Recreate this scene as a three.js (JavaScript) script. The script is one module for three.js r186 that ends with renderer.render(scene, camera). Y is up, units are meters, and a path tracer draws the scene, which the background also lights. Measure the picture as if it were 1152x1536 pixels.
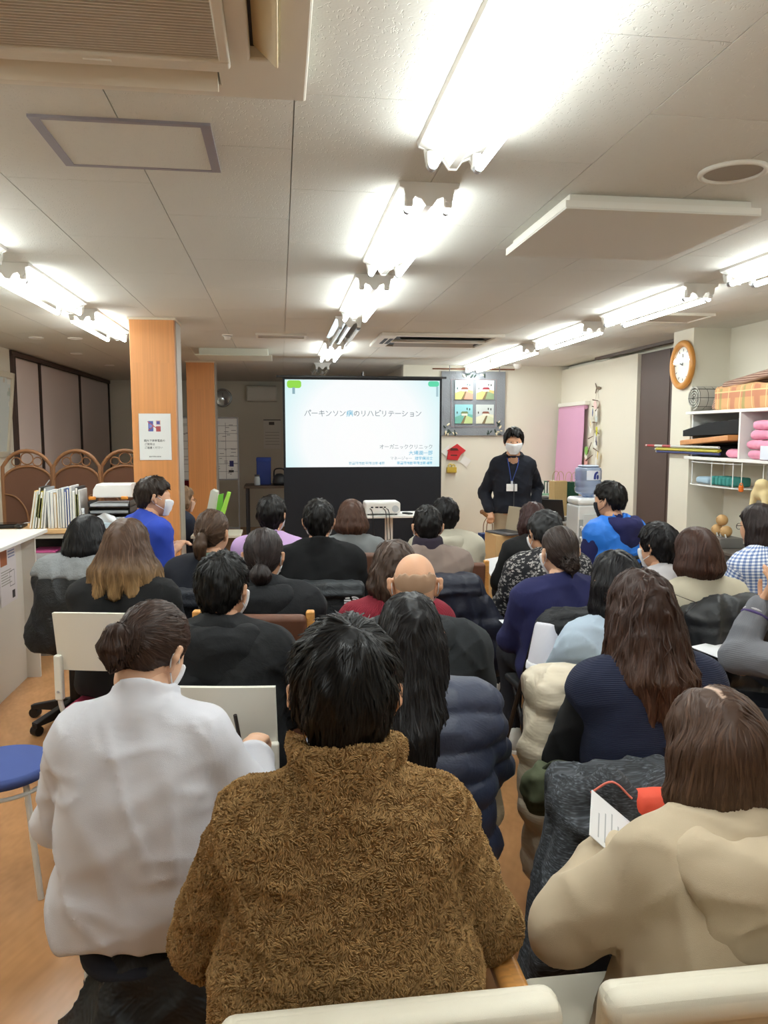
import * as THREE from 'three';
import { RoundedBoxGeometry } from 'three/addons/geometries/RoundedBoxGeometry.js';
import { mergeGeometries } from 'three/addons/utils/BufferGeometryUtils.js';
import { RectAreaLightUniformsLib } from 'three/addons/lights/RectAreaLightUniformsLib.js';
import { createNoise3D } from 'simplex-noise';

// ---------- camera, exposure, sky, light levels ----------
const scene = new THREE.Scene();
const camera = new THREE.PerspectiveCamera(2 * Math.atan(768 / 1152) * 180 / Math.PI, 1152 / 1536, 0.05, 60);
camera.position.set(0, 1.65, 0);
camera.rotation.order = 'YXZ';
camera.rotation.y = -7.65 * Math.PI / 180;
camera.rotation.x = -5.85 * Math.PI / 180;
scene.add(camera);
const renderer = new THREE.WebGLRenderer({ antialias: true });
renderer.toneMapping = THREE.LinearToneMapping;
renderer.toneMappingExposure = 1.12;
renderer.shadowMap.enabled = true;
scene.background = new THREE.Color(0x05060a);          // night outside; the room is closed
RectAreaLightUniformsLib.init();
const TUBE_GLOW = 25.0, PANEL_LIGHT = 7.0, LAMP_COLOR = new THREE.Color(0.93, 1.0, 0.995);

// ---------- small helpers ----------
const PI = Math.PI, V3 = THREE.Vector3, clamp = THREE.MathUtils.clamp, lerp = THREE.MathUtils.lerp;
const v3 = (x, y, z) => new V3(x, y, z);
function rng(seed) { let s = seed >>> 0; return () => { s = (s + 0x6d2b79f5) | 0; let t = Math.imul(s ^ (s >>> 15), 1 | s); t = (t + Math.imul(t ^ (t >>> 7), 61 | t)) ^ t; return ((t ^ (t >>> 14)) >>> 0) / 4294967296; }; }
const noise3 = createNoise3D(rng(11));
const sm = (a, b, x) => { x = clamp((x - a) / (b - a), 0, 1); return x * x * (3 - 2 * x); };
const taken = new Map();
function numbered(name) { const n = taken.get(name) || 0; taken.set(name, n + 1); return n ? name + '_' + String(n).padStart(3, '0') : name; }
function tag(o, label, category, group, kind) { if (label) o.userData.label = label; if (category) o.userData.category = category; if (group) o.userData.group = group; if (kind) o.userData.kind = kind; return o; }
function thing(name, label, category, [x, y, z] = [0, 0, 0], turn = 0, group) {
  const o = new THREE.Group(); o.name = numbered(name); scene.add(o);
  o.position.set(x, y, z); o.rotation.y = turn; return tag(o, label, category, group);
}
function dup(root, pos, turn, label, group) {
  const r = root.clone(); r.name = numbered(root.name.replace(/_\d{3}$/, '')); scene.add(r);
  r.position.set(...pos); r.rotation.y = turn; r.userData = { ...root.userData };
  return tag(r, label, null, group);
}
function plain(g) { // same attributes everywhere so that pieces merge
  let q = g.index ? g.toNonIndexed() : g;
  for (const k of Object.keys(q.attributes)) if (!['position', 'normal', 'uv'].includes(k)) q.deleteAttribute(k);
  if (!q.attributes.uv) q.setAttribute('uv', new THREE.BufferAttribute(new Float32Array(q.attributes.position.count * 2), 2));
  q.morphAttributes = {}; return q;
}
const mg = (list) => { list = [].concat(list); return list.length === 1 ? list[0] : mergeGeometries(list.map(plain)); };
function mesh(name, geo, mat, parent = scene) {
  const m = new THREE.Mesh(Array.isArray(geo) ? mg(geo) : geo, mat); m.castShadow = m.receiveShadow = true;
  m.name = parent === scene ? numbered(name) : name; parent.add(m); return m;
}
function solo(name, geo, mat, label, category, group) { return tag(mesh(name, geo, mat), label, category, group); }
function struct(name, geo, mat, parent = scene, label) { const m = mesh(name, geo, mat, parent); if (parent === scene) m.userData.kind = 'structure'; if (label) m.userData.label = label; return m; }
function boxUV(g) { // uv in metres from the dominant axis
  const q = g.index ? g.toNonIndexed() : g, p = q.attributes.position, n = q.attributes.normal, uv = new Float32Array(p.count * 2);
  for (let i = 0; i < p.count; i++) {
    const ax = Math.abs(n.getX(i)), ay = Math.abs(n.getY(i)), az = Math.abs(n.getZ(i));
    if (ay >= ax && ay >= az) { uv[2 * i] = p.getX(i); uv[2 * i + 1] = p.getZ(i); }
    else if (ax >= az) { uv[2 * i] = p.getZ(i); uv[2 * i + 1] = p.getY(i); }
    else { uv[2 * i] = p.getX(i); uv[2 * i + 1] = p.getY(i); }
  }
  q.setAttribute('uv', new THREE.BufferAttribute(uv, 2)); return q;
}
// box: size, centre, edge radius (0 = sharp)
function bx(w, h, d, x = 0, y = 0, z = 0, r = 0) {
  const g = r > 0 ? new RoundedBoxGeometry(w, h, d, 2, Math.min(r, w / 2.01, h / 2.01, d / 2.01)) : new THREE.BoxGeometry(w, h, d);
  g.translate(x, y, z); return boxUV(g);
}
const box2 = (x0, x1, y0, y1, z0, z1, r = 0) => bx(x1 - x0, y1 - y0, z1 - z0, (x0 + x1) / 2, (y0 + y1) / 2, (z0 + z1) / 2, r);
const arr = (p) => (p.isVector3 ? p : v3(...p));
function tube(pts, r, seg = 0, rad = 8, closed = false) {
  const c = new THREE.CatmullRomCurve3(pts.map(arr), closed, 'catmullrom', 0.5);
  return new THREE.TubeGeometry(c, seg || Math.max(2, (pts.length - 1) * 6), r, rad, closed);
}
function rod(a, b, r1, r2 = r1, n = 12) { // straight round bar with ends
  a = arr(a); b = arr(b); const L = a.distanceTo(b), g = new THREE.CylinderGeometry(r2, r1, L, n);
  g.applyQuaternion(new THREE.Quaternion().setFromUnitVectors(v3(0, 1, 0), b.clone().sub(a).normalize())); const m = a.clone().add(b).multiplyScalar(.5); g.translate(m.x, m.y, m.z); return g;
}
const lathe = (pts, n = 32) => new THREE.LatheGeometry(pts.map((p) => new THREE.Vector2(...p)), n);
function prism(pts, depth, bevel = 0) { // polygon in xy, pushed along +z
  const s = new THREE.Shape(pts.map((p) => new THREE.Vector2(...p)));
  const g = new THREE.ExtrudeGeometry(s, { depth: depth - 2 * bevel, bevelEnabled: bevel > 0, bevelThickness: bevel, bevelSize: bevel, bevelOffset: -bevel, bevelSegments: 2, curveSegments: 10 });
  g.translate(0, 0, bevel); return boxUV(g);
}
const tr = (g, x, y, z, ry = 0, rx = 0, rz = 0) => { if (rx) g.rotateX(rx); if (rz) g.rotateZ(rz); if (ry) g.rotateY(ry); g.translate(x, y, z); return g; };
const ball = (r, x, y, z, sx = 1, sy = 1, sz = 1, n = 16) => { const g = new THREE.SphereGeometry(r, n, Math.ceil(n * .7)); g.scale(sx, sy, sz); g.translate(x, y, z); return g; };

// ---------- textures ----------
function dataTex(n, fn, srgb, m = n) {
  const d = new Uint8Array(n * m * 4);
  for (let y = 0; y < m; y++) for (let x = 0; x < n; x++) { const c = fn(x / n, y / m, x, y), i = (y * n + x) * 4; if (typeof c === 'number') d[i] = d[i + 1] = d[i + 2] = clamp(c, 0, 1) * 255; else { d[i] = clamp(c[0], 0, 1) * 255; d[i + 1] = clamp(c[1], 0, 1) * 255; d[i + 2] = clamp(c[2], 0, 1) * 255; } d[i + 3] = 255; }
  const t = new THREE.DataTexture(d, n, m); t.wrapS = t.wrapT = THREE.RepeatWrapping; t.magFilter = THREE.LinearFilter; t.minFilter = THREE.LinearMipmapLinearFilter; t.generateMipmaps = true;
  if (srgb) t.colorSpace = THREE.SRGBColorSpace; t.needsUpdate = true; return t;
}
// noise that repeats over the unit square
const wrapN = (u, v, f, s = 0) => { const a = u * 2 * PI, b = v * 2 * PI, k = f / (2 * PI); return noise3(Math.cos(a) * k + s, Math.sin(a) * k + Math.cos(b) * k * .9 + s * 1.7, Math.sin(b) * k - s); };
function rep(t, sx, sy = sx) { const c = t.clone(); c.repeat.set(1 / sx, 1 / sy); c.needsUpdate = true; return c; } // one repeat covers sx by sy metres
function canvasTex(w, h, draw) { const c = document.createElement('canvas'); c.width = w; c.height = h; draw(c.getContext('2d'), w, h); const t = new THREE.CanvasTexture(c); t.colorSpace = THREE.SRGBColorSpace; t.magFilter = THREE.LinearFilter; return t; }
const T = {};
T.weave = dataTex(128, (u, v, x, y) => .5 + .25 * Math.sin(x * PI / 4) * Math.sin(y * PI / 4) + .25 * wrapN(u, v, 9));
T.knit = dataTex(128, (u, v) => { const c = (u * 8) % 1, r = (v * 12 + Math.abs(c - .5) * 1.2) % 1; return .25 + .6 * Math.pow(Math.sin(c * PI), .6) * (.6 + .4 * Math.sin(r * PI)); });
T.rib = dataTex(64, (u) => .2 + .8 * Math.pow(Math.abs(Math.sin(u * 4 * PI)), .7));
T.fuzz = dataTex(256, (u, v) => .5 + .3 * wrapN(u, v, 26) + .22 * wrapN(u, v, 60, 3));
T.cloth = dataTex(256, (u, v) => .5 + .3 * wrapN(u, v, 5, 1) + .2 * wrapN(u, v, 14, 2));
T.leather = dataTex(256, (u, v) => .6 + .4 * Math.abs(wrapN(u, v, 40, 4)) - .2 * Math.abs(wrapN(u, v, 80, 5)));
T.plaster = dataTex(256, (u, v) => .5 + .25 * wrapN(u, v, 34, 6) + .25 * wrapN(u, v, 90, 7));
const matCache = new Map();
function M(color, rough = .6, o = {}) {
  const key = JSON.stringify([color, rough, Object.keys(o).map((k) => [k, o[k]?.isTexture ? o[k].uuid : o[k]])]);
  if (!matCache.has(key)) { const p = { color: new THREE.Color(color), roughness: rough, ...o }; matCache.set(key, o.transmission || o.sheen || o.clearcoat ? new THREE.MeshPhysicalMaterial(p) : new THREE.MeshStandardMaterial(p)); }
  return matCache.get(key);
}
const fabric = (color, kind = 'weave', size = .03, bump = .0012, rough = .9) => M(color, rough, { bumpMap: texAt(kind, size), bumpScale: bump });
const texMemo = new Map();
function texAt(kind, sx, sy = sx) { const k = kind + sx + '/' + sy; if (!texMemo.has(k)) texMemo.set(k, rep(T[kind], sx, sy)); return texMemo.get(k); }
// ---------- distance fields and their meshes ----------
const smin = (a, b, k) => { const h = Math.max(k - Math.abs(a - b), 0) / k; return Math.min(a, b) - h * h * k * .25; };
const smax = (a, b, k) => -smin(-a, -b, k);
function cone(a, b, r1, r2 = r1) { // tapered capsule
  const ax = a.x, ay = a.y, az = a.z, dx = b.x - ax, dy = b.y - ay, dz = b.z - az, L = dx * dx + dy * dy + dz * dz || 1e-9;
  return (x, y, z) => { const px = x - ax, py = y - ay, pz = z - az; let h = (px * dx + py * dy + pz * dz) / L; h = h < 0 ? 0 : h > 1 ? 1 : h; const qx = px - dx * h, qy = py - dy * h, qz = pz - dz * h; return Math.sqrt(qx * qx + qy * qy + qz * qz) - (r1 + (r2 - r1) * h); };
}
function ell(cx, cy, cz, rx, ry, rz) {
  return (x, y, z) => { const a = (x - cx) / rx, b = (y - cy) / ry, c = (z - cz) / rz, k0 = Math.sqrt(a * a + b * b + c * c); if (k0 < 1e-6) return -Math.min(rx, ry, rz); const e = a / rx, f = b / ry, g = c / rz; return k0 * (k0 - 1) / Math.sqrt(e * e + f * f + g * g); };
}
function union(list, k) { return (x, y, z) => { let d = list[0](x, y, z); for (let i = 1; i < list.length; i++) d = smin(d, list[i](x, y, z), k); return d; }; }
// naive surface nets on a box, with blocks far from the surface skipped
function nets(f, lo, hi, c, slack = 0) {
  const nx = Math.ceil((hi.x - lo.x) / c) + 2, ny = Math.ceil((hi.y - lo.y) / c) + 2, nz = Math.ceil((hi.z - lo.z) / c) + 2, B = 6;
  const X = (i) => lo.x + (i - .5) * c, Y = (j) => lo.y + (j - .5) * c, Z = (k) => lo.z + (k - .5) * c, val = new Float32Array(nx * ny * nz), R = B * c * .9 + slack;
  for (let k0 = 0; k0 < nz; k0 += B) for (let j0 = 0; j0 < ny; j0 += B) for (let i0 = 0; i0 < nx; i0 += B) {
    const d = f(X(i0 + (B - 1) / 2), Y(j0 + (B - 1) / 2), Z(k0 + (B - 1) / 2)), far = Math.abs(d) > R;
    for (let k = k0; k < Math.min(nz, k0 + B); k++) for (let j = j0; j < Math.min(ny, j0 + B); j++) for (let i = i0; i < Math.min(nx, i0 + B); i++) val[(k * ny + j) * nx + i] = far ? d : f(X(i), Y(j), Z(k));
  }
  const at = new Int32Array(nx * ny * nz).fill(-1), pos = [], idx = [];
  const ed = [[0, 1], [0, 2], [0, 4], [1, 3], [1, 5], [2, 3], [2, 6], [3, 7], [4, 5], [4, 6], [5, 7], [6, 7]], g = new Float32Array(8);
  for (let k = 0; k < nz - 1; k++) for (let j = 0; j < ny - 1; j++) for (let i = 0; i < nx - 1; i++) {
    const b = (k * ny + j) * nx + i; let m = 0;
    for (let q = 0; q < 8; q++) { const v = val[b + (q & 1) + ((q >> 1) & 1) * nx + (q >> 2) * nx * ny]; g[q] = v; if (v < 0) m |= 1 << q; }
    if (m === 0 || m === 255) continue;
    let sx = 0, sy = 0, sz = 0, n = 0;
    for (const [a, e] of ed) { if (((m >> a) & 1) === ((m >> e) & 1)) continue; const t = g[a] / (g[a] - g[e]); sx += (a & 1) + t * ((e & 1) - (a & 1)); sy += ((a >> 1) & 1) + t * (((e >> 1) & 1) - ((a >> 1) & 1)); sz += (a >> 2) + t * ((e >> 2) - (a >> 2)); n++; }
    at[b] = pos.length / 3; pos.push(X(i) + sx / n * c, Y(j) + sy / n * c, Z(k) + sz / n * c);
  }
  const quad = (a, b, c2, d, flip) => { if (a < 0 || b < 0 || c2 < 0 || d < 0) return; if (flip) idx.push(a, c2, b, a, d, c2); else idx.push(a, b, c2, a, c2, d); };
  const sX = 1, sY = nx, sZ = nx * ny;
  for (let k = 1; k < nz - 1; k++) for (let j = 1; j < ny - 1; j++) for (let i = 1; i < nx - 1; i++) {
    const b = (k * ny + j) * nx + i, s = val[b] < 0;
    if (s !== (val[b + sX] < 0)) quad(at[b - sY - sZ], at[b - sZ], at[b], at[b - sY], !s);
    if (s !== (val[b + sY] < 0)) quad(at[b - sX - sZ], at[b - sX], at[b], at[b - sZ], !s);
    if (s !== (val[b + sZ] < 0)) quad(at[b - sX - sY], at[b - sY], at[b], at[b - sX], !s);
  }
  const G = new THREE.BufferGeometry(); G.setAttribute('position', new THREE.BufferAttribute(new Float32Array(pos), 3)); G.setIndex(idx); G.computeVertexNormals(); return G;
}
// uv in metres: each triangle is unrolled round the bone nearest to it
function boneUV(G, bones) {
  const q = G.toNonIndexed(), p = q.attributes.position, uv = new Float32Array(p.count * 2), fr = bones.map(([a, b, U = .05]) => { const ref = v3(0, 0, -1); const ax = b.clone().sub(a), L = ax.length(); ax.normalize(); const r = ref.clone().addScaledVector(ax, -ax.dot(ref)).normalize(); return { a, ax, L, r, U, s: v3().crossVectors(ax, r) }; });
  const t = v3(), m = v3();
  for (let i = 0; i < p.count; i += 3) {
    m.set(0, 0, 0); for (let j = 0; j < 3; j++) m.add(t.fromBufferAttribute(p, i + j)); m.multiplyScalar(1 / 3);
    let best = null, bd = 1e9; for (const f of fr) { t.copy(m).sub(f.a); const h = clamp(t.dot(f.ax), 0, f.L); const d = t.addScaledVector(f.ax, -h).length() / f.U; if (d < bd) { bd = d; best = f; } }
    const ang = (v) => { t.copy(v).sub(best.a); return Math.atan2(t.dot(best.s), t.dot(best.r)); }, am = ang(m), w = v3();
    for (let j = 0; j < 3; j++) { w.fromBufferAttribute(p, i + j); let a = ang(w); if (a - am > PI) a -= 2 * PI; if (a - am < -PI) a += 2 * PI; t.copy(w).sub(best.a); uv[2 * (i + j)] = a * best.U; uv[2 * (i + j) + 1] = t.dot(best.ax); }
  }
  q.setAttribute('uv', new THREE.BufferAttribute(uv, 2)); return q;
}
const bounds = (pts, pad) => { const lo = v3(1e9, 1e9, 1e9), hi = v3(-1e9, -1e9, -1e9); for (const p of pts) { lo.min(p); hi.max(p); } return [lo.subScalar(pad), hi.addScalar(pad)]; };
// ---------- people ----------
const SKIN = M('#cf9d7c', .55), SKIN_PALE = M('#d8ab8c', .55), EYE_WHITE = M('#f2efea', .25), EYE_DARK = M('#1b120d', .15), MASK = M('#eef1f4', .85, { bumpMap: texAt('weave', .02), bumpScale: .0005 });
const earF = (s) => union([cone(v3(s * .079, .02, .01), v3(s * .094, .016, .026), .008, .007), cone(v3(s * .095, .022, .026), v3(s * .093, -.006, .03), .008, .007), cone(v3(s * .093, -.006, .03), v3(s * .081, -.036, .012), .008, .008), cone(v3(s * .078, .012, .01), v3(s * .077, -.028, .01), .008, .007)], .012);
const headF = (() => {
  const skull = union([ell(0, .022, .016, .076, .094, .096), ell(0, -.05, -.034, .057, .07, .058), ell(0, -.02, -.05, .062, .06, .05)], .05), neck = cone(v3(0, -.05, .03), v3(0, -.085, .035), .052, .05);
  const nose = union([cone(v3(0, .004, -.09), v3(0, -.034, -.112), .007, .011), cone(v3(.011, -.037, -.1), v3(-.011, -.037, -.1), .008)], .012), sock = [ell(.031, .0, -.104, .019, .0085, .017), ell(-.031, .0, -.104, .019, .0085, .017)];
  const lips = union([cone(v3(-.02, -.071, -.091), v3(0, -.068, -.1), .005, .0065), cone(v3(0, -.068, -.1), v3(.02, -.071, -.091), .0065, .005), cone(v3(-.015, -.08, -.091), v3(.015, -.08, -.091), .006)], .008), chin = ell(0, -.108, -.07, .022, .016, .02), brow = cone(v3(-.042, .02, -.083), v3(.042, .02, -.083), .009), eL = earF(1), eR = earF(-1);
  return (x, y, z) => { let d = smin(skull(x, y, z), neck(x, y, z), .04); d = smin(d, brow(x, y, z), .02); d = smin(d, chin(x, y, z), .03); d = smax(d, -sock[0](x, y, z), .014); d = smax(d, -sock[1](x, y, z), .014); d = smin(d, nose(x, y, z), .012); d = smin(d, lips(x, y, z), .006); return smin(d, smin(eL(x, y, z), eR(x, y, z), .001), .008); };
})();
const headGeo = { fine: nets(headF, v3(-.11, -.15, -.135), v3(.11, .13, .125), .0055), far: nets(headF, v3(-.11, -.15, -.135), v3(.11, .13, .125), .0085) };
const eyeGeo = new THREE.SphereGeometry(.0115, 12, 8), irisGeo = (() => { const g = new THREE.SphereGeometry(.0118, 12, 5, 0, 2 * PI, 0, .55); g.rotateX(-PI / 2); return g; })();
const browGeo = (s) => tube([[s * .016, .018, -.0945], [s * .03, .023, -.0925], [s * .047, .018, -.0815]], .0032, 6, 5);
// right hand, wrist at the origin, fingers along -z, palm facing down, thumb on the -x side
function handGeo(curl, cell) {
  const parts = [cone(v3(-.018, 0, -.02), v3(-.022, 0, -.078), .013, .012), cone(v3(0, .001, -.01), v3(-.003, .002, -.082), .015, .012), cone(v3(.016, 0, -.018), v3(.018, 0, -.078), .013, .011), cone(v3(0, 0, .02), v3(0, 0, -.02), .022, .02)];
  const chains = [[-.024, .04, .025, .02, .0085], [-.008, .044, .028, .021, .0088], [.008, .041, .026, .02, .0085], [.022, .032, .02, .018, .0075]], fs = [];
  for (const [x, a, b, c, r] of chains) { let p = v3(x, 0, -.08), th = curl * .55; for (const L of [a, b, c]) { const q = p.clone().add(v3(x * .12 * L, -Math.sin(th) * L, -Math.cos(th) * L)); fs.push(cone(p, q, r, r * .92)); p = q; th += curl * .8; } }
  let p = v3(-.02, -.004, -.015), dirs = [v3(-.55, -.35 - curl * .2, -.6), v3(-.2, -.3 - curl * .3, -.85), v3(.1 + curl * .3, -.3, -.9)]; [.04, .03, .025].forEach((L, i) => { const q = p.clone().addScaledVector(dirs[i].normalize(), L); fs.push(cone(p, q, i ? .0095 : .013, .009)); p = q; });
  const palm = union(parts, .02); const f = (x, y, z) => { let d = palm(x, y, z), e = 1e9; for (const g of fs) e = smin(e, g(x, y, z), .004); return smin(d, e, .006); };
  return nets(f, v3(-.08, -.12, -.2), v3(.05, .035, .05), cell);
}
const hands = { relaxed: handGeo(.55, .0068), grip: handGeo(1.35, .0068) };
const HAND_M = (wrist, dir, up, side) => { const z = dir.clone().negate().normalize(), x = v3().crossVectors(up, z).normalize(), y = v3().crossVectors(z, x); const m = new THREE.Matrix4().makeBasis(x, y, z); m.multiply(new THREE.Matrix4().makeScale(side, 1, 1)); m.setPosition(wrist); return m; };
function put(g, m) { const q = g.clone(); q.applyMatrix4(m); if (m.determinant() < 0) { const i = q.index.array; for (let k = 0; k < i.length; k += 3) { const t = i[k]; i[k] = i[k + 1]; i[k + 1] = t; } } return q; }
function elbow(S, W, L1, L2, pole) {
  const d = W.clone().sub(S); let L = d.length(); const mx = (L1 + L2) * .995; if (L > mx) { W.copy(S).addScaledVector(d, mx / L); d.copy(W).sub(S); L = mx; }
  const n = d.clone().normalize(), a = (L1 * L1 - L2 * L2 + L * L) / (2 * L), h = Math.sqrt(Math.max(0, L1 * L1 - a * a)), pp = pole.clone().addScaledVector(n, -pole.dot(n)).normalize();
  return S.clone().addScaledVector(n, a).addScaledVector(pp, h);
}
function skeleton(s) {
  const seat = s.seat ?? .44, hs = s.hs ?? .94, lean = s.lean ?? .08, w = s.w ?? .165, hp = s.look ?? .05, hy = s.turn ?? 0, hr = s.tilt ?? 0, hipY = s.stand ? .92 : seat + .1, T = s.top - (s.hairTop ?? .02);
  const Ls = (T - .265 * hs - hipY) / Math.cos(lean), sl = s.slouch ?? .02, k = clamp(Ls / .47, .86, 1.08);
  const spine = (t, x = 0, z = 0) => { const zz = z + sl * Math.sin(PI * clamp(t, 0, 1)), y = t * Ls; return v3(x, hipY + y * Math.cos(lean) + zz * Math.sin(lean), -y * Math.sin(lean) + zz * Math.cos(lean)); };
  const N = spine(1), hd = new THREE.Matrix4().makeRotationFromEuler(new THREE.Euler(-hp, -hy, -hr, 'YXZ')), off = v3(0, .15 * hs, -.028).applyEuler(new THREE.Euler(-(hp * .55 + lean * .5), 0, 0)), Hc = N.clone().add(off);
  hd.multiply(new THREE.Matrix4().makeScale(hs, hs, hs)); hd.setPosition(Hc);
  const arm = (sd) => {
    const S = spine(.825, sd * w, .008), h = (sd > 0 ? s.handR : s.handL) ?? s.hands ?? [.1, seat + .2 + (s.stand ? .4 : 0), -.3], W = v3(sd * h[0], h[1], h[2]), pole = (sd > 0 ? s.poleR : s.poleL) ?? [.7, -.5, .8], E = elbow(S, W, .285 * k, .25 * k, v3(sd * pole[0], pole[1], pole[2]));
    return { S, E, W, dir: W.clone().sub(E).normalize() };
  };
  const leg = (sd) => s.stand ? { h: v3(sd * .09, hipY - .03, .0), k: v3(sd * .1, .49, -.02), a: v3(sd * .11, .09, .02) } : { h: v3(sd * .085, hipY - .01, -.02), k: v3(sd * (.1 + (s.spread ?? .02)), seat + .07, -.44 * k), a: v3(sd * (.1 + (s.spread ?? .02)), .1, -(s.feet ?? .4) * k) };
  return { seat, hipY, Ls, w, spine, N, Hc, hd, hs, k, lean, arms: [arm(1), arm(-1)], legs: [leg(1), leg(-1)], stand: s.stand };
}
function torsoPrims(K, e) {
  const { spine: S, w, k } = K, o = (w - .165) * .7;
  return [cone(S(0, -.085 - o), S(0, .085 + o), .105 + e), cone(S(.1, -.06 - o), S(.5, -.065 - o), .1 + e, .1 + e), cone(S(.1, .06 + o), S(.5, .065 + o), .1 + e, .1 + e), cone(S(.45, -.066 - o), S(.72, -.08 - o, .005), .1 + e, .094 + e), cone(S(.45, .066 + o), S(.72, .08 + o, .005), .1 + e, .094 + e),
    cone(S(.835, -w + .012, .006), S(.835, w - .012, .006), .054 + e * .9), cone(S(1.0, .0, .016), S(.87, w * .85, .01), .05 + e * .55, .046 + e * .8), cone(S(1.0, .0, .016), S(.87, -w * .85, .01), .05 + e * .55, .046 + e * .8)];
}
const armPrims = (A, e, cuff = 1) => { const W = A.E.clone().lerp(A.W, cuff); return [cone(A.S, A.E, .05 + e, .041 + e), cone(A.E, W, .041 + e, .031 + e * .9)]; };
const legPrims = (L, e, K) => [cone(L.h, L.k, .083 + e, .06 + e), cone(L.k, L.a, .058 + e, .042 + e)];
function bodyMesh(K, s, root) {
  const prims = [...torsoPrims(K, -.012), ...K.legs.flatMap((l) => legPrims(l, -.012, K)), cone(K.N, K.Hc.clone().add(v3(0, -.03, .02)), .054, .052)], armsP = K.arms.flatMap((a) => armPrims(a, -.008));
  const feet = K.legs.map((l) => cone(l.a.clone().add(v3(0, -.055, .02)), l.a.clone().add(v3(0, -.065, -.13)), .035, .03));
  const f1 = union(prims, .05), f2 = union(armsP, .02), f3 = union(feet, .01), f = (x, y, z) => smin(smin(f1(x, y, z), f2(x, y, z), .03), f3(x, y, z), .02);
  const [lo, hi] = bounds([K.N, K.Hc, v3(-.2, 0, .12), v3(.2, 0, .12), ...K.arms.flatMap((a) => [a.S, a.E, a.W]), ...K.legs.flatMap((l) => [l.h, l.k, l.a.clone().add(v3(0, -.05, -.15))])], .1);
  const g = [nets(f, lo, hi, s.near ? .026 : .032)], geoHead = s.near ? headGeo.fine : headGeo.far; g.push(put(geoHead, K.hd));
  K.arms.forEach((A, i) => { const side = i ? -1 : 1, hk = (i ? s.gripL : s.gripR) ? hands.grip : hands.relaxed, up = ((i ? s.palmL : s.palmR) || [0, 1, 0]); const d = (i ? s.fingL : s.fingR); g.push(put(hk, HAND_M(A.W, d ? v3(...d) : A.dir.clone().add(v3(0, -.1, -.2)).normalize(), v3(...up), side))); });
  const m = mesh('body', g.map((q) => plain(q)), s.skin || SKIN, root);
  for (const sd of [1, -1]) { const e = mesh('eye', eyeGeo, EYE_WHITE, root); e.applyMatrix4(K.hd.clone().multiply(new THREE.Matrix4().makeTranslation(sd * .031, .0, -.0815))); const ir = mesh('iris', irisGeo, EYE_DARK, e); ir.position.set(0, 0, 0); }
  return m;
}
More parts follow.
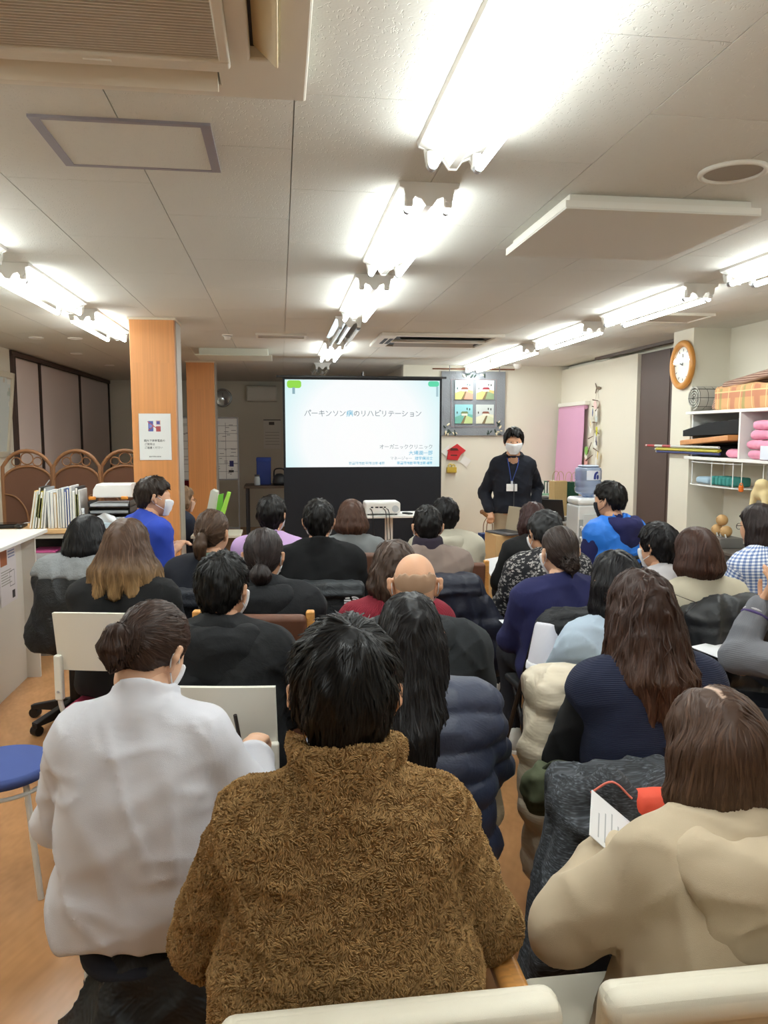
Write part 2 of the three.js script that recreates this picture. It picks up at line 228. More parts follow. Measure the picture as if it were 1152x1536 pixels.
// one garment: o = { name, mat, e (looseness), arms (0..1 of the forearm), hem, neck, wr (crease depth), puff (quilt height), collar, hood, skirt, add }
function garment(K, s, o, root) {
  const e = o.e ?? .02, cell = o.cell || (s.near ? .009 : .0165), T = union([...torsoPrims(K, e), ...(o.skirt || []).map((q) => cone(K.spine(q[0], -q[1], q[3] || 0), K.spine(q[0], q[1], q[3] || 0), q[2]))], o.k ?? .05);
  const ae = o.ae ?? e * .75, A = o.arms === 0 ? null : union(K.arms.flatMap((a) => armPrims(a, ae, o.arms ?? .97)), .02), up = K.spine(1).sub(K.spine(.5)).normalize(), Np = K.spine(1.0, 0, .012), hem = o.hem ?? K.hipY - .06, wr = o.wr ?? .006, fq = o.fq ?? 6, sd = s.id * 3.7;
  const Hn = K.Hc.clone().sub(K.N).normalize(), extra = []; const cl = o.collar;
  if (o.hood) { const h = o.hood, c = Np.clone().addScaledVector(up, -.025).add(v3(0, 0, (o.hoodZ ?? 0) + e * .8)); const hf = union([ell(c.x, c.y + .002, c.z + .06, .125 * h, .055 * h, .055 * h), cone(c.clone().add(v3(-.095 * h, .025, .02)), c.clone().add(v3(-.08 * h, .025, -.05)), .038 * h, .03 * h), cone(c.clone().add(v3(.095 * h, .025, .02)), c.clone().add(v3(.08 * h, .025, -.05)), .038 * h, .03 * h), ell(c.x, c.y - .065 * h, c.z + .075, .11 * h, .075 * h, .035 * h)], .04), hole2 = cone(K.spine(.97, 0, -.012), K.Hc, .066, .07), sd2 = s.id * 2.1;
    const hg = nets((x, y, z) => { let d = smax(hf(x, y, z), -hole2(x, y, z), .015); if (d < .04 && d > -.04) { const r1 = 1 - Math.abs(noise3(x * 7 + sd2, y * 11, z * 7)); d -= .007 * (r1 * r1 * r1 - .4); } return d; }, c.clone().add(v3(-.22 * h, -.23 * h, -.12 * h)), c.clone().add(v3(.22 * h, .1 * h, .2 * h)), s.near ? .009 : .014, .02);
    mesh('hood', boneUV(hg, [[K.spine(0), K.spine(1), .16]]), o.mat, root); }
  for (const q of o.add || []) extra.push(q);
  const vee = o.vneck ? cone(K.spine(.62, 0, -.17), K.spine(1.0, 0, -.075), .006, .06) : null, hole = cone(K.spine(.97, 0, -.012), K.Hc, (o.neck ?? .062), (o.neck ?? .062) + .004);
  const f = (x, y, z) => {
    let d = T(x, y, z);
    d = smax(d, -hole(x, y, z), .012);
    if (A) d = smin(d, A(x, y, z), o.ak ?? .022);
    for (const q of extra) d = smin(d, q(x, y, z), .01);
    if (cl) { const px = x - Np.x, py = y - Np.y, pz = z - Np.z, h = px * Hn.x + py * Hn.y + pz * Hn.z, rr = Math.sqrt(Math.max(0, px * px + py * py + pz * pz - h * h)), R = cl.r + cl.flare * h; const ring = Math.abs(rr - R) - cl.t, ends = Math.max(h - cl.h * (1 + (cl.drop || 0) * clamp(pz * 12, -1, 1)), -.06 - h); d = smin(d, smax(ring, ends, cl.t), .008); }
    if (vee) d = smax(d, -vee(x, y, z), .008);
    d = smax(d, hem - y, .02);
    if (d < .05 && d > -.05) {
      if (o.puff) { const t = (x - K.N.x) * up.x + (y - K.hipY) * up.y + (z) * up.z; d -= (o.puffA ?? .012) * (Math.sqrt(Math.abs(Math.sin(PI * t / o.puff + .6 * noise3(x * 3, y * 3, sd)))) - .6); }
      if (wr) { const r1 = 1 - Math.abs(noise3(x * fq + y * 2.5 + sd, y * fq * .45, z * fq)), r2 = 1 - Math.abs(noise3(x * fq * .7 - y * 4, y * fq * 1.1 + sd, z * fq * .7)); d -= wr * (r1 * r1 * r1 + .7 * r2 * r2 * r2 - .5); }
      if (o.disp) d -= o.disp(x, y, z);
    }
    return d;
  };
  const pts = [K.spine(1.05), v3(-K.w, hem, .14), v3(K.w, hem, -.14), K.spine(.5, -K.w, .1), K.spine(.5, K.w, .1), ...(A ? K.arms.flatMap((a) => [a.S, a.E, a.W]) : [K.arms[0].S, K.arms[1].S]), ...(o.skirt || []).flatMap((q) => [K.spine(q[0], -q[1] - q[2], q[3] || 0), K.spine(q[0], q[1] + q[2], (q[3] || 0) + q[2])]), ...(o.pts || [])];
  const [lo, hi] = bounds(pts, .1 + e); if (cl) hi.y = Math.max(hi.y, Np.y + cl.h + .05);
  const g = nets(f, lo, hi, cell, wr * 2 + (o.puff ? .02 : 0) + (o.slack || 0));
  const bones = [[K.spine(0), K.spine(1), .16]]; if (A) for (const a of K.arms) bones.push([a.S.clone().lerp(a.E, .15), a.E, .055], [a.E, a.W, .05]);
  const m = mesh(o.name || 'jumper', boneUV(g, bones), o.mat, root); if (o.label) m.userData.label = o.label; m.userData.field = undefined; return m;
}
function trousers(K, s, mat, root, name = 'trousers') {
  const L = union([...K.legs.flatMap((l) => legPrims(l, .008, K)), cone(K.spine(0, -.08), K.spine(0, .08), .108), cone(K.spine(.12, -.06), K.spine(.12, .06), .1)], .04), sd = s.id;
  const f = (x, y, z) => { let d = L(x, y, z); d = smax(d, .085 - y, .008); d = smax(d, y - K.hipY - .1, .01); return d < .04 && d > -.04 ? d - .005 * noise3(x * 9 + sd, y * 9, z * 9) : d; };
  const [lo, hi] = bounds([v3(-.2, .06, .12), v3(.2, K.hipY + .1, 0), ...K.legs.flatMap((l) => [l.h, l.k, l.a])], .1);
  mesh(name, boneUV(nets(f, lo, hi, s.near ? .02 : .026, .01), K.legs.flatMap((l) => [[l.h, l.k, .07], [l.k, l.a, .06]])), mat, root);
}
const shoeGeo = (() => { const up = union([cone(v3(0, .035, .05), v3(0, .03, -.13), .042, .036), cone(v3(0, .06, .045), v3(0, .09, .03), .042, .044), ell(0, .035, -.12, .048, .032, .06)], .03); return plain(nets((x, y, z) => smax(up(x, y, z), .006 - y, .006), v3(-.07, -.005, -.2), v3(.07, .15, .12), .016)); })();
const soleGeo = (() => { const sh = new THREE.Shape(); sh.absellipse(0, 0, .047, .14, 0, 2 * PI); const g = new THREE.ExtrudeGeometry(sh, { depth: .014, bevelEnabled: true, bevelSize: .003, bevelThickness: .003, bevelSegments: 1, curveSegments: 14 }); g.rotateX(-PI / 2); g.translate(0, .003, -.04); return plain(g); })();
function shoes(K, mat, root, sole = M('#e9e6df', .7)) { K.legs.forEach((l) => { const a = mesh('shoe', shoeGeo, mat, root); a.position.set(l.a.x, .0, l.a.z + .0); const b = mesh('sole', soleGeo, sole, a); b.position.y = 0; }); }
function faceMask(K, root, s, mat = MASK, loops = true) {
  const f = (x, y, z) => { let d = headF(x, y, z) - .009; const b = Math.max(y + .012 + Math.max(0, -z - .085) * .2 - Math.abs(x) * .06, -.122 - y, z + .052); d = smax(d, b, .004); return d - .0011 * Math.sin((y + .07) * 380) * sm(.055, .03, Math.abs(x)); };
  const bump = cone(v3(0, -.035, -.112), v3(0, -.08, -.104), .012, .012), F = (x, y, z) => smin(f(x, y, z), bump(x, y, z), .02);
  const g = nets(F, v3(-.1, -.135, -.14), v3(.1, .02, -.04), s.near ? .005 : .0075); const m = mesh('face_mask', g, mat, root); m.applyMatrix4(K.hd);
  if (loops) for (const sd of [1, -1]) { const l = mesh('ear_loop', tube([[sd * .066, -.025, -.053], [sd * .082, .0, -.012], [sd * .086, .018, .022], [sd * .086, -.006, .036], [sd * .082, -.035, .018], [sd * .07, -.075, -.05]], .0021, 24, 5), mat, m); }
  return m;
}
function spectacles(K, root, mat = M('#2a2320', .3, { metalness: .3 })) {
  const g = []; for (const sd of [1, -1]) { const t = new THREE.TorusGeometry(.022, .0018, 6, 24); t.scale(1.1, .85, 1); t.translate(sd * .032, -.004, -.113); g.push(t, rod([sd * .056, .002, -.108], [sd * .086, .01, .012], .0018), rod([sd * .086, .01, .012], [sd * .087, -.012, .03], .0018)); }
  g.push(rod([-.01, 0, -.114], [.01, 0, -.114], .0017)); const m = mesh('spectacles', g, mat, root); m.applyMatrix4(K.hd);
  const lens = new THREE.CircleGeometry(.021, 20); for (const sd of [1, -1]) { const l = mesh('lens', lens, M('#ffffff', .05, { transmission: 1, thickness: 0 }), m); l.position.set(sd * .032, -.004, -.113); l.scale.set(1.1, .85, 1); } return m;
}
// hair: a field round the skull (plus locks, tail or bun), meshed, then covered with ribbons that run along the style's flow
const HAIR_MAT = new THREE.MeshPhysicalMaterial({ color: 0xffffff, vertexColors: true, roughness: .46, specularIntensity: .5 });
function hair(K, s, o, root) {
  const R = rng(s.id * 977 + 5), q = K.hd.clone(), inv = new THREE.Matrix4().copy(q).invert(), g0 = v3(0, -1, 0).transformDirection(inv), vol = o.vol ?? .016, type = o.type, near = s.near;
  const cap = ell(0, .026, .018, .077 + vol, .096 + vol * 1.15, .097 + vol * 1.1), topv = ell(0, .06, -.01, .07 + vol * .6, .062 + vol, .085 + vol * .5), nap = cone(v3(0, -.02, .055), v3(0, -.065, .062), .055, .04);
  const side = o.side ?? (type === 'short' ? .012 : -.045), front = o.front ?? .06, nape = o.nape ?? -.07;
  // lower edge of the hair by distance along the head
  const edge = (z, x) => z < -.02 ? lerp(side, front, sm(-.02, -.085, z)) + (o.fringe ? o.fringe * noise3(x * 42, 3, s.id) * sm(-.04, -.08, z) : 0) : z < .035 ? lerp(side, side - .015, sm(-.02, .035, z)) : lerp(side - .015, nape, sm(.035, .07, z));
  const locks = [], tailAx = []; const at = (a, d, t) => a.clone().addScaledVector(d, t);
  const gl = g0.clone();
  if (type === 'long' || type === 'bob') {
    const L = o.len ?? .25, wide = o.wide ?? 1, n = 9;
    for (let i = 0; i < n; i++) { const a = (i / (n - 1) - .5) * 2, ph = a * (o.wrap ?? 1.75), x = Math.sin(ph) * (.078 + vol * .5), z = .02 + Math.cos(ph) * (.082 + vol * .5), top = v3(x * .92, -.0, z * .95 + .004), l = L * (1 - (o.taper ?? .12) * Math.abs(a) + .06 * (R() - .5)); const spread = o.flare ?? .1; const mid = at(top, gl, l * .5).add(v3(x * spread * wide, 0, (z - .02) * spread + (o.endz ?? 0) * .65)), end = at(top, gl, l).add(v3(x * spread * 1.6 * wide - (o.curlIn ?? 0) * x, 0, (z - .02) * spread * 1.2 + (o.endz ?? 0) - (o.curlIn ?? 0) * (z - .02))); const r = .026 + vol * .3; locks.push(cone(top, mid, r, r * .95), cone(mid, end, r * .95, o.tip ?? .016)); }
  }
  let tie = null, tailDir = null;
  if (type === 'pony') { tie = v3(...(o.tie || [0, .0, .125])); const L = o.len ?? .15, d = o.tail ? v3(...o.tail) : v3(0, -.1, .6).normalize(), e = at(tie, d, .035), m1 = at(e, gl.clone().multiplyScalar(.8).addScaledVector(d, .45).normalize(), L * .4), m2 = at(m1, gl, L * .6); const wd = o.wd ?? 1; locks.push(cone(tie.clone().add(v3(0, 0, -.03)), tie, .022, .013), cone(tie, e, .013, .022 * wd), cone(e, m1, .022 * wd, .026 * wd), cone(m1, m2, .026 * wd, .01)); for (const dx of [-1, 1]) locks.push(cone(e, m1.clone().add(v3(dx * .014 * wd, 0, 0)), .015, .017 * wd), cone(m1.clone().add(v3(dx * .014 * wd, 0, 0)), m2.clone().add(v3(dx * .018 * wd, .01, 0)), .017 * wd, .006)); tailDir = [e, m1, m2]; }
  if (type === 'bun') { tie = v3(...(o.tie || [0, -.03, .115])); const c = tie.clone().add(v3(0, -.005, .012)); locks.push((x, y, z) => { const dx = x - c.x, dy = y - c.y, dz = z - c.z, rr = Math.sqrt(dx * dx + dy * dy) - .026; return Math.sqrt(rr * rr + dz * dz) - .019 - .003 * Math.sin(Math.atan2(dy, dx) * 3 + rr * 200); }, ell(c.x, c.y, c.z, .03, .028, .022)); if (o.len) locks.push(cone(c, at(c.clone().add(v3(.004, 0, .012)), gl, o.len), .012, .004)); }
  const lk = locks.length ? union(locks, type === 'bob' || type === 'long' ? .03 : .012) : null, lump = o.lump ?? .006, lf = o.lf ?? 26, sd = s.id * 1.3;
  const f = (x, y, z) => {
    let d = smin(cap(x, y, z), topv(x, y, z), .03); if (type !== 'bald') d = smin(d, nap(x, y, z), .03);
    d = smax(d, edge(z, x) - y, .012); if (type === 'bald') d = smax(d, y - .035 - .2 * z - .012 * noise3(x * 30, z * 30, 4), .01);
    if (lk) { let e = lk(x, y, z); if (type === 'bob' || type === 'long') { const yy = -.03; e = smax(e, -(.012 + z + .055 * sm(0, -.12, y) * 0) - (o.open ?? .02), .02); } d = smin(d, e, type === 'pony' || type === 'bun' ? .012 : .025); }
    if (o.part) { const px = x - o.part[0]; if (y > .05) d += .005 * Math.exp(-px * px * 14000) * sm(.05, .1, y) * sm(.09, .03, z); }
    if (d < .03 && d > -.03) d -= lump * noise3(x * lf + sd, y * lf * .6, z * lf);
    return d;
  };
  const L = o.len ?? 0, pts = [v3(-.14, -.13, -.13), v3(.14, .16, .16)]; if (L) pts.push(v3(-.16, 0, .05).addScaledVector(gl, L + .03), v3(.16, 0, .2 + (o.endz ?? 0)).addScaledVector(gl, L + .03));
  const [lo, hi] = bounds(pts, .01); const base = nets(f, lo, hi, near ? .006 : .0095, lump);
  const col = new THREE.Color(o.color || '#16110f'), tipc = new THREE.Color(o.tipColor || o.color || '#16110f'), P = base.attributes.position;
  const paint = (y) => { const t = o.tipColor ? sm(.0, -(o.len ?? .1), y) : 0; return [lerp(col.r, tipc.r, t), lerp(col.g, tipc.g, t), lerp(col.b, tipc.b, t)]; };
  const B = base.toNonIndexed(), bc = new Float32Array(B.attributes.position.count * 3); for (let i = 0; i < bc.length / 3; i++) { const c = o.partLine && Math.abs(B.attributes.position.getX(i) - o.part[0]) < .0045 && B.attributes.position.getY(i) > .04 && B.attributes.position.getZ(i) < .1 ? [.6, .42, .32] : paint(B.attributes.position.getY(i)); bc[3 * i] = c[0] * .8; bc[3 * i + 1] = c[1] * .8; bc[3 * i + 2] = c[2] * .8; }
  const pos = Array.from(B.attributes.position.array), nor = Array.from(B.attributes.normal.array), colr = Array.from(bc);
  const grad = (p, out) => { const e = .003, d = f(p.x, p.y, p.z); out.set(f(p.x + e, p.y, p.z) - d, f(p.x, p.y + e, p.z) - d, f(p.x, p.y, p.z + e) - d).normalize(); return d; };
  const count = Math.round((o.n ?? (near ? 1700 : 380)) * .85), segs = near ? 6 : 5, idx = base.index.array, nt = idx.length / 3, whorl = v3(...(o.whorl || [.01, .12, .05])), a = v3(), n = v3(), fl = v3(), sideV = v3();
  // triangles by area so that ribbons start evenly
  const acc = new Float32Array(nt); let tot = 0; const A0 = v3(), B0 = v3(), C0 = v3(); for (let t = 0; t < nt; t++) { A0.fromBufferAttribute(P, idx[3 * t]); B0.fromBufferAttribute(P, idx[3 * t + 1]); C0.fromBufferAttribute(P, idx[3 * t + 2]); tot += B0.sub(A0).cross(C0.sub(A0)).length(); acc[t] = tot; }
  for (let c = 0; c < count; c++) {
    const u = R() * tot; let lo2 = 0, hi2 = nt - 1; while (lo2 < hi2) { const md = (lo2 + hi2) >> 1; if (acc[md] < u) lo2 = md + 1; else hi2 = md; }
    a.fromBufferAttribute(P, idx[3 * lo2]); if (o.partLine && Math.abs(a.x - o.part[0]) < .007 && a.y > .035 && a.z < .105) continue; const len = (o.strand ?? (type === 'short' ? .05 : .12)) * (.6 + .8 * R()), w0 = (near ? .0024 : .0048) * (.6 + .9 * R()) * (o.ww ?? 1), st = len / segs, off0 = .0006 + .0022 * R(), lift = (o.mess ?? .004) * R(), tw = (R() - .5) * (o.jit ?? .5), shade = .75 + .7 * R() * R() + (R() < .06 ? .35 : 0), rows = [];
    for (let k2 = 0; k2 <= segs; k2++) {
      const d = grad(a, n), t = k2 / segs, off = off0 + lift * t * t; a.addScaledVector(n, off - d);
      const below = a.y < -.02;
      if (tie) { if (tailDir && a.distanceTo(tie) < .03 || (tailDir && a.z > tie.z + .0 && a.y < tie.y + .04)) { const tgt = a.distanceTo(tailDir[1]) < a.distanceTo(tailDir[2]) && a.y > tailDir[1].y ? tailDir[1] : null; fl.copy(gl); if (tgt) fl.add(tgt).sub(a).add(gl.clone().multiplyScalar(.03)); } else fl.copy(tie).sub(a); }
      else if (type === 'short') { fl.copy(a).sub(whorl); fl.addScaledVector(gl, .02 + .5 * sm(.06, -.04, a.y)); if (o.comb) fl.addScaledVector(v3(...o.comb), .06 * sm(.02, .09, a.y)); }
      else { const px = a.x - (o.part ? o.part[0] : 0); fl.copy(gl).multiplyScalar(.35 + 1.2 * sm(.1, .0, a.y)); if (a.y > .03) { fl.x += Math.sign(px || 1) * .9 * sm(.02, .1, a.y); fl.z += (a.z > .02 ? .8 : -.15) * sm(.03, .1, a.y); } if (o.curl) { fl.x += o.curl * Math.sin(a.y * 40 + sd + a.x * 30) * sm(-.02, -.12, a.y); fl.z += o.curl * .6 * Math.cos(a.y * 35 + a.x * 20) * sm(-.02, -.12, a.y); } }
      fl.addScaledVector(n, -fl.dot(n)).normalize(); sideV.crossVectors(n, fl).normalize(); fl.addScaledVector(sideV, tw * (1 - t * .5)).normalize(); sideV.crossVectors(n, fl).normalize();
      const w = w0 * Math.pow(Math.sin(PI * clamp(.08 + .92 * (1 - t) * .9 + .02, 0, .5)), .8) * (t > .97 ? .2 : 1) * Math.min(1, .25 + t * 6);
      rows.push([a.clone().addScaledVector(sideV, -w).addScaledVector(n, -.0012), a.clone(), a.clone().addScaledVector(sideV, w).addScaledVector(n, -.0012), n.clone(), sideV.clone(), paint(a.y)]);
      a.addScaledVector(fl, st);
      if (type !== 'pony' && type !== 'bun' && a.y < edge(a.z, a.x) - .012 && !lk) break;
    }
    for (let r = 0; r + 1 < rows.length; r++) { const p = rows[r], p2 = rows[r + 1]; for (const h of [0, 1]) { const vs = [p[h], p2[h + 1], p[h + 1], p[h], p2[h], p2[h + 1]]; const sn = [h ? 0 : -.4, h ? .4 : 0]; [[p, 0], [p2, 1], [p, 1], [p, 0], [p2, 0], [p2, 1]].forEach(([row, e], i) => { const v = vs[i], nn = row[3].clone().addScaledVector(row[4], sn[e]).normalize(); pos.push(v.x, v.y, v.z); nor.push(nn.x, nn.y, nn.z); colr.push(row[5][0] * shade, row[5][1] * shade, row[5][2] * shade); }); } }
  }
  const G = new THREE.BufferGeometry(); G.setAttribute('position', new THREE.BufferAttribute(new Float32Array(pos), 3)); G.setAttribute('normal', new THREE.BufferAttribute(new Float32Array(nor), 3)); G.setAttribute('color', new THREE.BufferAttribute(new Float32Array(colr), 3));
  const m = mesh('hair', G, HAIR_MAT, root); m.applyMatrix4(q);
  const bd = o.brows === false ? null : mesh('eyebrows', [browGeo(1), browGeo(-1)], M(o.color || '#16110f', .8), root); if (bd) bd.applyMatrix4(q);
  if (tie && o.band !== null) { const b = mesh('hair_tie', tr(new THREE.TorusGeometry(.017, .006, 8, 18), tie.x, tie.y, tie.z + .004, 0, type === 'bun' ? 0 : -.2), M(o.band || '#201a1c', .6), root); b.applyMatrix4(q); }
  return m;
}
// s: { label, at:[x,z] of the head, top, yaw, ... clothes:[...], hair:{...} }
let personId = 0;
function person(s) {
  s.id = ++personId; const K = skeleton(s), root = thing('person', s.label, 'person', [0, 0, 0], -(s.yaw || 0));
  const h = K.Hc.clone().applyAxisAngle(v3(0, 1, 0), -(s.yaw || 0)); root.position.set(s.at[0] - h.x, 0, s.at[1] - h.z);
  bodyMesh(K, s, root);
  for (const o of s.clothes) garment(K, s, o, root);
  trousers(K, s, s.legs || fabric('#1b1d26', 'weave', .03), root); shoes(K, s.shoe || M('#d8d4cc', .7), root);
  if (s.hair) hair(K, s, s.hair, root);
  if (s.mask) faceMask(K, root, s, s.mask === true ? MASK : s.mask);
  if (s.glasses) spectacles(K, root);
  if (s.more) s.more(K, root);
  root.userData.K = undefined; s.K = K; s.root = root; return s;
}
// ---------- the room ----------
const XL = -2.88, XR = 3.86, ZB = -10.15, ZK = -13.7, ZF = 2.6, CE = 2.55;
T.floor = dataTex(512, (u, v) => { const g = wrapN(u, v * .5, 60, 1) * .35 + wrapN(u, v, 7, 2) * .5 + wrapN(u * 2 % 1, v, 20, 3) * .25; const k = 1 + .07 * g; return [.76 * k, .555 * k, .37 * k]; }, true);
T.wood = dataTex(256, (u, v) => { const w = noise3(u * 14, v * 1.2, 3) * .5 + noise3(u * 40, v * 2.2, 9) * .35 + noise3(u * 110, v * 3, 5) * .25; const k = 1 + .055 * w; return [.82 * k, .56 * k, .33 * k]; }, true);
T.palewood = dataTex(256, (u, v) => { const w = noise3(u * 2, v * 12, 3) * .5 + noise3(u * 4, v * 50, 9) * .4; const k = 1 + .06 * w; return [.86 * k, .70 * k, .50 * k]; }, true);
T.fissure = (() => {
  const n = 512, a = new Float32Array(n * n).fill(1), R = rng(77);
  for (let i = 0; i < 420; i++) { let x = R() * n, y = R() * n; const L = 3 + R() * 11, w = .8 + R() * 1.6, dir = (R() - .5) * 1.6 + PI / 2; let th = dir; for (let s = 0; s < L; s++) { for (let dy = -3; dy <= 3; dy++) for (let dx = -3; dx <= 3; dx++) if (dx * dx + dy * dy <= w * w) a[((Math.floor(y + dy) + n) % n) * n + (Math.floor(x + dx) + n) % n] = .0; x += Math.cos(th) * 1.2; y += Math.sin(th) * 1.2; th += (R() - .5) * .7; } }
  return dataTex(n, (u, v, x, y) => .85 * a[y * n + x] + .15 * (.5 + .5 * wrapN(u, v, 40, 8)));
})();
const WALL = M('#e3dece', .88, { bumpMap: texAt('plaster', .12), bumpScale: .0008 }), WALL2 = M('#d9d2c6', .88, { bumpMap: texAt('plaster', .12), bumpScale: .0008 }), DARKBASE = M('#3a2a22', .6), CEIL = M('#d8d7cf', .92, { bumpMap: texAt('fissure', .36), bumpScale: .0009 }), WHITE = M('#f0efea', .5), WHITEGLOSS = M('#f3f2ee', .3), STEEL = M('#b9bcc0', .35, { metalness: .8 }), BLACK = M('#141416', .5), DARKGREY = M('#3b3d42', .55);
const WOOD = M('#ffffff', .42, { map: rep(T.wood, .5, 2.2), bumpMap: texAt('fuzz', .1), bumpScale: .0003 }), PALEWOOD = M('#ffffff', .45, { map: rep(T.palewood, 1.2, .4) });
struct('floor', box2(XL - .2, XR + .2, -.1, 0, ZK - .2, ZF + .2), M('#ffffff', .26, { map: rep(T.floor, 1.6), bumpMap: texAt('cloth', 1.1), bumpScale: .0008 }), scene, 'tan wood-tone vinyl floor with a soft shine');
// ceiling boards, half-lapped rows
{
  const c = struct('ceiling', box2(XL - .2, XR + .2, CE + .012, CE + .15, ZK - .2, ZF + .2), M('#d8d7cf', .92), scene, 'off-white fissured ceiling boards in staggered rows');
  const bw = .5, bl = .81, gap = .0035; const cache = new Map();
  const board = (w, l, k) => { const key = w.toFixed(3) + l.toFixed(3) + k; if (!cache.has(key)) { const g = new THREE.BoxGeometry(w - gap, .012, l - gap); const q = boxUV(g); const uv = q.attributes.uv; for (let i = 0; i < uv.count; i++) uv.setXY(i, uv.getX(i) + k * .137, uv.getY(i) + k * .211); cache.set(key, q); } return cache.get(key); };
  let n = 0; for (let i = -6; i < 8; i++) { const x0 = Math.max(XL, .05 + i * bw), x1 = Math.min(XR, .05 + (i + 1) * bw); if (x1 - x0 < .05) continue; const off = (i % 2 ? 0 : .405); for (let z = -1.755 + off + 6 * bl; z > ZK; z -= bl) { const a = Math.max(ZK, z - bl), b = Math.min(ZF, z); if (b - a < .05) continue; const m = mesh('ceiling_board', board(x1 - x0, b - a, n++ % 5), CEIL, c); m.position.set((x0 + x1) / 2, CE + .006, (a + b) / 2); } }
}
struct('wall_left', box2(XL - .15, XL, 0, CE, -8.86, ZF), WALL);
struct('wall_rear', box2(XL, XR, 0, CE, ZF, ZF + .15), WALL);
struct('wall_right', [box2(XR, XR + .15, 0, CE, -7.0, ZF), box2(XR + .04, XR + .19, 0, CE, ZB, -7.0)], WALL);
struct('wall_back', box2(1.62, XR + .2, 0, CE, ZB - .15, ZB), WALL);
struct('wall_kitchen_back', box2(XL - .15, 1.8, 0, CE, ZK - .15, ZK), WALL);
struct('wall_kitchen_side', box2(1.66, 1.8, 0, CE, ZK, ZB - .15), WALL2);
struct('wall_kitchen_left', box2(XL - .15, XL - .06, 0, CE, ZK, -8.86), WALL);
struct('baseboard_back', box2(1.62, 3.8, 0, .075, ZB, ZB + .012), DARKBASE);
struct('baseboard_right', box2(XR - .012, XR, 0, .075, -6.2, ZF), DARKBASE);
struct('baseboard_left', box2(XL, XL + .012, 0, .075, -8.8, ZF), DARKBASE);
struct('trim_1', [box2(XL, XL + .035, 0, 2.5, -8.92, -8.86), box2(XL, XL + .03, 2.485, 2.54, ZK, -8.86)], M('#4b3a34', .6), scene, 'dark post and head rail of the closet doors');
// closet doors on the left wall: separate tall panels
{ const c = struct('door_1', box2(XL - .05, XL - .02, 0, 2.48, ZK, -8.92), M('#dccfc9', .75), scene, 'row of tall pinkish grey sliding closet doors'); for (const z of [-8.93, -9.83, -11.7, -13.6]) mesh('jamb', box2(XL - .02, XL + .03, 0, 2.48, z - .03, z + .03), M('#33251f', .7), c); [[-9.8, -8.96], [-11.67, -9.86], [-13.57, -11.73]].forEach(([a, b]) => mesh('door_panel', box2(XL - .02, XL + .012, .02, 2.475, a, b, .004), M('#dccfc9', .75, { bumpMap: texAt('plaster', .2), bumpScale: .0004 }), c)); }
// pier with the clock, sliding partition to its far side
struct('wall_pier', box2(3.52, XR, 0, CE, -6.62, -6.28), WALL);
{ const c = struct('wall_partition', box2(3.8, XR + .02, 0, 2.5, ZB, -7.9), M('#e6dfcf', .85, { bumpMap: texAt('plaster', .15), bumpScale: .0005 }), scene, 'cream wall panel beside the dark brown door');
  const d = struct('door_2', box2(3.84, 3.9, 0, 2.49, -7.9, -6.6), M('#54423c', .55, { bumpMap: texAt('weave', .05), bumpScale: .0003 }), scene, 'dark brown folding door panel next to the pier'); mesh('door_panel', box2(3.83, 3.845, .02, 2.48, -7.24, -6.62, .003), M('#54423c', .55), d); mesh('door_panel', box2(3.83, 3.845, .02, 2.48, -7.88, -7.26, .003), M('#54423c', .55), d);
  struct('trim_2', box2(3.74, 3.79, CE - .03, CE, -8.9, -6.63), M('#4a3c34', .5), scene, 'dark ceiling track of the folding door'); }
// window with its roller blind near the back corner
{ const w = struct('window_1', [box2(3.79, 3.815, 2.0, 2.04, -10.12, -9.4), box2(3.79, 3.815, .96, 1.0, -10.12, -9.4), box2(3.79, 3.815, 1.0, 2.0, -9.44, -9.4), box2(3.79, 3.815, 1.0, 2.0, -10.12, -10.08)], M('#d9d4c8', .5), scene, 'window frame behind the pink blind'); mesh('pane', box2(3.793, 3.799, 1.0, 2.0, -10.08, -9.44), M('#20242c', .08), w);
  const b = thing('roller_blind', 'pink fabric roller blind over the corner window', 'blind', [3.765, 0, -9.63]); mesh('cassette', [box2(-.03, .055, 2.0, 2.05, -.47, .47, .008)], M('#e8e4da', .4), b); mesh('roller', rod([0, 1.975, -.44], [0, 1.975, .44], .026), M('#c793ad', .7), b);
  const g = new THREE.PlaneGeometry(.9, 1.02, 12, 24); const p = g.attributes.position; for (let i = 0; i < p.count; i++) { const x = p.getX(i), y = p.getY(i); p.setZ(i, .03 * sm(.51, -.51, y) + .006 * Math.sin(x * 9 + y * 2) * sm(.5, 0, y)); } g.rotateY(-PI / 2); g.translate(-.025, 1.46, 0); g.computeVertexNormals(); mesh('fabric', g, M('#d7a3c2', .8, { side: THREE.DoubleSide, bumpMap: texAt('weave', .02), bumpScale: .0003 }), b); mesh('bottom_bar', rod([-.058, .95, -.45], [-.058, .95, .45], .01), M('#e0b4cc', .6), b); }
// wood-clad pillars
for (const [z, lab] of [[-6.46, 'orange wood-clad square pillar carrying the phone notice'], [-10.12, 'orange wood-clad square pillar behind the notice pillar']]) {
  const p = tag(thing('pillar', lab, null, [-.985, 0, z]), null, null, null, 'structure'); mesh('cladding', box2(-.17, .17, 0, CE - .004, -.17, .17, .006), WOOD, p); mesh('corner_strip', box2(.166, .178, 0, CE - .004, -.178, .1), M('#b9b4ac', .4, { metalness: .3 }), p); mesh('plinth', box2(-.178, .182, 0, .07, -.178, .178), DARKBASE, p); mesh('head_trim', box2(-.18, .184, CE - .02, CE - .002, -.182, .182), M('#d8c9b2', .6), p);
}
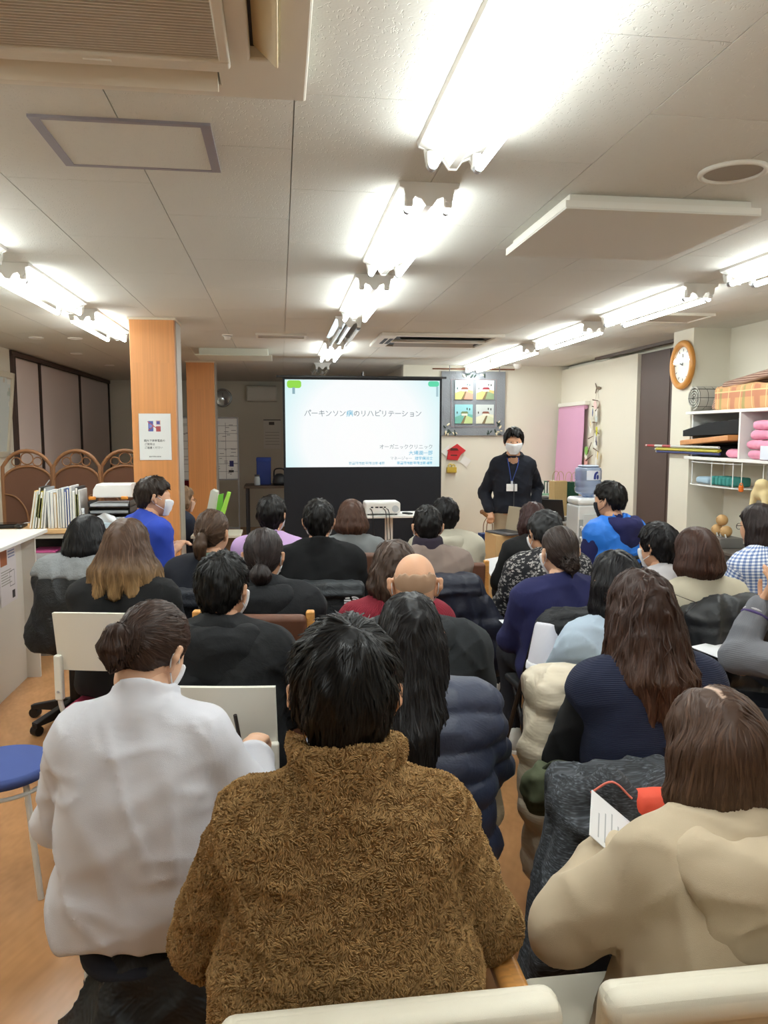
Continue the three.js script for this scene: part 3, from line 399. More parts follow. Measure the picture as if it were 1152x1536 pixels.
// ---------- ceiling lights ----------
const TUBE = M('#ffffff', .4, { emissive: LAMP_COLOR, emissiveIntensity: TUBE_GLOW }), TUBE_OFF = M('#e9ece8', .25), HOUSING = M('#eceae4', .45), lampParts = (() => {
  const L = 1.24, prof = [[-.112, 0], [.112, 0], [.108, -.014], [.03, -.052], [.012, -.078], [-.012, -.078], [-.03, -.052], [-.108, -.014]];
  const body = tr(prism(prof, L, .001), 0, 0, -L / 2), end = (z) => mg([tr(prism([[-.113, .0], [.113, 0], [.108, -.018], [.092, -.024], [.086, -.062], [.076, -.07], [.062, -.066], [.052, -.05], [.03, -.058], [.012, -.083], [-.012, -.083], [-.03, -.058], [-.052, -.05], [-.062, -.066], [-.076, -.07], [-.086, -.062], [-.092, -.024], [-.108, -.018]], .012, .002), 0, 0, z - .006), ...[-1, 1].map((s) => tr(bx(.03, .05, .03, 0, 0, 0, .008), s * .072, -.058, z - Math.sign(z) * .018))]);
  return { body, ends: [end(L / 2), end(-L / 2)], tube: rod([0, 0, -L / 2 + .03], [0, 0, L / 2 - .03], .0145, .0145, 14), cap: (z) => rod([0, 0, z - .015], [0, 0, z + .015], .0152, .0152, 14), L };
})();
const MIRROR = M('#dde2e3', .07, { metalness: .95 });
function ceilingLight(x, z, on, label, group) {
  const o = thing('ceiling_light', label, 'ceiling light', [x, CE, z], 0, group); mesh('housing', lampParts.body, on ? HOUSING : MIRROR, o);
  for (const e of lampParts.ends) mesh('end_cap', e, HOUSING, o);
  for (const s of [-1, 1]) { const t = mesh('fluorescent_tube', lampParts.tube, on ? TUBE : TUBE_OFF, o); t.position.set(s * .072, -.085, 0); for (const q of [-1, 1]) { const c = mesh('tube_cap', lampParts.cap(q * .575), STEEL, t); } }
  if (on) { const l = new THREE.RectAreaLight(LAMP_COLOR, PANEL_LIGHT, .2, 1.16); l.position.set(x, CE - .105, z); l.lookAt(x, 0, z); l.rotation.set(-PI / 2, 0, 0); l.castShadow = true; scene.add(l); }
  return o;
}
const ZL = [-.21, -1.83, -3.45, -5.08, -6.67, -8.26, -9.86];
[5, 3, 2, 1, 0].forEach((i, k) => ceilingLight(.545, ZL[i], true, ['lit twin-tube ceiling light just before the projection screen', 'lit twin-tube ceiling light next to the unlit one in the middle row', 'lit twin-tube ceiling light second from the unlit one in the middle row', 'lit twin-tube ceiling light beside the large air conditioner', 'lit twin-tube ceiling light behind the large air conditioner, fourth from the unlit one'][k], 'lit ceiling lights of the middle row'));
ceilingLight(.545, ZL[4], false, 'unlit twin-tube ceiling light between lit ones, before the projection screen');
ceilingLight(.545, -10.6, false, 'unlit twin-tube ceiling light above and behind the projection screen');
[5, 4, 3, 2, 1].forEach((i, k) => ceilingLight(2.53, ZL[i], true, ['second', 'third', 'fourth', 'fifth', 'sixth'][k] + ' lit twin-tube ceiling light from the grey quilt in the shelf wall row', 'lit ceiling lights of the shelf wall row'));
ceilingLight(2.53, -9.5, true, 'lit twin-tube ceiling light just above the grey quilt hanging');
[-6.56, -5.02, -3.45, -1.83].forEach((z, k) => ceilingLight(-1.42, z, true, ['first', 'second', 'third', 'fourth'][k] + ' lit twin-tube ceiling light from the notice pillar in its row', 'lit ceiling lights of the pillar row'));
// ---------- ceiling fittings ----------
const ACW = M('#e2ddd0', .5), ACW2 = M('#d5cfc1', .55), SLOT = M('#2b2a28', .7);
{ // near cassette, seen from below at its far corner
  const x0 = -.87, x1 = .075, z0 = -2.085, z1 = -1.14, o = thing('air_conditioner', 'large cream ceiling cassette air conditioner with ribbed square grille', 'air conditioner', [0, 0, 0]);
  const cx = (x0 + x1) / 2, cz = (z0 + z1) / 2, slotW = .075;
  const sq = (P, q, r) => { P.moveTo(-q, -r); P.lineTo(q, -r); P.lineTo(q, r); P.lineTo(-q, r); P.closePath(); return P; }, shp = sq(new THREE.Shape(), .468, .468); shp.holes.push(sq(new THREE.Path(), .297, .297)); for (let s = 0; s < 4; s++) { const h = new THREE.Path(), c = Math.cos(s * PI / 2), n = Math.sin(s * PI / 2); [[-.27, .335], [.27, .335], [.27, .41], [-.27, .41]].forEach(([a, b], k) => h[k ? 'lineTo' : 'moveTo'](a * c - b * n, a * n + b * c)); h.closePath(); shp.holes.push(h); }
  const pg = new THREE.ExtrudeGeometry(shp, { depth: .03, bevelEnabled: true, bevelSize: .006, bevelThickness: .006, bevelSegments: 2 }); pg.rotateX(PI / 2); pg.translate(cx, 2.536, cz); mesh('panel', pg, ACW, o); mesh('outer_rim', [box2(x0 - .004, x1 + .004, 2.536, 2.549, z0 - .004, z1 + .004, .005)], ACW2, o);
  mesh('case', box2(x0 + .02, x1 - .02, 2.53, 2.549, z0 + .02, z1 - .02), SLOT, o);
  for (let s = 0; s < 4; s++) { const f = tr(bx(.52, .006, .085, 0, 0, 0, .002), 0, 2.512, .372, 0, .75); f.rotateY(0); const h = tr(f, 0, 0, 0, s * PI / 2); mesh('louvre', tr(h, cx, 0, cz), M(s === 1 ? '#cdb98d' : '#d9d3c4', .5), o); }
  const gr = mesh('grille', [box2(cx - .295, cx + .295, 2.488, 2.512, cz - .295, cz - .262, .006), box2(cx - .295, cx + .295, 2.488, 2.512, cz + .262, cz + .295, .006), box2(cx - .295, cx - .27, 2.488, 2.512, cz - .262, cz + .262, .006), box2(cx + .27, cx + .295, 2.488, 2.512, cz - .262, cz + .262, .006), box2(cx - .03, cx + .03, 2.484, 2.488, cz - .285, cz - .278)], ACW, o);
  const sl = []; for (let k = 0; k < 46; k++) sl.push(tr(bx(.54, .004, .0075), cx, 2.498, cz - .26 + k * .0116, 0, .25)); const m = mesh('grille_ribs', sl, ACW2, gr); m.userData.kind = 'stuff'; mesh('filter', box2(cx - .27, cx + .27, 2.506, 2.509, cz - .262, cz + .262), M('#a59c88', .9), gr);
}
{ const o = thing('air_conditioner', 'slim cream ceiling cassette air conditioner in front of the quilt hanging', 'air conditioner', [1.48, CE, -7.4]);
  mesh('panel', [box2(-.57, .57, -.03, 0, -.47, -.40, .006), box2(-.57, .57, -.03, 0, .40, .47, .006), box2(-.57, -.42, -.03, 0, -.4, .4, .004), box2(.5, .57, -.03, 0, -.4, .4, .004), box2(-.42, .5, -.034, -.01, -.03, .03, .004)], ACW, o); mesh('case', box2(-.5, .5, -.012, -.001, -.42, .42), SLOT, o);
  mesh('louvre', tr(bx(.8, .006, .12, 0, 0, 0, .002), .04, -.026, .22, 0, .25), M('#9b958a', .5), o); mesh('louvre', tr(bx(.8, .006, .12, 0, 0, 0, .002), .04, -.026, -.22, 0, -.25), M('#9b958a', .5), o); for (const x of [-.5, -.45]) mesh('vent', box2(x - .015, x + .02, -.032, -.029, -.15, .25), SLOT, o); }
{ const o = thing('ceiling_hatch', 'ceiling access hatch with a lavender grey frame', 'hatch', [-.445, CE, -2.595]); const w = .255, d = .205, f = .03; mesh('frame', [box2(-w, w, -.008, 0, -d, -d + f * .6), box2(-w, w, -.008, 0, d - f * .6, d), box2(-w, -w + f, -.008, 0, -d + f * .6, d - f * .6), box2(w - f, w, -.008, 0, -d + f * .6, d - f * .6)], M('#9c98a0', .45, { metalness: .35 }), o); mesh('hatch_board', box2(-w + f, w - f, -.006, .0, -d + f * .6, d - f * .6), CEIL, o); }
{ const o = thing('air_deflector', 'large white square panel hung just below the ceiling', 'panel', [1.465, CE, -3.245]); mesh('deflector_plate', box2(-.395, .395, -.064, -.056, -.39, .39, .003), M('#dcd9cf', .55), o); mesh('rim', [box2(-.395, .395, -.056, -.032, .376, .386), box2(-.395, -.385, -.056, -.032, -.386, .376), box2(.385, .395, -.056, -.032, -.386, .376)], M('#e9e6dc', .5), o); mesh('ceiling_frame', [box2(-.37, .37, -.032, 0, -.36, .36, .004)], M('#e4e0d4', .5), o); for (const x of [-.34, .34]) for (const z of [-.31, .31]) mesh('hanger', rod([x, -.06, z], [x, -.0, z], .008), STEEL, o); }
{ const o = thing('ceiling_speaker', 'round white speaker set in the ceiling above the shelf side', 'speaker', [1.56, CE, -2.57]); mesh('rim', tr(new THREE.TorusGeometry(.105, .01, 8, 40), 0, -.004, 0, 0, PI / 2), M('#dcd8cd', .5), o); mesh('cover', lathe([[0, -.004], [.1, -.004], [.1, 0]], 36), M('#a9a49a', .8), o); }
{ const o = thing('smoke_detector', 'small white smoke detector on the ceiling near the pillars', 'smoke detector', [-.47, CE, -7.3]); mesh('base', lathe([[0, -.012], [.05, -.012], [.05, 0]], 24), WHITE, o); mesh('sensor', lathe([[0, -.045], [.025, -.045], [.03, -.02], [.042, -.012], [0, -.012]], 24), WHITE, o); }
function flatVent(x, z, w, d, lab, lit) { const o = thing('ceiling_vent', lab, 'vent', [x, CE, z]); mesh('frame', [box2(-w, w, -.02, 0, -d, -d + .02), box2(-w, w, -.02, 0, d - .02, d), box2(-w, -w + .02, -.02, 0, -d + .02, d - .02), box2(w - .02, w, -.02, 0, -d + .02, d - .02)], ACW, o); mesh('face', box2(-w + .02, w - .02, -.012, 0, -d + .02, d - .02), M(lit || '#b8b2a6', .6), o); return o; }
flatVent(3.05, -5.73, .22, .2, 'flat square ceiling vent close to the shelf wall'); flatVent(.02, -7.25, .23, .12, 'small flat ceiling vent before the dark kitchen');
{ const o = thing('air_deflector', 'pale green-white panel hung under the ceiling behind the notice pillar', 'panel', [-.48, CE, -8.7]); mesh('deflector_plate', box2(-.4, .4, -.08, -.07, -.3, .3, .004), M('#dfe3d8', .5), o); mesh('ceiling_frame', box2(-.36, .36, -.07, 0, -.26, .26), M('#d8dace', .6), o); }
for (const [x, z] of [[-2.27, -7.74], [-1.92, -7.75], [-2.27, -9.2], [-2.23, -10.7]]) { const o = thing('downlight', 'small round unlit downlight set in the ceiling near the closet doors', 'downlight', [x, CE, z], 0, 'unlit downlights by the closet doors'); mesh('trim_ring', tr(new THREE.TorusGeometry(.06, .008, 8, 28), 0, -.003, 0, 0, PI / 2), WHITE, o); mesh('reflector', lathe([[0, .0], [.03, -.001], [.058, -.003]], 24), M('#cfcabf', .3), o); }
{ const o = thing('pendant_sensor', 'small white dome fixed to the ceiling near the back corner', 'dome sensor', [3.1, CE, -9.9]); mesh('dome', lathe([[0, -.06], [.03, -.055], [.05, -.03], [.055, 0]], 24), WHITE, o); }
// ---------- lettering: pen strokes of the characters on the slide and the notices, on a 10 x 10 field ----------
const GLYPH = {
  'ハ': '4,2 3,5 1,8.5|6,2 7.5,5 9,8.5', 'ー': '1,5 9,5', 'キ': '2,3.3 8.3,2.5|1.2,6 9,5.2|4.6,1 5.8,9.3', 'ン': '1.5,2.2 3.6,3.6|1.8,8.6 5,7.6 8.8,3', 'ソ': '2,2 3.2,4.6|8,2 7.2,5.4 4,8.8',
  '病': '5.5,.6 5.5,1.8|2,2 9.5,2|2.5,2 2.2,6 1,9.4|.8,3.2 1.7,4.4|.5,6.3 2.2,5.4|3.8,3.6 9.3,3.6|4,5.2 4,9.4|4,5.2 9.2,5.2 9.2,9.2|6.5,3.6 6.5,5.4 5,7.6|6.5,5.4 8.2,7.4', 'の': '5.2,2.2 4.2,6.5 2.6,7.9 1.5,6.3 2.5,3.6 5.2,2.2 8,3.2 8.6,5.8 7.4,8 5.6,8.8', 'リ': '2.6,1.8 2.6,5.8|7.2,1.5 7.2,5.6 6,7.8 4,9.2',
  'ビ': '2.5,1.5 2.5,7.5 3.3,8.5 8.2,8.5|7.4,3 2.6,5|8,.8 8.7,2|9.2,.4 9.9,1.6', 'テ': '2.4,2.2 7.8,2.2|1.2,4.6 9,4.6|5.2,4.6 4.8,7.4 2.8,9.2', 'シ': '2,1.8 4,3|1.2,4.4 3.2,5.6|1.8,8.8 5.4,7.6 9,3.4', 'ョ': '3,4 7.6,4 7.6,9|3.2,6.4 7.6,6.4|3,9 7.6,9', 'オ': '1.2,3.4 9,3.4|6.2,1 6.2,9 5,8.8|6,3.6 1.4,7.8',
  'ガ': '1.4,3.4 8,3.4 7.6,8.4 6.4,8.4|4.6,1.2 4.2,5.4 1.6,8.8|8.4,.8 9,1.9|9.4,.4 10,1.5', 'ニ': '2.2,2.8 7.8,2.8|1.2,8 9,8', 'ッ': '2.6,4.8 3.3,6.2|5,4.4 5.5,5.8|7.8,4.6 7,7.2 4.6,9', 'ク': '3.8,1.2 3.2,3.4 1.4,5.4|3.6,2.6 8,2.6 6.8,6.4 3,9.4', 'マ': '1.2,2.4 8.8,2.4 5.4,6.4|3.6,5.2 6.4,8.4', 'ネ': '5,.8 5,2|2,2.6 7.8,2.6 5,5 1.2,7|5,4.6 5,9.4|6.2,5.4 8.8,7', 'ャ': '1.8,5.4 8.4,4.4 6.8,6.8|4,3.4 5.4,9.4',
  'で': '1.2,2.4 8.6,1.8 4.6,4.4 4.2,7 6.4,8.8|6.8,4.4 7.6,5.6|8.2,3.8 9,5', 'ご': '2.4,2.4 7,2.4 5.6,3.4|2,6.4 2.4,8.2 8.4,8.2|8,1 8.7,2.2|9.2,.6 9.9,1.8', 'は': '2,1.6 1.6,5 2,9|4,3.6 9,3.6|6.8,1.4 6.8,7.4 5,8.8 4,7.4 6.8,7.2 9,8.8', 'く': '6.6,1.2 3,5 6.8,9', 'だ': '1,3 5.6,3|3.2,1.2 1.2,9|5.2,5 8.4,5|5,8.4 8.6,8.6|7.4,1 8,2.2|8.8,.6 9.4,1.8', 'さ': '1.6,3.2 8.4,2.8|4.6,1 6.8,6|2.4,6.4 3.4,8.6 7.4,8.4', 'い': '2,2.4 2.2,6.6 3.8,8|7.4,2.8 8.2,6',
  '館': '3,.8 1,3.4|3,.8 5,3|2,3.6 4,3.6|1.6,4.6 4.4,4.6 4.4,7 1.6,7|1.6,4.6 1.6,9.2 4.6,8.2|7.4,.6 7.4,1.8|5.4,3 5.4,2 9.6,2 9.6,3|6.4,3.6 6.4,9.4|6.4,3.6 9,3.6 9,5.6 6.4,5.6|6.4,7 9.2,7 9.2,9.2 6.4,9.2', '内': '2,9.4 2,3 8.4,3 8.4,9 7.4,9|5.2,1 5.2,4.4 3.4,7|5.2,4.6 7.2,7',
  '携': '2.4,1 2.4,9 1.6,8.6|.8,3 4,3|.8,6.4 4,5.2|5.8,1 4.6,3.4|5.4,2.6 5.4,6|5.4,2.4 9,2.4|5.4,3.8 9,3.8|5.4,5 9,5|7.2,1.2 7.2,6|4.8,6.8 8.6,6.8 8,9.4|6.2,6.8 4.4,9.4', '帯': '1,2.6 9,2.6|2.8,1 2.8,4|5,.8 5,4|7.2,1 7.2,4 2.8,4|1,5.8 1,5 9,5 9,5.8|2.6,9 2.6,6.6 7.6,6.6 7.6,8.6|5,5.4 5,9.6', '電': '2,1.2 8,1.2|1,3.6 1,2.4 9,2.4 9,3.6|5,1.2 5,4.6|2.6,3.4 3.6,3.4|6.4,3.4 7.4,3.4|2.2,5.2 7.8,5.2 7.8,8 2.2,8 2.2,5.2|2.2,6.6 7.8,6.6|5,5 5,9.2 9,9.2 9,8',
  '話': '2.4,.8 2.8,1.6|.8,2.4 4.4,2.4|1.2,4 4,4|1.2,5.4 4,5.4|1.2,6.8 4,6.8 4,9 1.2,9 1.2,6.8|8.6,1 5.4,2|4.8,4 9.4,4|7,1.6 7,6|5.4,6.2 8.8,6.2 8.8,9.2 5.4,9.2 5.4,6.2', '使': '3,.8 1,4.2|2.2,3 2.2,9.4|4,2.2 9.4,2.2|4.8,3.6 8.8,3.6 8.8,5.6 4.8,5.6 4.8,3.6|6.8,1 6.8,6 4,9.4|4.8,6.6 9.4,9.4', '用': '2,1.6 2,7 1,9.4|2,1.6 8.6,1.6 8.6,9.2 7.6,9|2,4 8.6,4|2,6.4 8.6,6.4|5.2,1.6 5.2,9.2',
  '遠': '1.4,1.4 2.4,2.6|.8,4.6 2.4,4.6 2.4,7.4 .8,8.6|2.4,7.6 4,9.2 9.4,9.2|4,2 9,2|6.4,.8 6.4,3.4|3.6,3.4 9.4,3.4|4.6,4.4 8.4,4.4 8.4,6 4.6,6 4.6,4.4|6.4,6 6.4,8.4|6,6.4 4,8|6.8,6.4 9,8', '慮': '5,.6 5,2.4|5,1.4 8,1.4|1.6,2.6 9,2.6|1.8,2.6 1.6,6 .8,9|3.4,3.6 7.6,3.6|3.4,4.8 7.8,4.8 7.8,6.8 3.4,6.8 3.4,4.8|3.4,5.8 7.8,5.8|5.6,4.8 5.6,6.8|2.8,8 2.4,9.2|4.4,7.6 4.6,9.4 7.6,9.4 7.6,8.6|6,7.4 6.6,8.4|8.6,7.6 9.2,8.8',
  '大': '1,3.8 9,3.8|5,1 4.8,4.6 1.2,9.2|5.2,4.4 9,9.2', '場': '2.4,1.4 2.4,7.6|.8,3.6 4,3.6|.6,8 4.2,6.8|5.2,1.2 8.8,1.2 8.8,4 5.2,4 5.2,1.2|5.2,2.6 8.8,2.6|4.2,5.2 9.6,5.2|5.6,5.2 4.4,7|5.4,6.2 9.2,6.2 8.8,9.2 7.8,9|7.2,6.4 5.4,9.2', '潤': '1,1.4 2,2.4|.8,4 1.8,5|1,9 2.4,6.4|3.4,1.6 3.4,9.4|3.4,1.6 5.6,1.6 5.6,3.6 3.4,3.6|6.8,3.6 6.8,1.6 9.2,1.6 9.2,9.2|6.8,3.6 9.2,3.6|4.4,5 8,5|4.6,6.6 8,6.6|4.4,8.4 8.2,8.4|6.2,5 6.2,8.4', '一': '1,5 9,5', '郎': '1.4,1.6 4.8,1.6 4.8,5 1.4,5|1.4,3.2 4.8,3.2|1.4,1.2 1.4,9 3.6,8|3.6,6.4 4.8,8.6|6.4,1.4 6.4,9.4|6.4,1.4 9,1.4 7.6,4 9,6 7.2,7.2',
  '理': '1,2 4,2|1,5 4,5|.8,8.6 4.2,7.8|2.5,2 2.5,8.2|5.2,1.6 9,1.6 9,5 5.2,5 5.2,1.6|5.2,3.3 9,3.3|7.1,1.6 7.1,9|5.2,7 9,7|4.6,9 9.6,9', '学': '2.4,.8 3,2|4.8,.6 5.2,1.8|7.8,.8 7,2|1,4 1,2.6 9,2.6 9,4|3,4.2 7,4.2 5.2,5.6 5.2,9.2 4.2,9|1,6.6 9,6.6', '法': '1,1.4 2,2.4|.8,4 1.8,5|1,9 2.4,6.4|4,2.8 9,2.8|6.4,1 6.4,5|3.4,5 9.6,5|6,5 4.2,8.6 8.6,8.2|7.6,6.8 9.2,9.2', '士': '1,3.8 9,3.8|5,1 5,9|2,9 8,9',
};
GLYPH['パ'] = GLYPH['ハ'] + '|8.6,.4 9.6,1 9.6,2 8.6,2.5 7.8,2 7.8,1 8.6,.4'; GLYPH['ジ'] = GLYPH['シ'] + '|8,.8 8.7,2|9.2,.4 9.9,1.6'; GLYPH['療'] = GLYPH['病'] + '|4.5,6.4 9,6.4|5,8 8.6,8';
function write(c, text, x, y, size, color, weight = .09, gap = 1) {
  c.strokeStyle = color; c.lineWidth = size * weight; c.lineCap = 'round'; c.lineJoin = 'round'; const R = rng(text.length * 31 + 7);
  for (const ch of text) {
    let g = GLYPH[ch]; if (ch === '□') { g = ''; for (let i = 0; i < 7; i++) { const h = R() < .5, a = 1 + R() * 8, b = 1 + R() * 8; g += (i ? '|' : '') + (h ? `1.2,${a} 8.8,${a}` : `${b},1.5 ${b},9`); } }
    if (g) for (const s of g.split('|')) { c.beginPath(); s.split(' ').forEach((p, i) => { const [a, b] = p.split(',').map(Number); c[i ? 'lineTo' : 'moveTo'](x + a * size / 10, y + b * size / 10); }); c.stroke(); }
    x += size * gap;
  }
}
const flat = (w, h, mat, x, y, z, ry = 0, name = 'print', parent, t = .0015) => { const g = new THREE.BoxGeometry(w, h, t); g.rotateY(ry); g.translate(x, y, z); return mesh(name, g, mat, parent); };
const printed = (w, h, draw, rough = .6, o = {}) => new THREE.MeshStandardMaterial({ map: canvasTex(w, h, draw), roughness: rough, ...o });

// ---------- projection screen ----------
{ const o = thing('projection_screen', 'tripod projection screen with black border showing the lecture title slide', 'screen', [.998, 0, -9.3]);
  const slide = canvasTex(1024, 576, (c, w, h) => {
    c.fillStyle = '#f4fbff'; c.fillRect(0, 0, w, h); const g = c.createRadialGradient(w * .5, h * .75, 60, w * .5, h * .55, 660); g.addColorStop(0, '#ffffff'); g.addColorStop(.55, '#fbfeff'); g.addColorStop(1, '#c9f2f6'); c.fillStyle = g; c.fillRect(0, 0, w, h);
    c.fillStyle = '#96dd4e'; c.beginPath(); c.roundRect(14, 6, 92, 50, 18); c.fill(); c.fillStyle = '#8fb0bb'; c.fillRect(48, 52, 17, 42); c.fillStyle = '#63dcae'; c.beginPath(); c.roundRect(945, 4, 74, 36, 16); c.fill(); c.fillStyle = '#a9c9d2'; c.fillRect(1000, 40, 14, 66);
    write(c, 'パーキンソン', 122, 196, 46, '#74838b', .075); write(c, '病', 398, 196, 46, '#63b6d6', .08); write(c, 'のリハビリテーション', 444, 196, 46, '#74838b', .075);
    write(c, 'オーガニッククリニック', 618, 424, 33, '#838f95', .075); write(c, '大場潤一郎', 815, 466, 33, '#62b5d8', .08); write(c, 'マネージャー', 690, 506, 25, '#9aa9b0', .07); write(c, '理学療法士', 856, 506, 25, '#62b5d8', .08); write(c, '□□□□□□□□□□□', 412, 540, 22, '#86bcd2', .07); write(c, '□□□□□□□□□□□', 735, 540, 22, '#62b5d8', .08);
  });
  const W = 1.875, H = 1.045; mesh('screen_surface', tr(new THREE.BoxGeometry(W, H, .003), 0, 1.765, .0), new THREE.MeshStandardMaterial({ color: 0x222222, roughness: .9, map: slide, emissive: 0xffffff, emissiveMap: slide, emissiveIntensity: .86 }), o);
  mesh('border', [box2(-W / 2 - .025, W / 2 + .025, 2.287, 2.31, -.004, .004), box2(-W / 2 - .025, -W / 2, 1.243, 2.287, -.004, .004), box2(W / 2, W / 2 + .025, 1.243, 2.287, -.004, .004)], M('#15171b', .8), o);
  mesh('black_drop', box2(-W / 2 - .025, W / 2 + .025, .3, 1.243, -.004, .004), M('#171a22', .85, { bumpMap: texAt('weave', .02), bumpScale: .0004 }), o);
  mesh('top_bar', box2(-W / 2 - .1, W / 2 + .08, 2.31, 2.335, -.02, .02, .005), M('#1a1b1d', .5), o); mesh('case', rod([-W / 2 - .06, .27, -.01], [W / 2 + .06, .27, -.01], .045, .045, 16), M('#1a1b1d', .45), o); mesh('post', rod([0, .1, -.06], [0, 2.38, -.06], .016), M('#26282b', .4, { metalness: .6 }), o); mesh('hook', tube([[0, 2.33, -.02], [0, 2.38, -.02], [0, 2.39, -.06]], .006), STEEL, o);
  for (const a of [.5, PI - .5, -PI / 2]) mesh('leg', rod([0, .32, -.06], [Math.cos(a) * .45, .012, -.06 + Math.sin(a) * .45 * (a < 0 ? 1 : .6)], .012), M('#26282b', .4, { metalness: .6 }), o);
  const l = new THREE.RectAreaLight(0xeafcff, .55, W, H); l.position.set(.998, 1.765, -9.28); l.lookAt(.998, 1.765, 0); l.castShadow = true; scene.add(l);
}
// ---------- projector on its white table ----------
{ const t = thing('projector_table', 'narrow white table carrying the projector', 'table', [1.02, 0, -7.25]); mesh('tabletop', box2(-.3, .3, .862, .885, -.2, .2, .006), WHITE, t); mesh('column', box2(-.035, .035, .05, .862, -.03, .03, .004), M('#d9d9d6', .4), t); mesh('foot', [box2(-.24, .24, .0, .03, -.03, .03, .006), box2(-.03, .03, .0, .05, -.2, .2, .006)], M('#d9d9d6', .4), t);
  const p = thing('projector', 'white projector with cables plugged in its back panel', 'projector', [.945, .885, -7.22]); mesh('case', box2(-.165, .165, .012, .125, -.13, .13, .022), WHITEGLOSS, p); mesh('lens', rod([.05, .075, -.13], [.05, .075, -.155], .035, .032, 20), M('#111418', .1), p); for (const x of [-.13, .13]) mesh('foot', rod([x, 0, .08], [x, .014, .08], .012), BLACK, p);
  mesh('speaker_grille', tr(lathe([[0, 0], [.032, 0], [.034, -.002]], 24), .115, .06, .1305, 0, PI / 2), M('#c4c8cb', .6), p); for (const [x, w] of [[-.105, .022], [-.06, .03], [-.02, .03], [.015, .02]]) mesh('port', box2(x - w / 2, x + w / 2, .07, .083, .1295, .1315), M('#1d2127', .4), p);
  for (const [x, e] of [[-.125, .18], [.0, .24], [.03, .3]]) solo('cable', tube([[.945 + x, .95, -7.088], [.945 + x + .01, .945, -7.06], [.945 + x + .02, .9, -7.04], [.945 + x + .03, .7, -7.035], [.945 + x + .05, .3, -7.04], [.945 + x + .15, .01, -7.06], [1.2 + e, .008, -7.2]], .004, 40, 6), BLACK, 'black cable hanging from the back of the projector', 'cable', 'cables behind the projector');
  const r = thing('remote_control', 'black remote control lying beside the projector', 'remote', [1.19, .885, -7.18], .5); mesh('body', bx(.05, .016, .11, 0, .008, 0, .006), BLACK, r); mesh('keypad', bx(.035, .002, .06, 0, .017, 0), DARKGREY, r); solo('paper_sheet', tr(bx(.14, .001, .2), 1.245, .8856, -7.3, .2), M('#eeeeea', .8), 'white paper sheet lying on the projector table', 'paper'); }
// ---------- quilt hanging, paper ornaments ----------
{ const o = thing('quilt_hanging', 'grey quilted wall hanging with four square appliqué landscapes', 'wall hanging', [2.566, 0, ZB + .02]); const g = new THREE.BoxGeometry(.87, .85, .012, 24, 24, 1), p = g.attributes.position; for (let i = 0; i < p.count; i++) { const x = p.getX(i), y = p.getY(i); p.setZ(i, p.getZ(i) + .004 * Math.sin(x * 21) * Math.sin(y * 19) + .006 * Math.sin(x * 5 + 1)); } g.computeVertexNormals(); g.translate(0, 2.046, .01); mesh('quilt', boxUV(g), M('#84878c', .95, { bumpMap: texAt('cloth', .08), bumpScale: .003 }), o);
  mesh('rod', rod([-.56, 2.5, .012], [.56, 2.5, .012], .009), M('#7c4b31', .6), o); for (const x of [-.33, .35]) mesh('hanging_loop', tube([[x, 2.46, .012], [x, 2.5, .024], [x, 2.545, .01]], .005), M('#8a8d92', .9), o);
  mesh('seam', [box2(-.31, .31, 2.36, 2.365, .02, .026), box2(-.31, .31, 1.735, 1.74, .02, .026), box2(-.31, -.305, 1.74, 2.36, .02, .026), box2(.305, .31, 1.74, 2.36, .02, .026)], M('#9a8487', .9), o);
  const scenes = [['#bfd4da', '#e5d27a', '#e0937e', '#d8a9a0', '#7a3b2e'], ['#d9dbe0', '#d7b978', '#8a9d7a', '#9a9d9c', '#8e2f38'], ['#8fc3c9', '#6fae9f', '#b9c98a', '#d9d7b4', '#6f7f55'], ['#c6ccca', '#dedcc4', '#ced2b4', '#cfc9b0', '#8c5a4a']];
  scenes.forEach((s, i) => { const x = i % 2 ? .155 : -.135, y = i < 2 ? 2.225 : 1.905, pm = mesh('appliqué_square'.replace('é', 'e'), tr(bx(.245, .255, .006, 0, 0, 0, .002), x, y, .026), fabric(s[0], 'weave', .03), o);
    const sh = (pts, c, dz) => mesh('patch', tr(prism(pts, .003), x, y, .029 + dz), fabric(c, 'weave', .03), pm); sh([[-.12, -.125], [.12, -.125], [.12, -.01], [.02, .01], [-.12, -.04]], s[1], 0); sh([[.0, -.125], [.12, -.125], [.12, -.05], [.04, -.02], [.0, -.03]], s[2], .0015); sh([[-.04, -.125], [.0, -.125], [.035, -.02], [.015, -.02]], '#7b6a4c', .003); sh([[-.03, -.02], [.05, -.02], [.05, .01], [-.03, .01]], '#e8e2d2', .003); sh([[-.045, .008], [.065, .008], [.045, .035], [-.025, .035]], s[4], .0045);
    for (const [tx, ty] of [[.045, .07], [.08, .065], [-.09, .02]]) mesh('patch', ball(.012, x + tx, y + ty, .033, .6, 1.4, .3, 8), fabric('#2f3a34', 'weave', .03), pm); });
  const leaf = (x, y, a, c, k = 1) => mesh('leaf', tr(ball(.018 * k, 0, 0, 0, 1.5, .6, .25, 8), x, y, .026, 0, 0, a), fabric(c, 'weave', .03), o), R = rng(5);
  for (const [cx, cy, dx, dy] of [[-.36, 1.72, .05, .12], [.36, 1.72, .05, .12], [0, 2.42, .2, .02], [-.3, 1.66, .1, .03], [.28, 1.66, .1, .03]]) for (let i = 0; i < 8; i++) leaf(cx + (R() - .5) * 2 * dx * .8, cy + (R() - .5) * 2 * dy * .7, R() * PI, i % 3 ? '#3a4740' : '#e6d9b8', .7 + .5 * R()); }
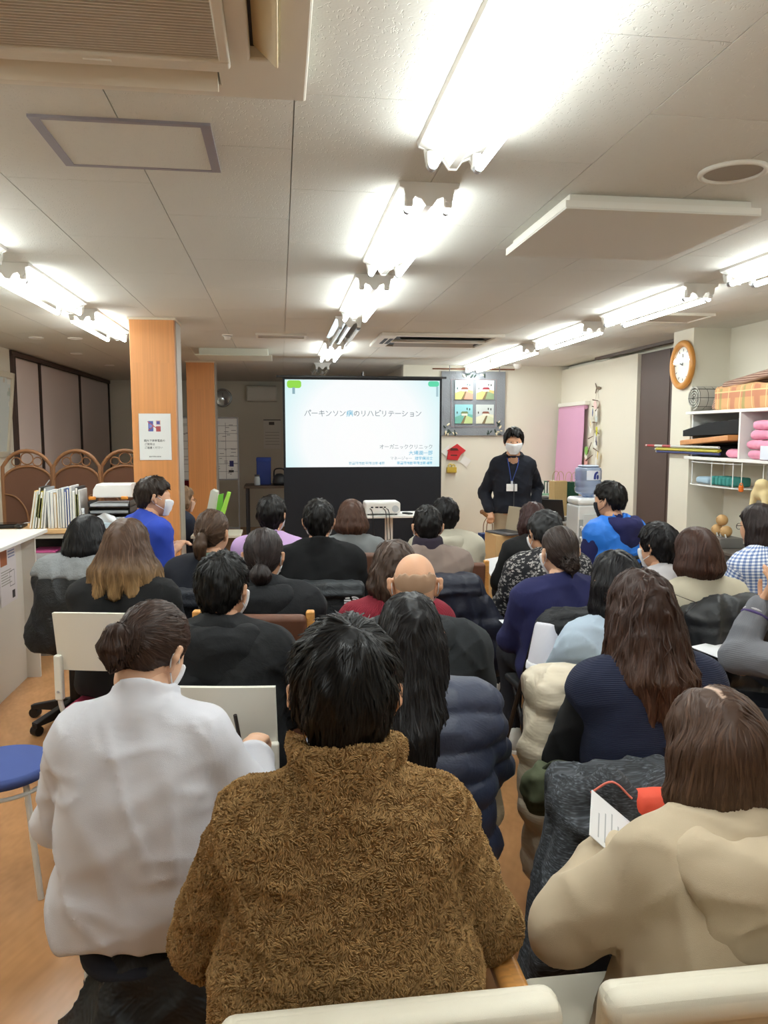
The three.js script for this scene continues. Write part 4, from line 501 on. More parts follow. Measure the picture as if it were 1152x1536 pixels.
{ const o = thing('paper_ornament', 'red folded paper ornament pinned on the back wall', 'ornament', [2.31, 1.4, ZB + .015], 0); mesh('folded_paper', [tr(prism([[-.1, -.1], [.05, -.11], [.1, -.02], [-.08, .02]], .02, .003), 0, 0, 0), tr(prism([[-.1, .02], [.04, .11], [.16, .02], [.06, -.06]], .012, .002), 0, 0, .01)], M('#c4242a', .5), o); mesh('gold_print', [tr(prism([[-.06, .0], [.06, .0], [.04, .03], [-.05, .035]], .004), 0, .02, .023), tr(prism([[-.05, -.05], [.04, -.05], [.04, -.035], [-.05, -.035]], .004), 0, 0, .021)], M('#5a2016', .5), o); mesh('white_fold', tr(prism([[-.18, .0], [-.06, .1], [-.1, -.06]], .006), 0, 0, .002), M('#e8e6df', .7), o);
  solo('paper_tag', tr(bx(.12, .11, .003), 2.47, 1.275, ZB + .008, 0, 0, -.6), printed(64, 64, (c) => { c.fillStyle = '#e9e6df'; c.fillRect(0, 0, 64, 64); write(c, '□□', 10, 8, 22, '#555', .1); write(c, '□□', 10, 34, 22, '#555', .1); }), 'white paper tag with dark characters below the red ornament', 'tag');
  const y = thing('wall_pot', 'small yellow box-shaped ornament hung on the back wall', 'ornament', [2.275, 1.16, ZB + .03]); mesh('box', [bx(.13, .075, .06, 0, 0, .0, .006)], M('#b99b33', .5), y); mesh('lid_bow', [tr(new THREE.TorusGeometry(.025, .008, 6, 14), -.02, .055, 0), tr(new THREE.TorusGeometry(.022, .008, 6, 14), .025, .05, 0)], M('#cfb85a', .5), y); }
// ---------- pillar notices ----------
{ const z = -6.287, m = printed(384, 576, (c, w, h) => { c.fillStyle = '#eef0ee'; c.fillRect(0, 0, w, h); c.fillStyle = '#4a5aa8'; c.fillRect(112, 92, 60, 128); c.fillStyle = '#7f93d8'; c.fillRect(122, 128, 40, 50); c.fillStyle = '#e7c8c0'; c.fillRect(205, 82, 56, 60); c.fillStyle = '#4b4aa0'; c.fillRect(212, 92, 40, 40); c.fillStyle = '#b84a58'; c.fillRect(205, 156, 56, 66); c.strokeStyle = '#c0452f'; c.lineWidth = 9; c.beginPath(); c.moveTo(104, 98); c.lineTo(250, 210); c.stroke(); c.beginPath(); c.moveTo(110, 208); c.lineTo(180, 150); c.stroke(); write(c, '館内で携帯電話の', 54, 318, 32, '#3c4144', .09); write(c, 'ご使用は', 58, 362, 32, '#3c4144', .09); write(c, 'ご遠慮ください', 58, 406, 32, '#3c4144', .09); write(c, '□□□□□□□□', 112, 524, 18, '#555a5d', .09); });
  const o = thing('notice_poster', 'white no-phone notice poster on the wood pillar', 'poster', [-.98, 1.622, z]); flat(.245, .365, m, 0, 0, .001, 0, 'sheet', o); mesh('clear_sleeve', box2(-.13, .13, -.19, .19, .0022, .0028), M('#ffffff', .08, { transmission: 1, thickness: 0 }), o);
  const s = thing('vertical_sign', 'narrow white sign with black characters below the notice poster', 'sign', [-1.02, 1.15, z]); flat(.085, .32, printed(128, 480, (c, w, h) => { c.fillStyle = '#f3f3f0'; c.fillRect(0, 0, w, h); write(c, '館', 18, 20, 92, '#23272b', .1); write(c, '内', 18, 128, 92, '#23272b', .1); }), 0, 0, .001, 0, 'sheet', s, .003); }
// ---------- left: framed picture, switches, rattan screen, counter, desk ----------
{ const o = thing('framed_picture', 'cream-framed picture hung tilting forward from the cream wall', 'picture', [XL + .06, 1.84, -8.32], PI / 2); const q = new THREE.Group(); const W = .62, H = .88; mesh('frame', [box2(-W / 2, W / 2, H / 2 - .06, H / 2, -.015, .02, .008), box2(-W / 2, W / 2, -H / 2, -H / 2 + .06, -.015, .02, .008), box2(-W / 2, -W / 2 + .06, -H / 2, H / 2, -.015, .02, .008), box2(W / 2 - .06, W / 2, -H / 2, H / 2, -.015, .02, .008)], M('#cfc8b4', .45), o); mesh('picture_sheet', box2(-W / 2 + .06, W / 2 - .06, -H / 2 + .06, H / 2 - .06, -.005, .0), printed(128, 128, (c) => { c.fillStyle = '#c7cfcc'; c.fillRect(0, 0, 128, 128); const R = rng(3); for (let i = 0; i < 60; i++) { c.fillStyle = ['#aab8b0', '#d8dad2', '#8fa39a', '#c2b9a8'][i % 4]; c.fillRect(R() * 120, R() * 120, 4 + R() * 20, 3 + R() * 8); } }), o); o.rotation.set(0, PI / 2, 0); o.rotation.order = 'YXZ'; o.rotation.x = .1;
  for (const [y, l] of [[1.35, 'upper'], [1.12, 'lower']]) { const s = thing('wall_switch', l === 'upper' ? 'tall grey-white wall switch plate beside the closet doors' : 'wall switch plate beneath another one by the closet doors', 'switch', [XL + .006, y, -8.72], PI / 2); mesh('plate', bx(.07, .14, .01, 0, 0, 0, .003), M('#cfcabd', .5), s); mesh('rocker', bx(.03, .09, .012, 0, 0, .003, .003), M('#b9b4a8', .5), s); } }
{ const o = thing('rattan_screen', 'three-panel rattan folding screen with arched tops and ring ornaments', 'folding screen', [0, 0, 0]), RT = M('#8a5f3c', .45, { bumpMap: texAt('fuzz', .05), bumpScale: .0006 }), FAB = M('#6b4a38', .9, { bumpMap: texAt('weave', .04), bumpScale: .001 });
  [[-2.18, -7.02, .08], [-1.765, -7.0, -.1], [-1.36, -7.03, .1]].forEach(([x, z, ry]) => { const p = new THREE.Group(); p.name = 'screen_panel'; p.position.set(x, 0, z); p.rotation.y = ry; o.add(p); const r = .2, y0 = 1.3; const arch = [[-r, .02, 0], [-r, .7, 0], [-r, y0, 0]]; for (let i = 1; i < 10; i++) { const a = PI - i * PI / 10; arch.push([Math.cos(a) * r, y0 + Math.sin(a) * r, 0]); } arch.push([r, y0, 0], [r, .7, 0], [r, .02, 0]);
    const inner = []; for (let i = 0; i <= 10; i++) { const a = PI - i * PI / 10; inner.push([Math.cos(a) * r, 1.22 + Math.sin(a) * .145, 0]); } const cross = (y) => rod([-r, y, 0], [r, y, 0], .012);
    mesh('frame', [tube(arch, .0165, 60, 8), tube(inner, .013, 30, 8), cross(.25), cross(.75)], RT, p); const ring = (x2, y2, q) => tr(new THREE.TorusGeometry(q, .0055, 6, 22), x2, y2, 0); mesh('ring_ornament', [ring(0, 1.432, .05), ring(-.085, 1.405, .037), ring(.085, 1.405, .037)], RT, p);
    const sh = new THREE.Shape(); sh.moveTo(-r + .01, .26); sh.lineTo(r - .01, .26); sh.lineTo(r - .01, 1.22); for (let i = 1; i < 10; i++) { const a = i * PI / 10; sh.lineTo(Math.cos(a) * (r - .01), 1.22 + Math.sin(a) * .135); } sh.lineTo(-r + .01, 1.22); mesh('woven_infill', tr(new THREE.ExtrudeGeometry(sh, { depth: .006, bevelEnabled: false }), 0, 0, -.003), FAB, p); mesh('curl', [tube([[0, .8, .01], [-.02, .98, .012], [-.1, 1.1, .012], [-r, 1.13, .005]], .007, 20, 6), tube([[0, .8, .01], [.02, .98, .012], [.1, 1.1, .012], [r, 1.13, .005]], .007, 20, 6)], RT, p); }); }
{ const o = thing('counter', 'long counter with pale wood top and open shelf beneath', 'counter', [0, 0, 0]); mesh('top', box2(-2.7, -1.17, .92, .955, -6.25, -5.82, .006), PALEWOOD, o); mesh('apron', box2(-2.7, -1.17, .885, .92, -6.2, -5.84), M('#cfcac0', .5), o); mesh('back_panel', box2(-2.7, -1.17, 0, .885, -6.22, -6.2), M('#3a3533', .7), o); mesh('side_panel', box2(-1.2, -1.17, 0, .885, -6.2, -5.84), M('#d8d4ca', .5), o); mesh('side_panel', box2(-2.7, -2.67, 0, .885, -6.2, -5.84), M('#d8d4ca', .5), o); mesh('shelf', box2(-2.67, -1.2, .5, .52, -6.2, -5.86), M('#cfcac0', .5), o);
  const cols = ['#d65f9d', '#c84f8d', '#7c8f96', '#a3565c', '#8d8e90', '#7a2d3c']; let i = 0; for (const x of [-1.74, -1.5, -1.31]) for (const y of [.66, .52]) { const b = thing('storage_box', ['clear storage box with pink contents under the counter, at the desk end', 'dark red storage box below the pink one, at the desk end', 'clear storage box with pink and blue contents in the middle of the counter shelf', 'dark red storage box in the middle of the counter shelf', 'clear storage box with grey contents next to the wood pillar', 'brown storage box next to the wood pillar under the counter'][i], 'storage box', [x, y, -5.98]); mesh('tub', bx(.17, .115, .2, 0, .0575, 0, .01), M(['#c9c6c8', '#7a3a44'][i % 2], .4), b); mesh('lid', bx(.178, .018, .208, 0, .122, 0, .006), M(cols[i], .4), b); i++; }
  const cab = thing('drawer_unit', 'grey drawer unit standing under the counter', 'drawers', [-1.62, 0, -6.0]); mesh('body', box2(-.17, .17, 0, .495, -.16, .13), M('#8d8a86', .5), cab); for (const y of [.07, .22, .37]) { const d = mesh('drawer', box2(-.155, .155, y, y + .125, .13, .14, .003), M('#a9a7a2', .5), cab); mesh('handle', rod([-.05, y + .09, .15], [.05, y + .09, .15], .005), STEEL, d); }
}
{ // files standing on the counter
  const R = rng(21), y0 = .955; let x = -1.83; const cols = ['#e3b765', '#cfe0de', '#2f3033', '#c9b64a', '#8f9396', '#dfe3e4', '#eef0ef', '#d9dde0', '#d8b98a', '#e9e9e6', '#c9ced2', '#b9c0c6', '#2a4fa0', '#3a5fb0', '#e6e8e8', '#f1f1ee', '#33363a', '#dadada'], say = ['tan', 'pale green', 'black', 'yellow-green lettered', 'grey', 'pale grey', 'white', 'light grey', 'buff', 'off-white', 'silver grey', 'blue-grey', 'deep blue', 'mid blue', 'chalk white', 'bright white', 'charcoal', 'ash grey'];
  cols.forEach((c, i) => { const t = .011 + .011 * R(), h = .255 + .06 * R(), tilt = i < 6 ? .17 - i * .012 : .02 * (R() - .5); const o = thing('file_folder', say[i] + ' file folder standing in the row on the wooden counter', 'file', [x + t / 2, y0, -5.98], 0); o.rotation.z = -tilt; mesh('cover', bx(t, h, .22, 0, h / 2, 0, .003), M(c, .5), o); mesh('paper_block', bx(t * .6, h * .96, .222, 0, h * .5, .003), M('#e9e7e0', .8), o); if (i === 3 || i === 2 || i === 16) mesh('spine_label', bx(t * .8, h * .55, .002, 0, h * .55, .113), printed(16, 96, (q) => { q.fillStyle = '#e6e39a'; q.fillRect(0, 0, 16, 96); q.fillStyle = '#3a4a2a'; for (let k = 0; k < 8; k++) q.fillRect(3, 6 + k * 11, 10, 6); }), o); x += t + .003 + (i === 5 ? .02 : 0); });
  const t = thing('tablet_computer', 'black tablet lying on the counter near the folder row', 'tablet', [-2.02, y0, -5.97], .1); mesh('body', bx(.26, .025, .17, 0, .0135, 0, .006), BLACK, t); mesh('screen', tr(bx(.24, .006, .15, 0, 0, 0, .002), 0, .03, 0), M('#0c0d10', .1), t);
  const m = thing('computer_mouse', 'black computer mouse on the counter by the folders', 'mouse', [-1.9, y0, -5.87], .6); mesh('shell', ball(.05, 0, .018, 0, .62, .36, 1, 16), M('#17181a', .35), m); mesh('wheel', rod([-.004, .03, -.025], [.004, .03, -.025], .008), DARKGREY, m); 
  solo('cable', tube([[-1.92, .98, -5.98], [-1.84, 1.0, -6.03], [-1.79, 1.1, -6.06], [-1.77, 1.24, -6.08], [-1.73, 1.3, -6.07]], .004, 30, 6), M('#b9bcc0', .4), 'thin grey cable curving up beside the folders', 'cable');
  const b = thing('spray_bottle', 'small white plastic bottle on the counter beside the trays', 'bottle', [-1.44, y0, -5.84]); mesh('body', lathe([[0, 0], [.022, 0], [.024, .01], [.024, .09], [.012, .105], [.011, .115]], 20), WHITE, b); mesh('cap', lathe([[0, .15], [.01, .15], [.012, .113], [0, .113]], 16), M('#dfe4e8', .4), b);
  const tray = thing('letter_tray', 'stack of black letter trays on the counter beside the pillar', 'letter trays', [-1.26, y0, -6.0]); for (let k = 0; k < 4; k++) { const d = mesh('tray', [box2(-.15, .15, k * .05 + .002, k * .05 + .008, -.14, .14), box2(-.15, -.143, k * .05, k * .05 + .046, -.14, .14), box2(.143, .15, k * .05, k * .05 + .046, -.14, .14)], M('#1f2124', .4), tray); mesh('paper_stack', box2(-.135, .135, k * .05 + .009, k * .05 + .026, -.13, .138), M(k % 2 ? '#b9bcbf' : '#8d9194', .8), d); }
  const lb = thing('plastic_tote', 'white plastic tray with orange corners on top of the letter trays', 'tray', [-1.255, y0 + .205, -6.0]); mesh('shell', [tr(prism([[-.13, 0], [.15, 0], [.15, .1], [-.1, .1], [-.125, .06]], .2, .01), 0, .015, -.1)], WHITEGLOSS, lb); mesh('corner_grip', [bx(.05, .025, .03, -.13, .0125, .1, .008)], M('#d98b2b', .45), lb); mesh('corner_grip', [bx(.05, .025, .03, .1, .0125, .1, .008)], M('#d98b2b', .45), lb);
  const ts = thing('tissue_box', 'pale blue tissue box with a white tissue sticking out', 'tissue box', [-1.275, y0, -5.836]); mesh('carton', bx(.19, .04, .03, 0, .02, 0, .003), M('#bcd0da', .6), ts); const g = new THREE.PlaneGeometry(.15, .09, 14, 8), p = g.attributes.position; for (let i = 0; i < p.count; i++) { const u = p.getX(i), v = p.getY(i); p.setXYZ(i, u * (1 - .2 * v / .045), v * (.7 + .3 * Math.cos(u * 40)), .02 * Math.sin(u * 50 + v * 30)); } g.computeVertexNormals(); mesh('tissue', tr(g, -.01, .07, 0), M('#eef1f4', .9, { side: THREE.DoubleSide }), ts);
}
{ const o = thing('reception_desk', 'white reception desk with leaflets on its side', 'desk', [0, 0, 0]); mesh('top', box2(-2.75, -1.565, .985, 1.01, -5.4, -3.7, .004), M('#f1f0ea', .4), o); mesh('modesty_panel', box2(-1.75, -1.725, .0, .985, -5.36, -3.75), M('#d9d6cd', .55), o); mesh('end_panel', box2(-2.7, -1.64, 0, .985, -5.38, -5.355), M('#dedbd2', .55), o); mesh('end_panel', box2(-2.7, -1.64, 0, .985, -3.76, -3.735), M('#dedbd2', .55), o);
  const draw = (k) => printed(128, 192, (c, w, h) => { c.fillStyle = ['#dcd9dc', '#d8d5d8', '#e0dcd8'][k]; c.fillRect(0, 0, w, h); const R = rng(40 + k); c.fillStyle = ['#9a5a34', '#b86a3a', '#a85e30'][k]; c.fillRect(k === 1 ? 20 : 8, k === 1 ? 118 : 6, k === 1 ? 92 : 50, 66); c.fillStyle = '#7c86a8'; for (let i = 0; i < 5; i++) c.fillRect(k === 1 ? 14 : 66, 14 + i * 9, k === 1 ? 96 : 52, 4); c.fillStyle = '#9a9a92'; for (let i = 0; i < 6; i++) c.fillRect(10, 88 + i * 8, 50 + R() * 40, 3); c.strokeStyle = '#6a6a72'; c.lineWidth = 2; c.strokeRect(74, 96, 36, 46); c.fillStyle = '#22242a'; c.fillRect(88, 158, 22, 24); });
  [[-5.08, 0], [-4.76, 1], [-4.44, 2]].forEach(([z, k]) => { const l = thing('leaflet', ['printed leaflet on the desk side, at the end by the counter', 'printed leaflet with an orange picture at its foot on the desk side', 'printed leaflet on the desk side, away from the counter'][k], 'leaflet', [-1.722, .775, z], PI / 2); flat(.3, .4, draw(k), 0, 0, 0, 0, 'sheet', l); });
  solo('paper_sheet', tr(bx(.2, .001, .28), -1.78, 1.011, -4.7, .3), printed(64, 96, (c) => { c.fillStyle = '#f2f2ee'; c.fillRect(0, 0, 64, 96); c.fillStyle = '#9aa'; for (let i = 0; i < 7; i++) c.fillRect(8, 10 + i * 11, 46, 2); }), 'white printed sheet lying on the reception desk', 'paper'); }
// ---------- dark kitchen behind the screen ----------
{ const ck = thing('wall_clock', 'round silver-rimmed wall clock in the dark kitchen', 'clock', [-.98, 2.26, ZK + .02]); mesh('rim', new THREE.TorusGeometry(.145, .016, 10, 40), M('#aeb2b6', .25, { metalness: .9 }), ck); mesh('dial', tr(lathe([[0, 0], [.14, 0], [.14, -.01]], 36), 0, 0, .004, 0, PI / 2), M('#b9bec2', .08, { metalness: .6 }), ck); mesh('hands', [bx(.008, .09, .004, 0, .04, .008), tr(bx(.008, .07, .004, 0, .03, 0), 0, 0, .01, 0, 0, -1.9)], BLACK, ck);
  const ac = thing('wall_cabinet', 'shallow cream box fixed high on the kitchen wall', 'cabinet', [-.31, 2.33, ZK + .08]); mesh('body', bx(.52, .26, .15, 0, 0, 0, .015), M('#e0dccf', .6), ac); mesh('cover', bx(.48, .2, .01, 0, 0, .078, .006), M('#e6e2d6', .6), ac);
  const n = thing('wall_calendar', 'faded paper calendar on the dark kitchen wall', 'calendar', [-.14, 1.63, ZK + .008]); flat(.3, .5, printed(64, 96, (c) => { c.fillStyle = '#e8e4da'; c.fillRect(0, 0, 64, 96); c.fillStyle = '#b9b4a8'; for (let i = 0; i < 5; i++) c.fillRect(6, 40 + i * 10, 52, 2); c.fillStyle = '#55514c'; c.fillRect(20, 6, 20, 10); }), 0, 0, 0, 0, 'sheet', n); mesh('hanger_strip', box2(-.15, .15, .245, .26, -.002, .006), M('#55514c', .6), n);
  const wb = thing('rolling_whiteboard', 'rolling whiteboard with a handwritten schedule behind the pillar', 'whiteboard', [-1.0, 0, -11.0]); flat(.8, .85, printed(256, 272, (c, w, h) => { c.fillStyle = '#e4e5e2'; c.fillRect(0, 0, w, h); c.strokeStyle = '#7a7c80'; c.lineWidth = 1.5; for (let i = 1; i < 8; i++) { c.beginPath(); c.moveTo(0, i * 34); c.lineTo(w, i * 34); c.stroke(); } for (const x of [60, 110, 170, 205]) { c.beginPath(); c.moveTo(x, 20); c.lineTo(x, h); c.stroke(); } const R = rng(9); c.fillStyle = '#6a6c70'; for (let i = 0; i < 60; i++) c.fillRect(R() * 240, 24 + R() * 240, 6 + R() * 16, 2); c.fillStyle = '#2a2c66'; c.fillRect(220, 190, 18, 26); c.fillStyle = '#333'; c.fillRect(216, 232, 22, 10); }), .0, 1.435, 0, 0, 'board', wb); mesh('frame', [box2(-.41, .41, 1.855, 1.875, -.012, .012), box2(-.41, .41, .995, 1.012, -.012, .012), box2(.4, .418, .06, 1.875, -.012, .012), box2(-.418, -.4, .06, 1.875, -.012, .012), box2(-.41, .41, .3, .325, -.01, .01)], M('#9c9ea2', .4, { metalness: .5 }), wb); for (const x of [-.409, .409]) { mesh('foot', box2(x - .015, x + .015, .04, .065, -.28, .28, .004), M('#9c9ea2', .4, { metalness: .5 }), wb); }
  for (const x of [-.409, .409]) for (const z of [-.26, .26]) mesh('castor', rod([x - .012, .022, z], [x + .012, .022, z], .022), BLACK, wb);
  const tb = thing('side_table', 'dark table standing before the kitchen wall', 'table', [.15, 0, -11.05]); mesh('tabletop', box2(-.66, .9, .89, .925, -.3, .3, .005), M('#5a4a3c', .5), tb); for (const x of [-.62, .86]) for (const z of [-.26, .26]) mesh('leg', rod([x, 0, z], [x, .89, z], .018), M('#3c3c40', .4), tb);
  const put1 = (name, lab, cat, x, y, z, f) => { const o = thing(name, lab, cat, [x, y, z]); f(o); };
  put1('document_box', 'blue box file standing on the kitchen side table', 'box', -.24, .925, -11.1, (o) => { mesh('case', bx(.2, .36, .22, 0, .18, 0, .008), M('#1f3a8a', .45), o); mesh('lid', bx(.206, .06, .226, 0, .355, 0, .01), M('#234296', .45), o); }); put1('glass_jar', 'small glass jar on the kitchen side table', 'jar', -.33, .925, -10.88, (o) => { mesh('jar', lathe([[0, 0], [.04, 0], [.042, .01], [.042, .1], [.034, .115], [.034, .13]], 20), M('#cfd6d8', .15), o); mesh('lid', lathe([[0, .15], [.036, .15], [.036, .125]], 20), M('#55585c', .4), o); });
  put1('kettle', 'dark kettle with handle on the kitchen side table', 'kettle', -.02, .925, -10.92, (o) => { mesh('body', lathe([[0, 0], [.09, 0], [.1, .04], [.085, .12], [.04, .16], [0, .165]], 24), M('#2a2b2e', .35), o); mesh('handle', tube([[-.08, .11, 0], [-.06, .22, 0], [.06, .22, 0], [.08, .11, 0]], .01), BLACK, o); mesh('spout', rod([.08, .08, 0], [.15, .14, 0], .018, .01), M('#2a2b2e', .35), o); });
  put1('speaker_box', 'black box-shaped speaker on the table next to the screen', 'speaker', .31, .925, -11.05, (o) => { mesh('case', bx(.22, .34, .22, 0, .17, 0, .012), BLACK, o); mesh('cone', tr(lathe([[0, -.01], [.04, 0], [.07, .006]], 24), 0, .13, .11, 0, PI / 2), DARKGREY, o); mesh('tweeter', tr(lathe([[0, 0], [.03, .004]], 20), 0, .26, .111, 0, PI / 2), DARKGREY, o); });
  const bl = thing('slatted_blind', 'grey slatted blind on the dark kitchen wall', 'blind', [-1.62, 0, ZK + .06]); for (let i = 0; i < 26; i++) mesh('slat', tr(bx(.9, .002, .03), 0, 1.0 + i * .034, 0, 0, .5), M('#c6c8c8', .5), bl); mesh('head_rail', box2(-.46, .46, 1.9, 1.94, -.025, .025), M('#7f8284', .5), bl);
  const c2 = thing('coat_stand', 'dark coat stand with a crimson coat in the kitchen', 'coat stand', [-1.24, 0, -11.9]); mesh('pole', rod([0, 0, 0], [0, 1.6, 0], .018), BLACK, c2); mesh('base', lathe([[0, .03], [.03, .03], [.2, .01], [.2, 0]], 28), BLACK, c2); const cf = union([cone(v3(0, 1.42, .03), v3(0, .9, .04), .07, .13), cone(v3(-.1, 1.36, .03), v3(-.16, .9, .03), .05, .05), cone(v3(.1, 1.36, .03), v3(.16, .9, .03), .05, .05)], .06); mesh('coat', nets((x, y, z) => cf(x, y, z) - .01 * noise3(x * 12, y * 4, z * 12), v3(-.28, .7, -.2), v3(.28, 1.55, .25), .018), M('#7c1730', .85), c2); }
// ---------- corner by the window: desk, bags, laptop, water dispenser ----------
{ const d = thing('work_desk', 'light grey desk by the pink blind', 'desk', [2.66, 0, -7.55]); mesh('tabletop', box2(-.36, .5, .775, .8, -.55, .42, .005), M('#dcdcd8', .45), d); for (const x of [-.32, .46]) for (const z of [-.5, .37]) mesh('leg', box2(x - .018, x + .018, 0, .775, z - .018, z + .018), M('#c9cac8', .4), d); mesh('apron', box2(-.3, .44, .7, .775, .36, .375), M('#cfd0cd', .45), d);
  const l = thing('laptop', 'open black laptop standing on the grey desk', 'laptop', [2.66, .8, -7.3], 2.5); mesh('base', bx(.33, .018, .23, 0, .009, 0, .005), M('#1e1f22', .4), l); mesh('lid', tr(bx(.33, .22, .009, 0, .11, 0, .003), 0, .012, -.112, 0, -.4), M('#2a2b2e', .4), l); mesh('keyboard', bx(.28, .003, .12, 0, .0185, .0, .001), M('#0f1012', .5), l);
  const bag = (name, lab, x, z, c, ry, w, h, dd, side) => { const o = thing(name, lab, 'bag', [x, .8, z], ry); mesh('bag_body', tr(prism([[-w / 2, 0], [w / 2, 0], [w / 2 + .004, h], [-w / 2 - .004, h]], dd, .003), 0, 0, -dd / 2), M(c, .75, { bumpMap: texAt('cloth', .2), bumpScale: .002 }), o); if (side) mesh('gusset', tr(prism([[-dd / 2 + .004, 0], [dd / 2 - .004, 0], [dd / 2 - .004, h * .96], [-dd / 2 + .004, h * .96]], .004), w / 2 + .001, 0, 0, PI / 2), M(side, .7), o); for (const s of [-1, 1]) mesh('handle', tube([[-.045, h - .01, s * dd * .4], [-.035, h + .07, s * dd * .4], [.0, h + .1, s * dd * .4], [.035, h + .07, s * dd * .4], [.045, h - .01, s * dd * .4]], .003, 20, 5), M('#b79a6c', .8), o); return o; };
  bag('paper_bag', 'tall kraft paper bag with twisted handles on the grey desk', 2.84, -7.62, '#c0a06c', .25, .15, .36, .1, '#b08f5c'); bag('paper_bag', 'dark green paper bag beside the kraft bag', 2.985, -7.62, '#1f4a34', .25, .09, .35, .12, '#173a29');
  const bk = thing('cable_box', 'black perforated equipment box on the grey desk', 'equipment box', [2.72, .8, -7.92]); mesh('case', bx(.3, .17, .2, 0, .085, 0, .008), M('#1b1a1c', .5), bk); mesh('vents', [0, 1, 2, 3].map((i) => bx(.02, .02, .004, -.09 + i * .06, .11, .1005)), M('#5a5a60', .4), bk).userData.kind = 'stuff';
  const rp = thing('yellow_ribbon', 'yellow ribbon lying on the desk beside the equipment box', 'ribbon', [2.5, .8, -7.5]); mesh('loop', [tr(new THREE.TorusGeometry(.04, .009, 6, 20), 0, .05, 0), tr(new THREE.TorusGeometry(.03, .009, 6, 20), .06, .04, .01, .6)], M('#d9bf5a', .6), rp);
  const R = rng(4); for (let i = 0; i < 6; i++) { const o = thing('book', ['red', 'white', 'green', 'dark', 'crimson', 'cream'][i] + '-spined book standing on the corner shelf under the blind', 'book', [2.95 + i * .034, .945, -8.55]); mesh('cover', bx(.026, .15 + .03 * R(), .12, 0, .08, 0, .002), M(['#b3262e', '#e6e4dc', '#2f6a4a', '#3a3c40', '#9c2130', '#d9d4c0'][i], .5), o); mesh('pages', bx(.02, .14, .118, 0, .078, .003), M('#eeeae0', .8), o); }
  const bs = thing('book_stand', 'low pale shelf that holds the books under the blind', 'shelf', [3.05, 0, -8.55]); mesh('board', box2(-.2, .3, .92, .945, -.12, .12, .003), M('#d8d8d2', .5), bs); mesh('side_panel', box2(-.2, -.18, 0, .92, -.12, .12), M('#cfcfca', .5), bs); mesh('side_panel', box2(.28, .3, 0, .92, -.12, .12), M('#cfcfca', .5), bs); solo('booklet', box2(2.9, 3.1, .945, .965, -8.47, -8.43, .002), M('#8fbfa0', .6), 'pale green booklet in front of the standing books', 'booklet');
}
{ const o = thing('water_dispenser', 'white floor-standing water dispenser by the cream wall panel', 'water dispenser', [2.885, 0, -6.95]); mesh('cabinet', box2(-.15, .15, .0, .98, -.15, .15, .015), M('#dfe2e2', .35), o); mesh('top_cover', box2(-.152, .152, .98, 1.05, -.152, .152, .03), M('#e9ecec', .3), o); const rec = mesh('front_panel', box2(-.1, .13, .15, .9, .15, .158, .004), M('#cdd2d2', .35), o); mesh('tap_recess', box2(-.14, -.1, .62, .85, .15, .153), M('#9fa6a8', .4), o); for (const y of [.78, .68]) mesh('tap', [rod([-.12, y, .15], [-.12, y, .185], .012), rod([-.12, y, .18], [-.12, y - .03, .185], .008)], M('#eef0f0', .3), o); mesh('drip_tray', box2(-.13, .13, .05, .08, .15, .2, .006), M('#b9bfc0', .4), o);
  const b = thing('water_bottle', 'large blue-tinted water bottle upside down on the dispenser', 'water bottle', [2.885, 1.05, -6.95]); mesh('bottle', lathe([[0, 0], [.05, 0], [.06, .02], [.115, .04], [.124, .06], [.124, .09], [.117, .1], [.124, .11], [.124, .15], [.117, .16], [.124, .17], [.124, .25], [.118, .275], [.09, .285], [0, .285]], 32), M('#c3d2ea', .1, { transmission: .7, thickness: 0 }), b); mesh('label', tr(new THREE.CylinderGeometry(.1255, .1255, .09, 24, 1, true, -.5, 1.2), 0, .21, 0), printed(128, 64, (c) => { c.fillStyle = '#dfe6f4'; c.fillRect(0, 0, 128, 64); c.fillStyle = '#22348c'; c.beginPath(); c.moveTo(56, 58); c.quadraticCurveTo(52, 8, 92, 6); c.lineTo(98, 18); c.quadraticCurveTo(72, 20, 76, 58); c.fill(); c.beginPath(); c.ellipse(92, 44, 12, 16, 0, 0, 7); c.fill(); }, .4, { side: THREE.DoubleSide }), b); mesh('bottle_base', lathe([[0, .3], [.09, .3], [.1, .286], [.0, .284]], 28), M('#c6d2e6', .3), b); }
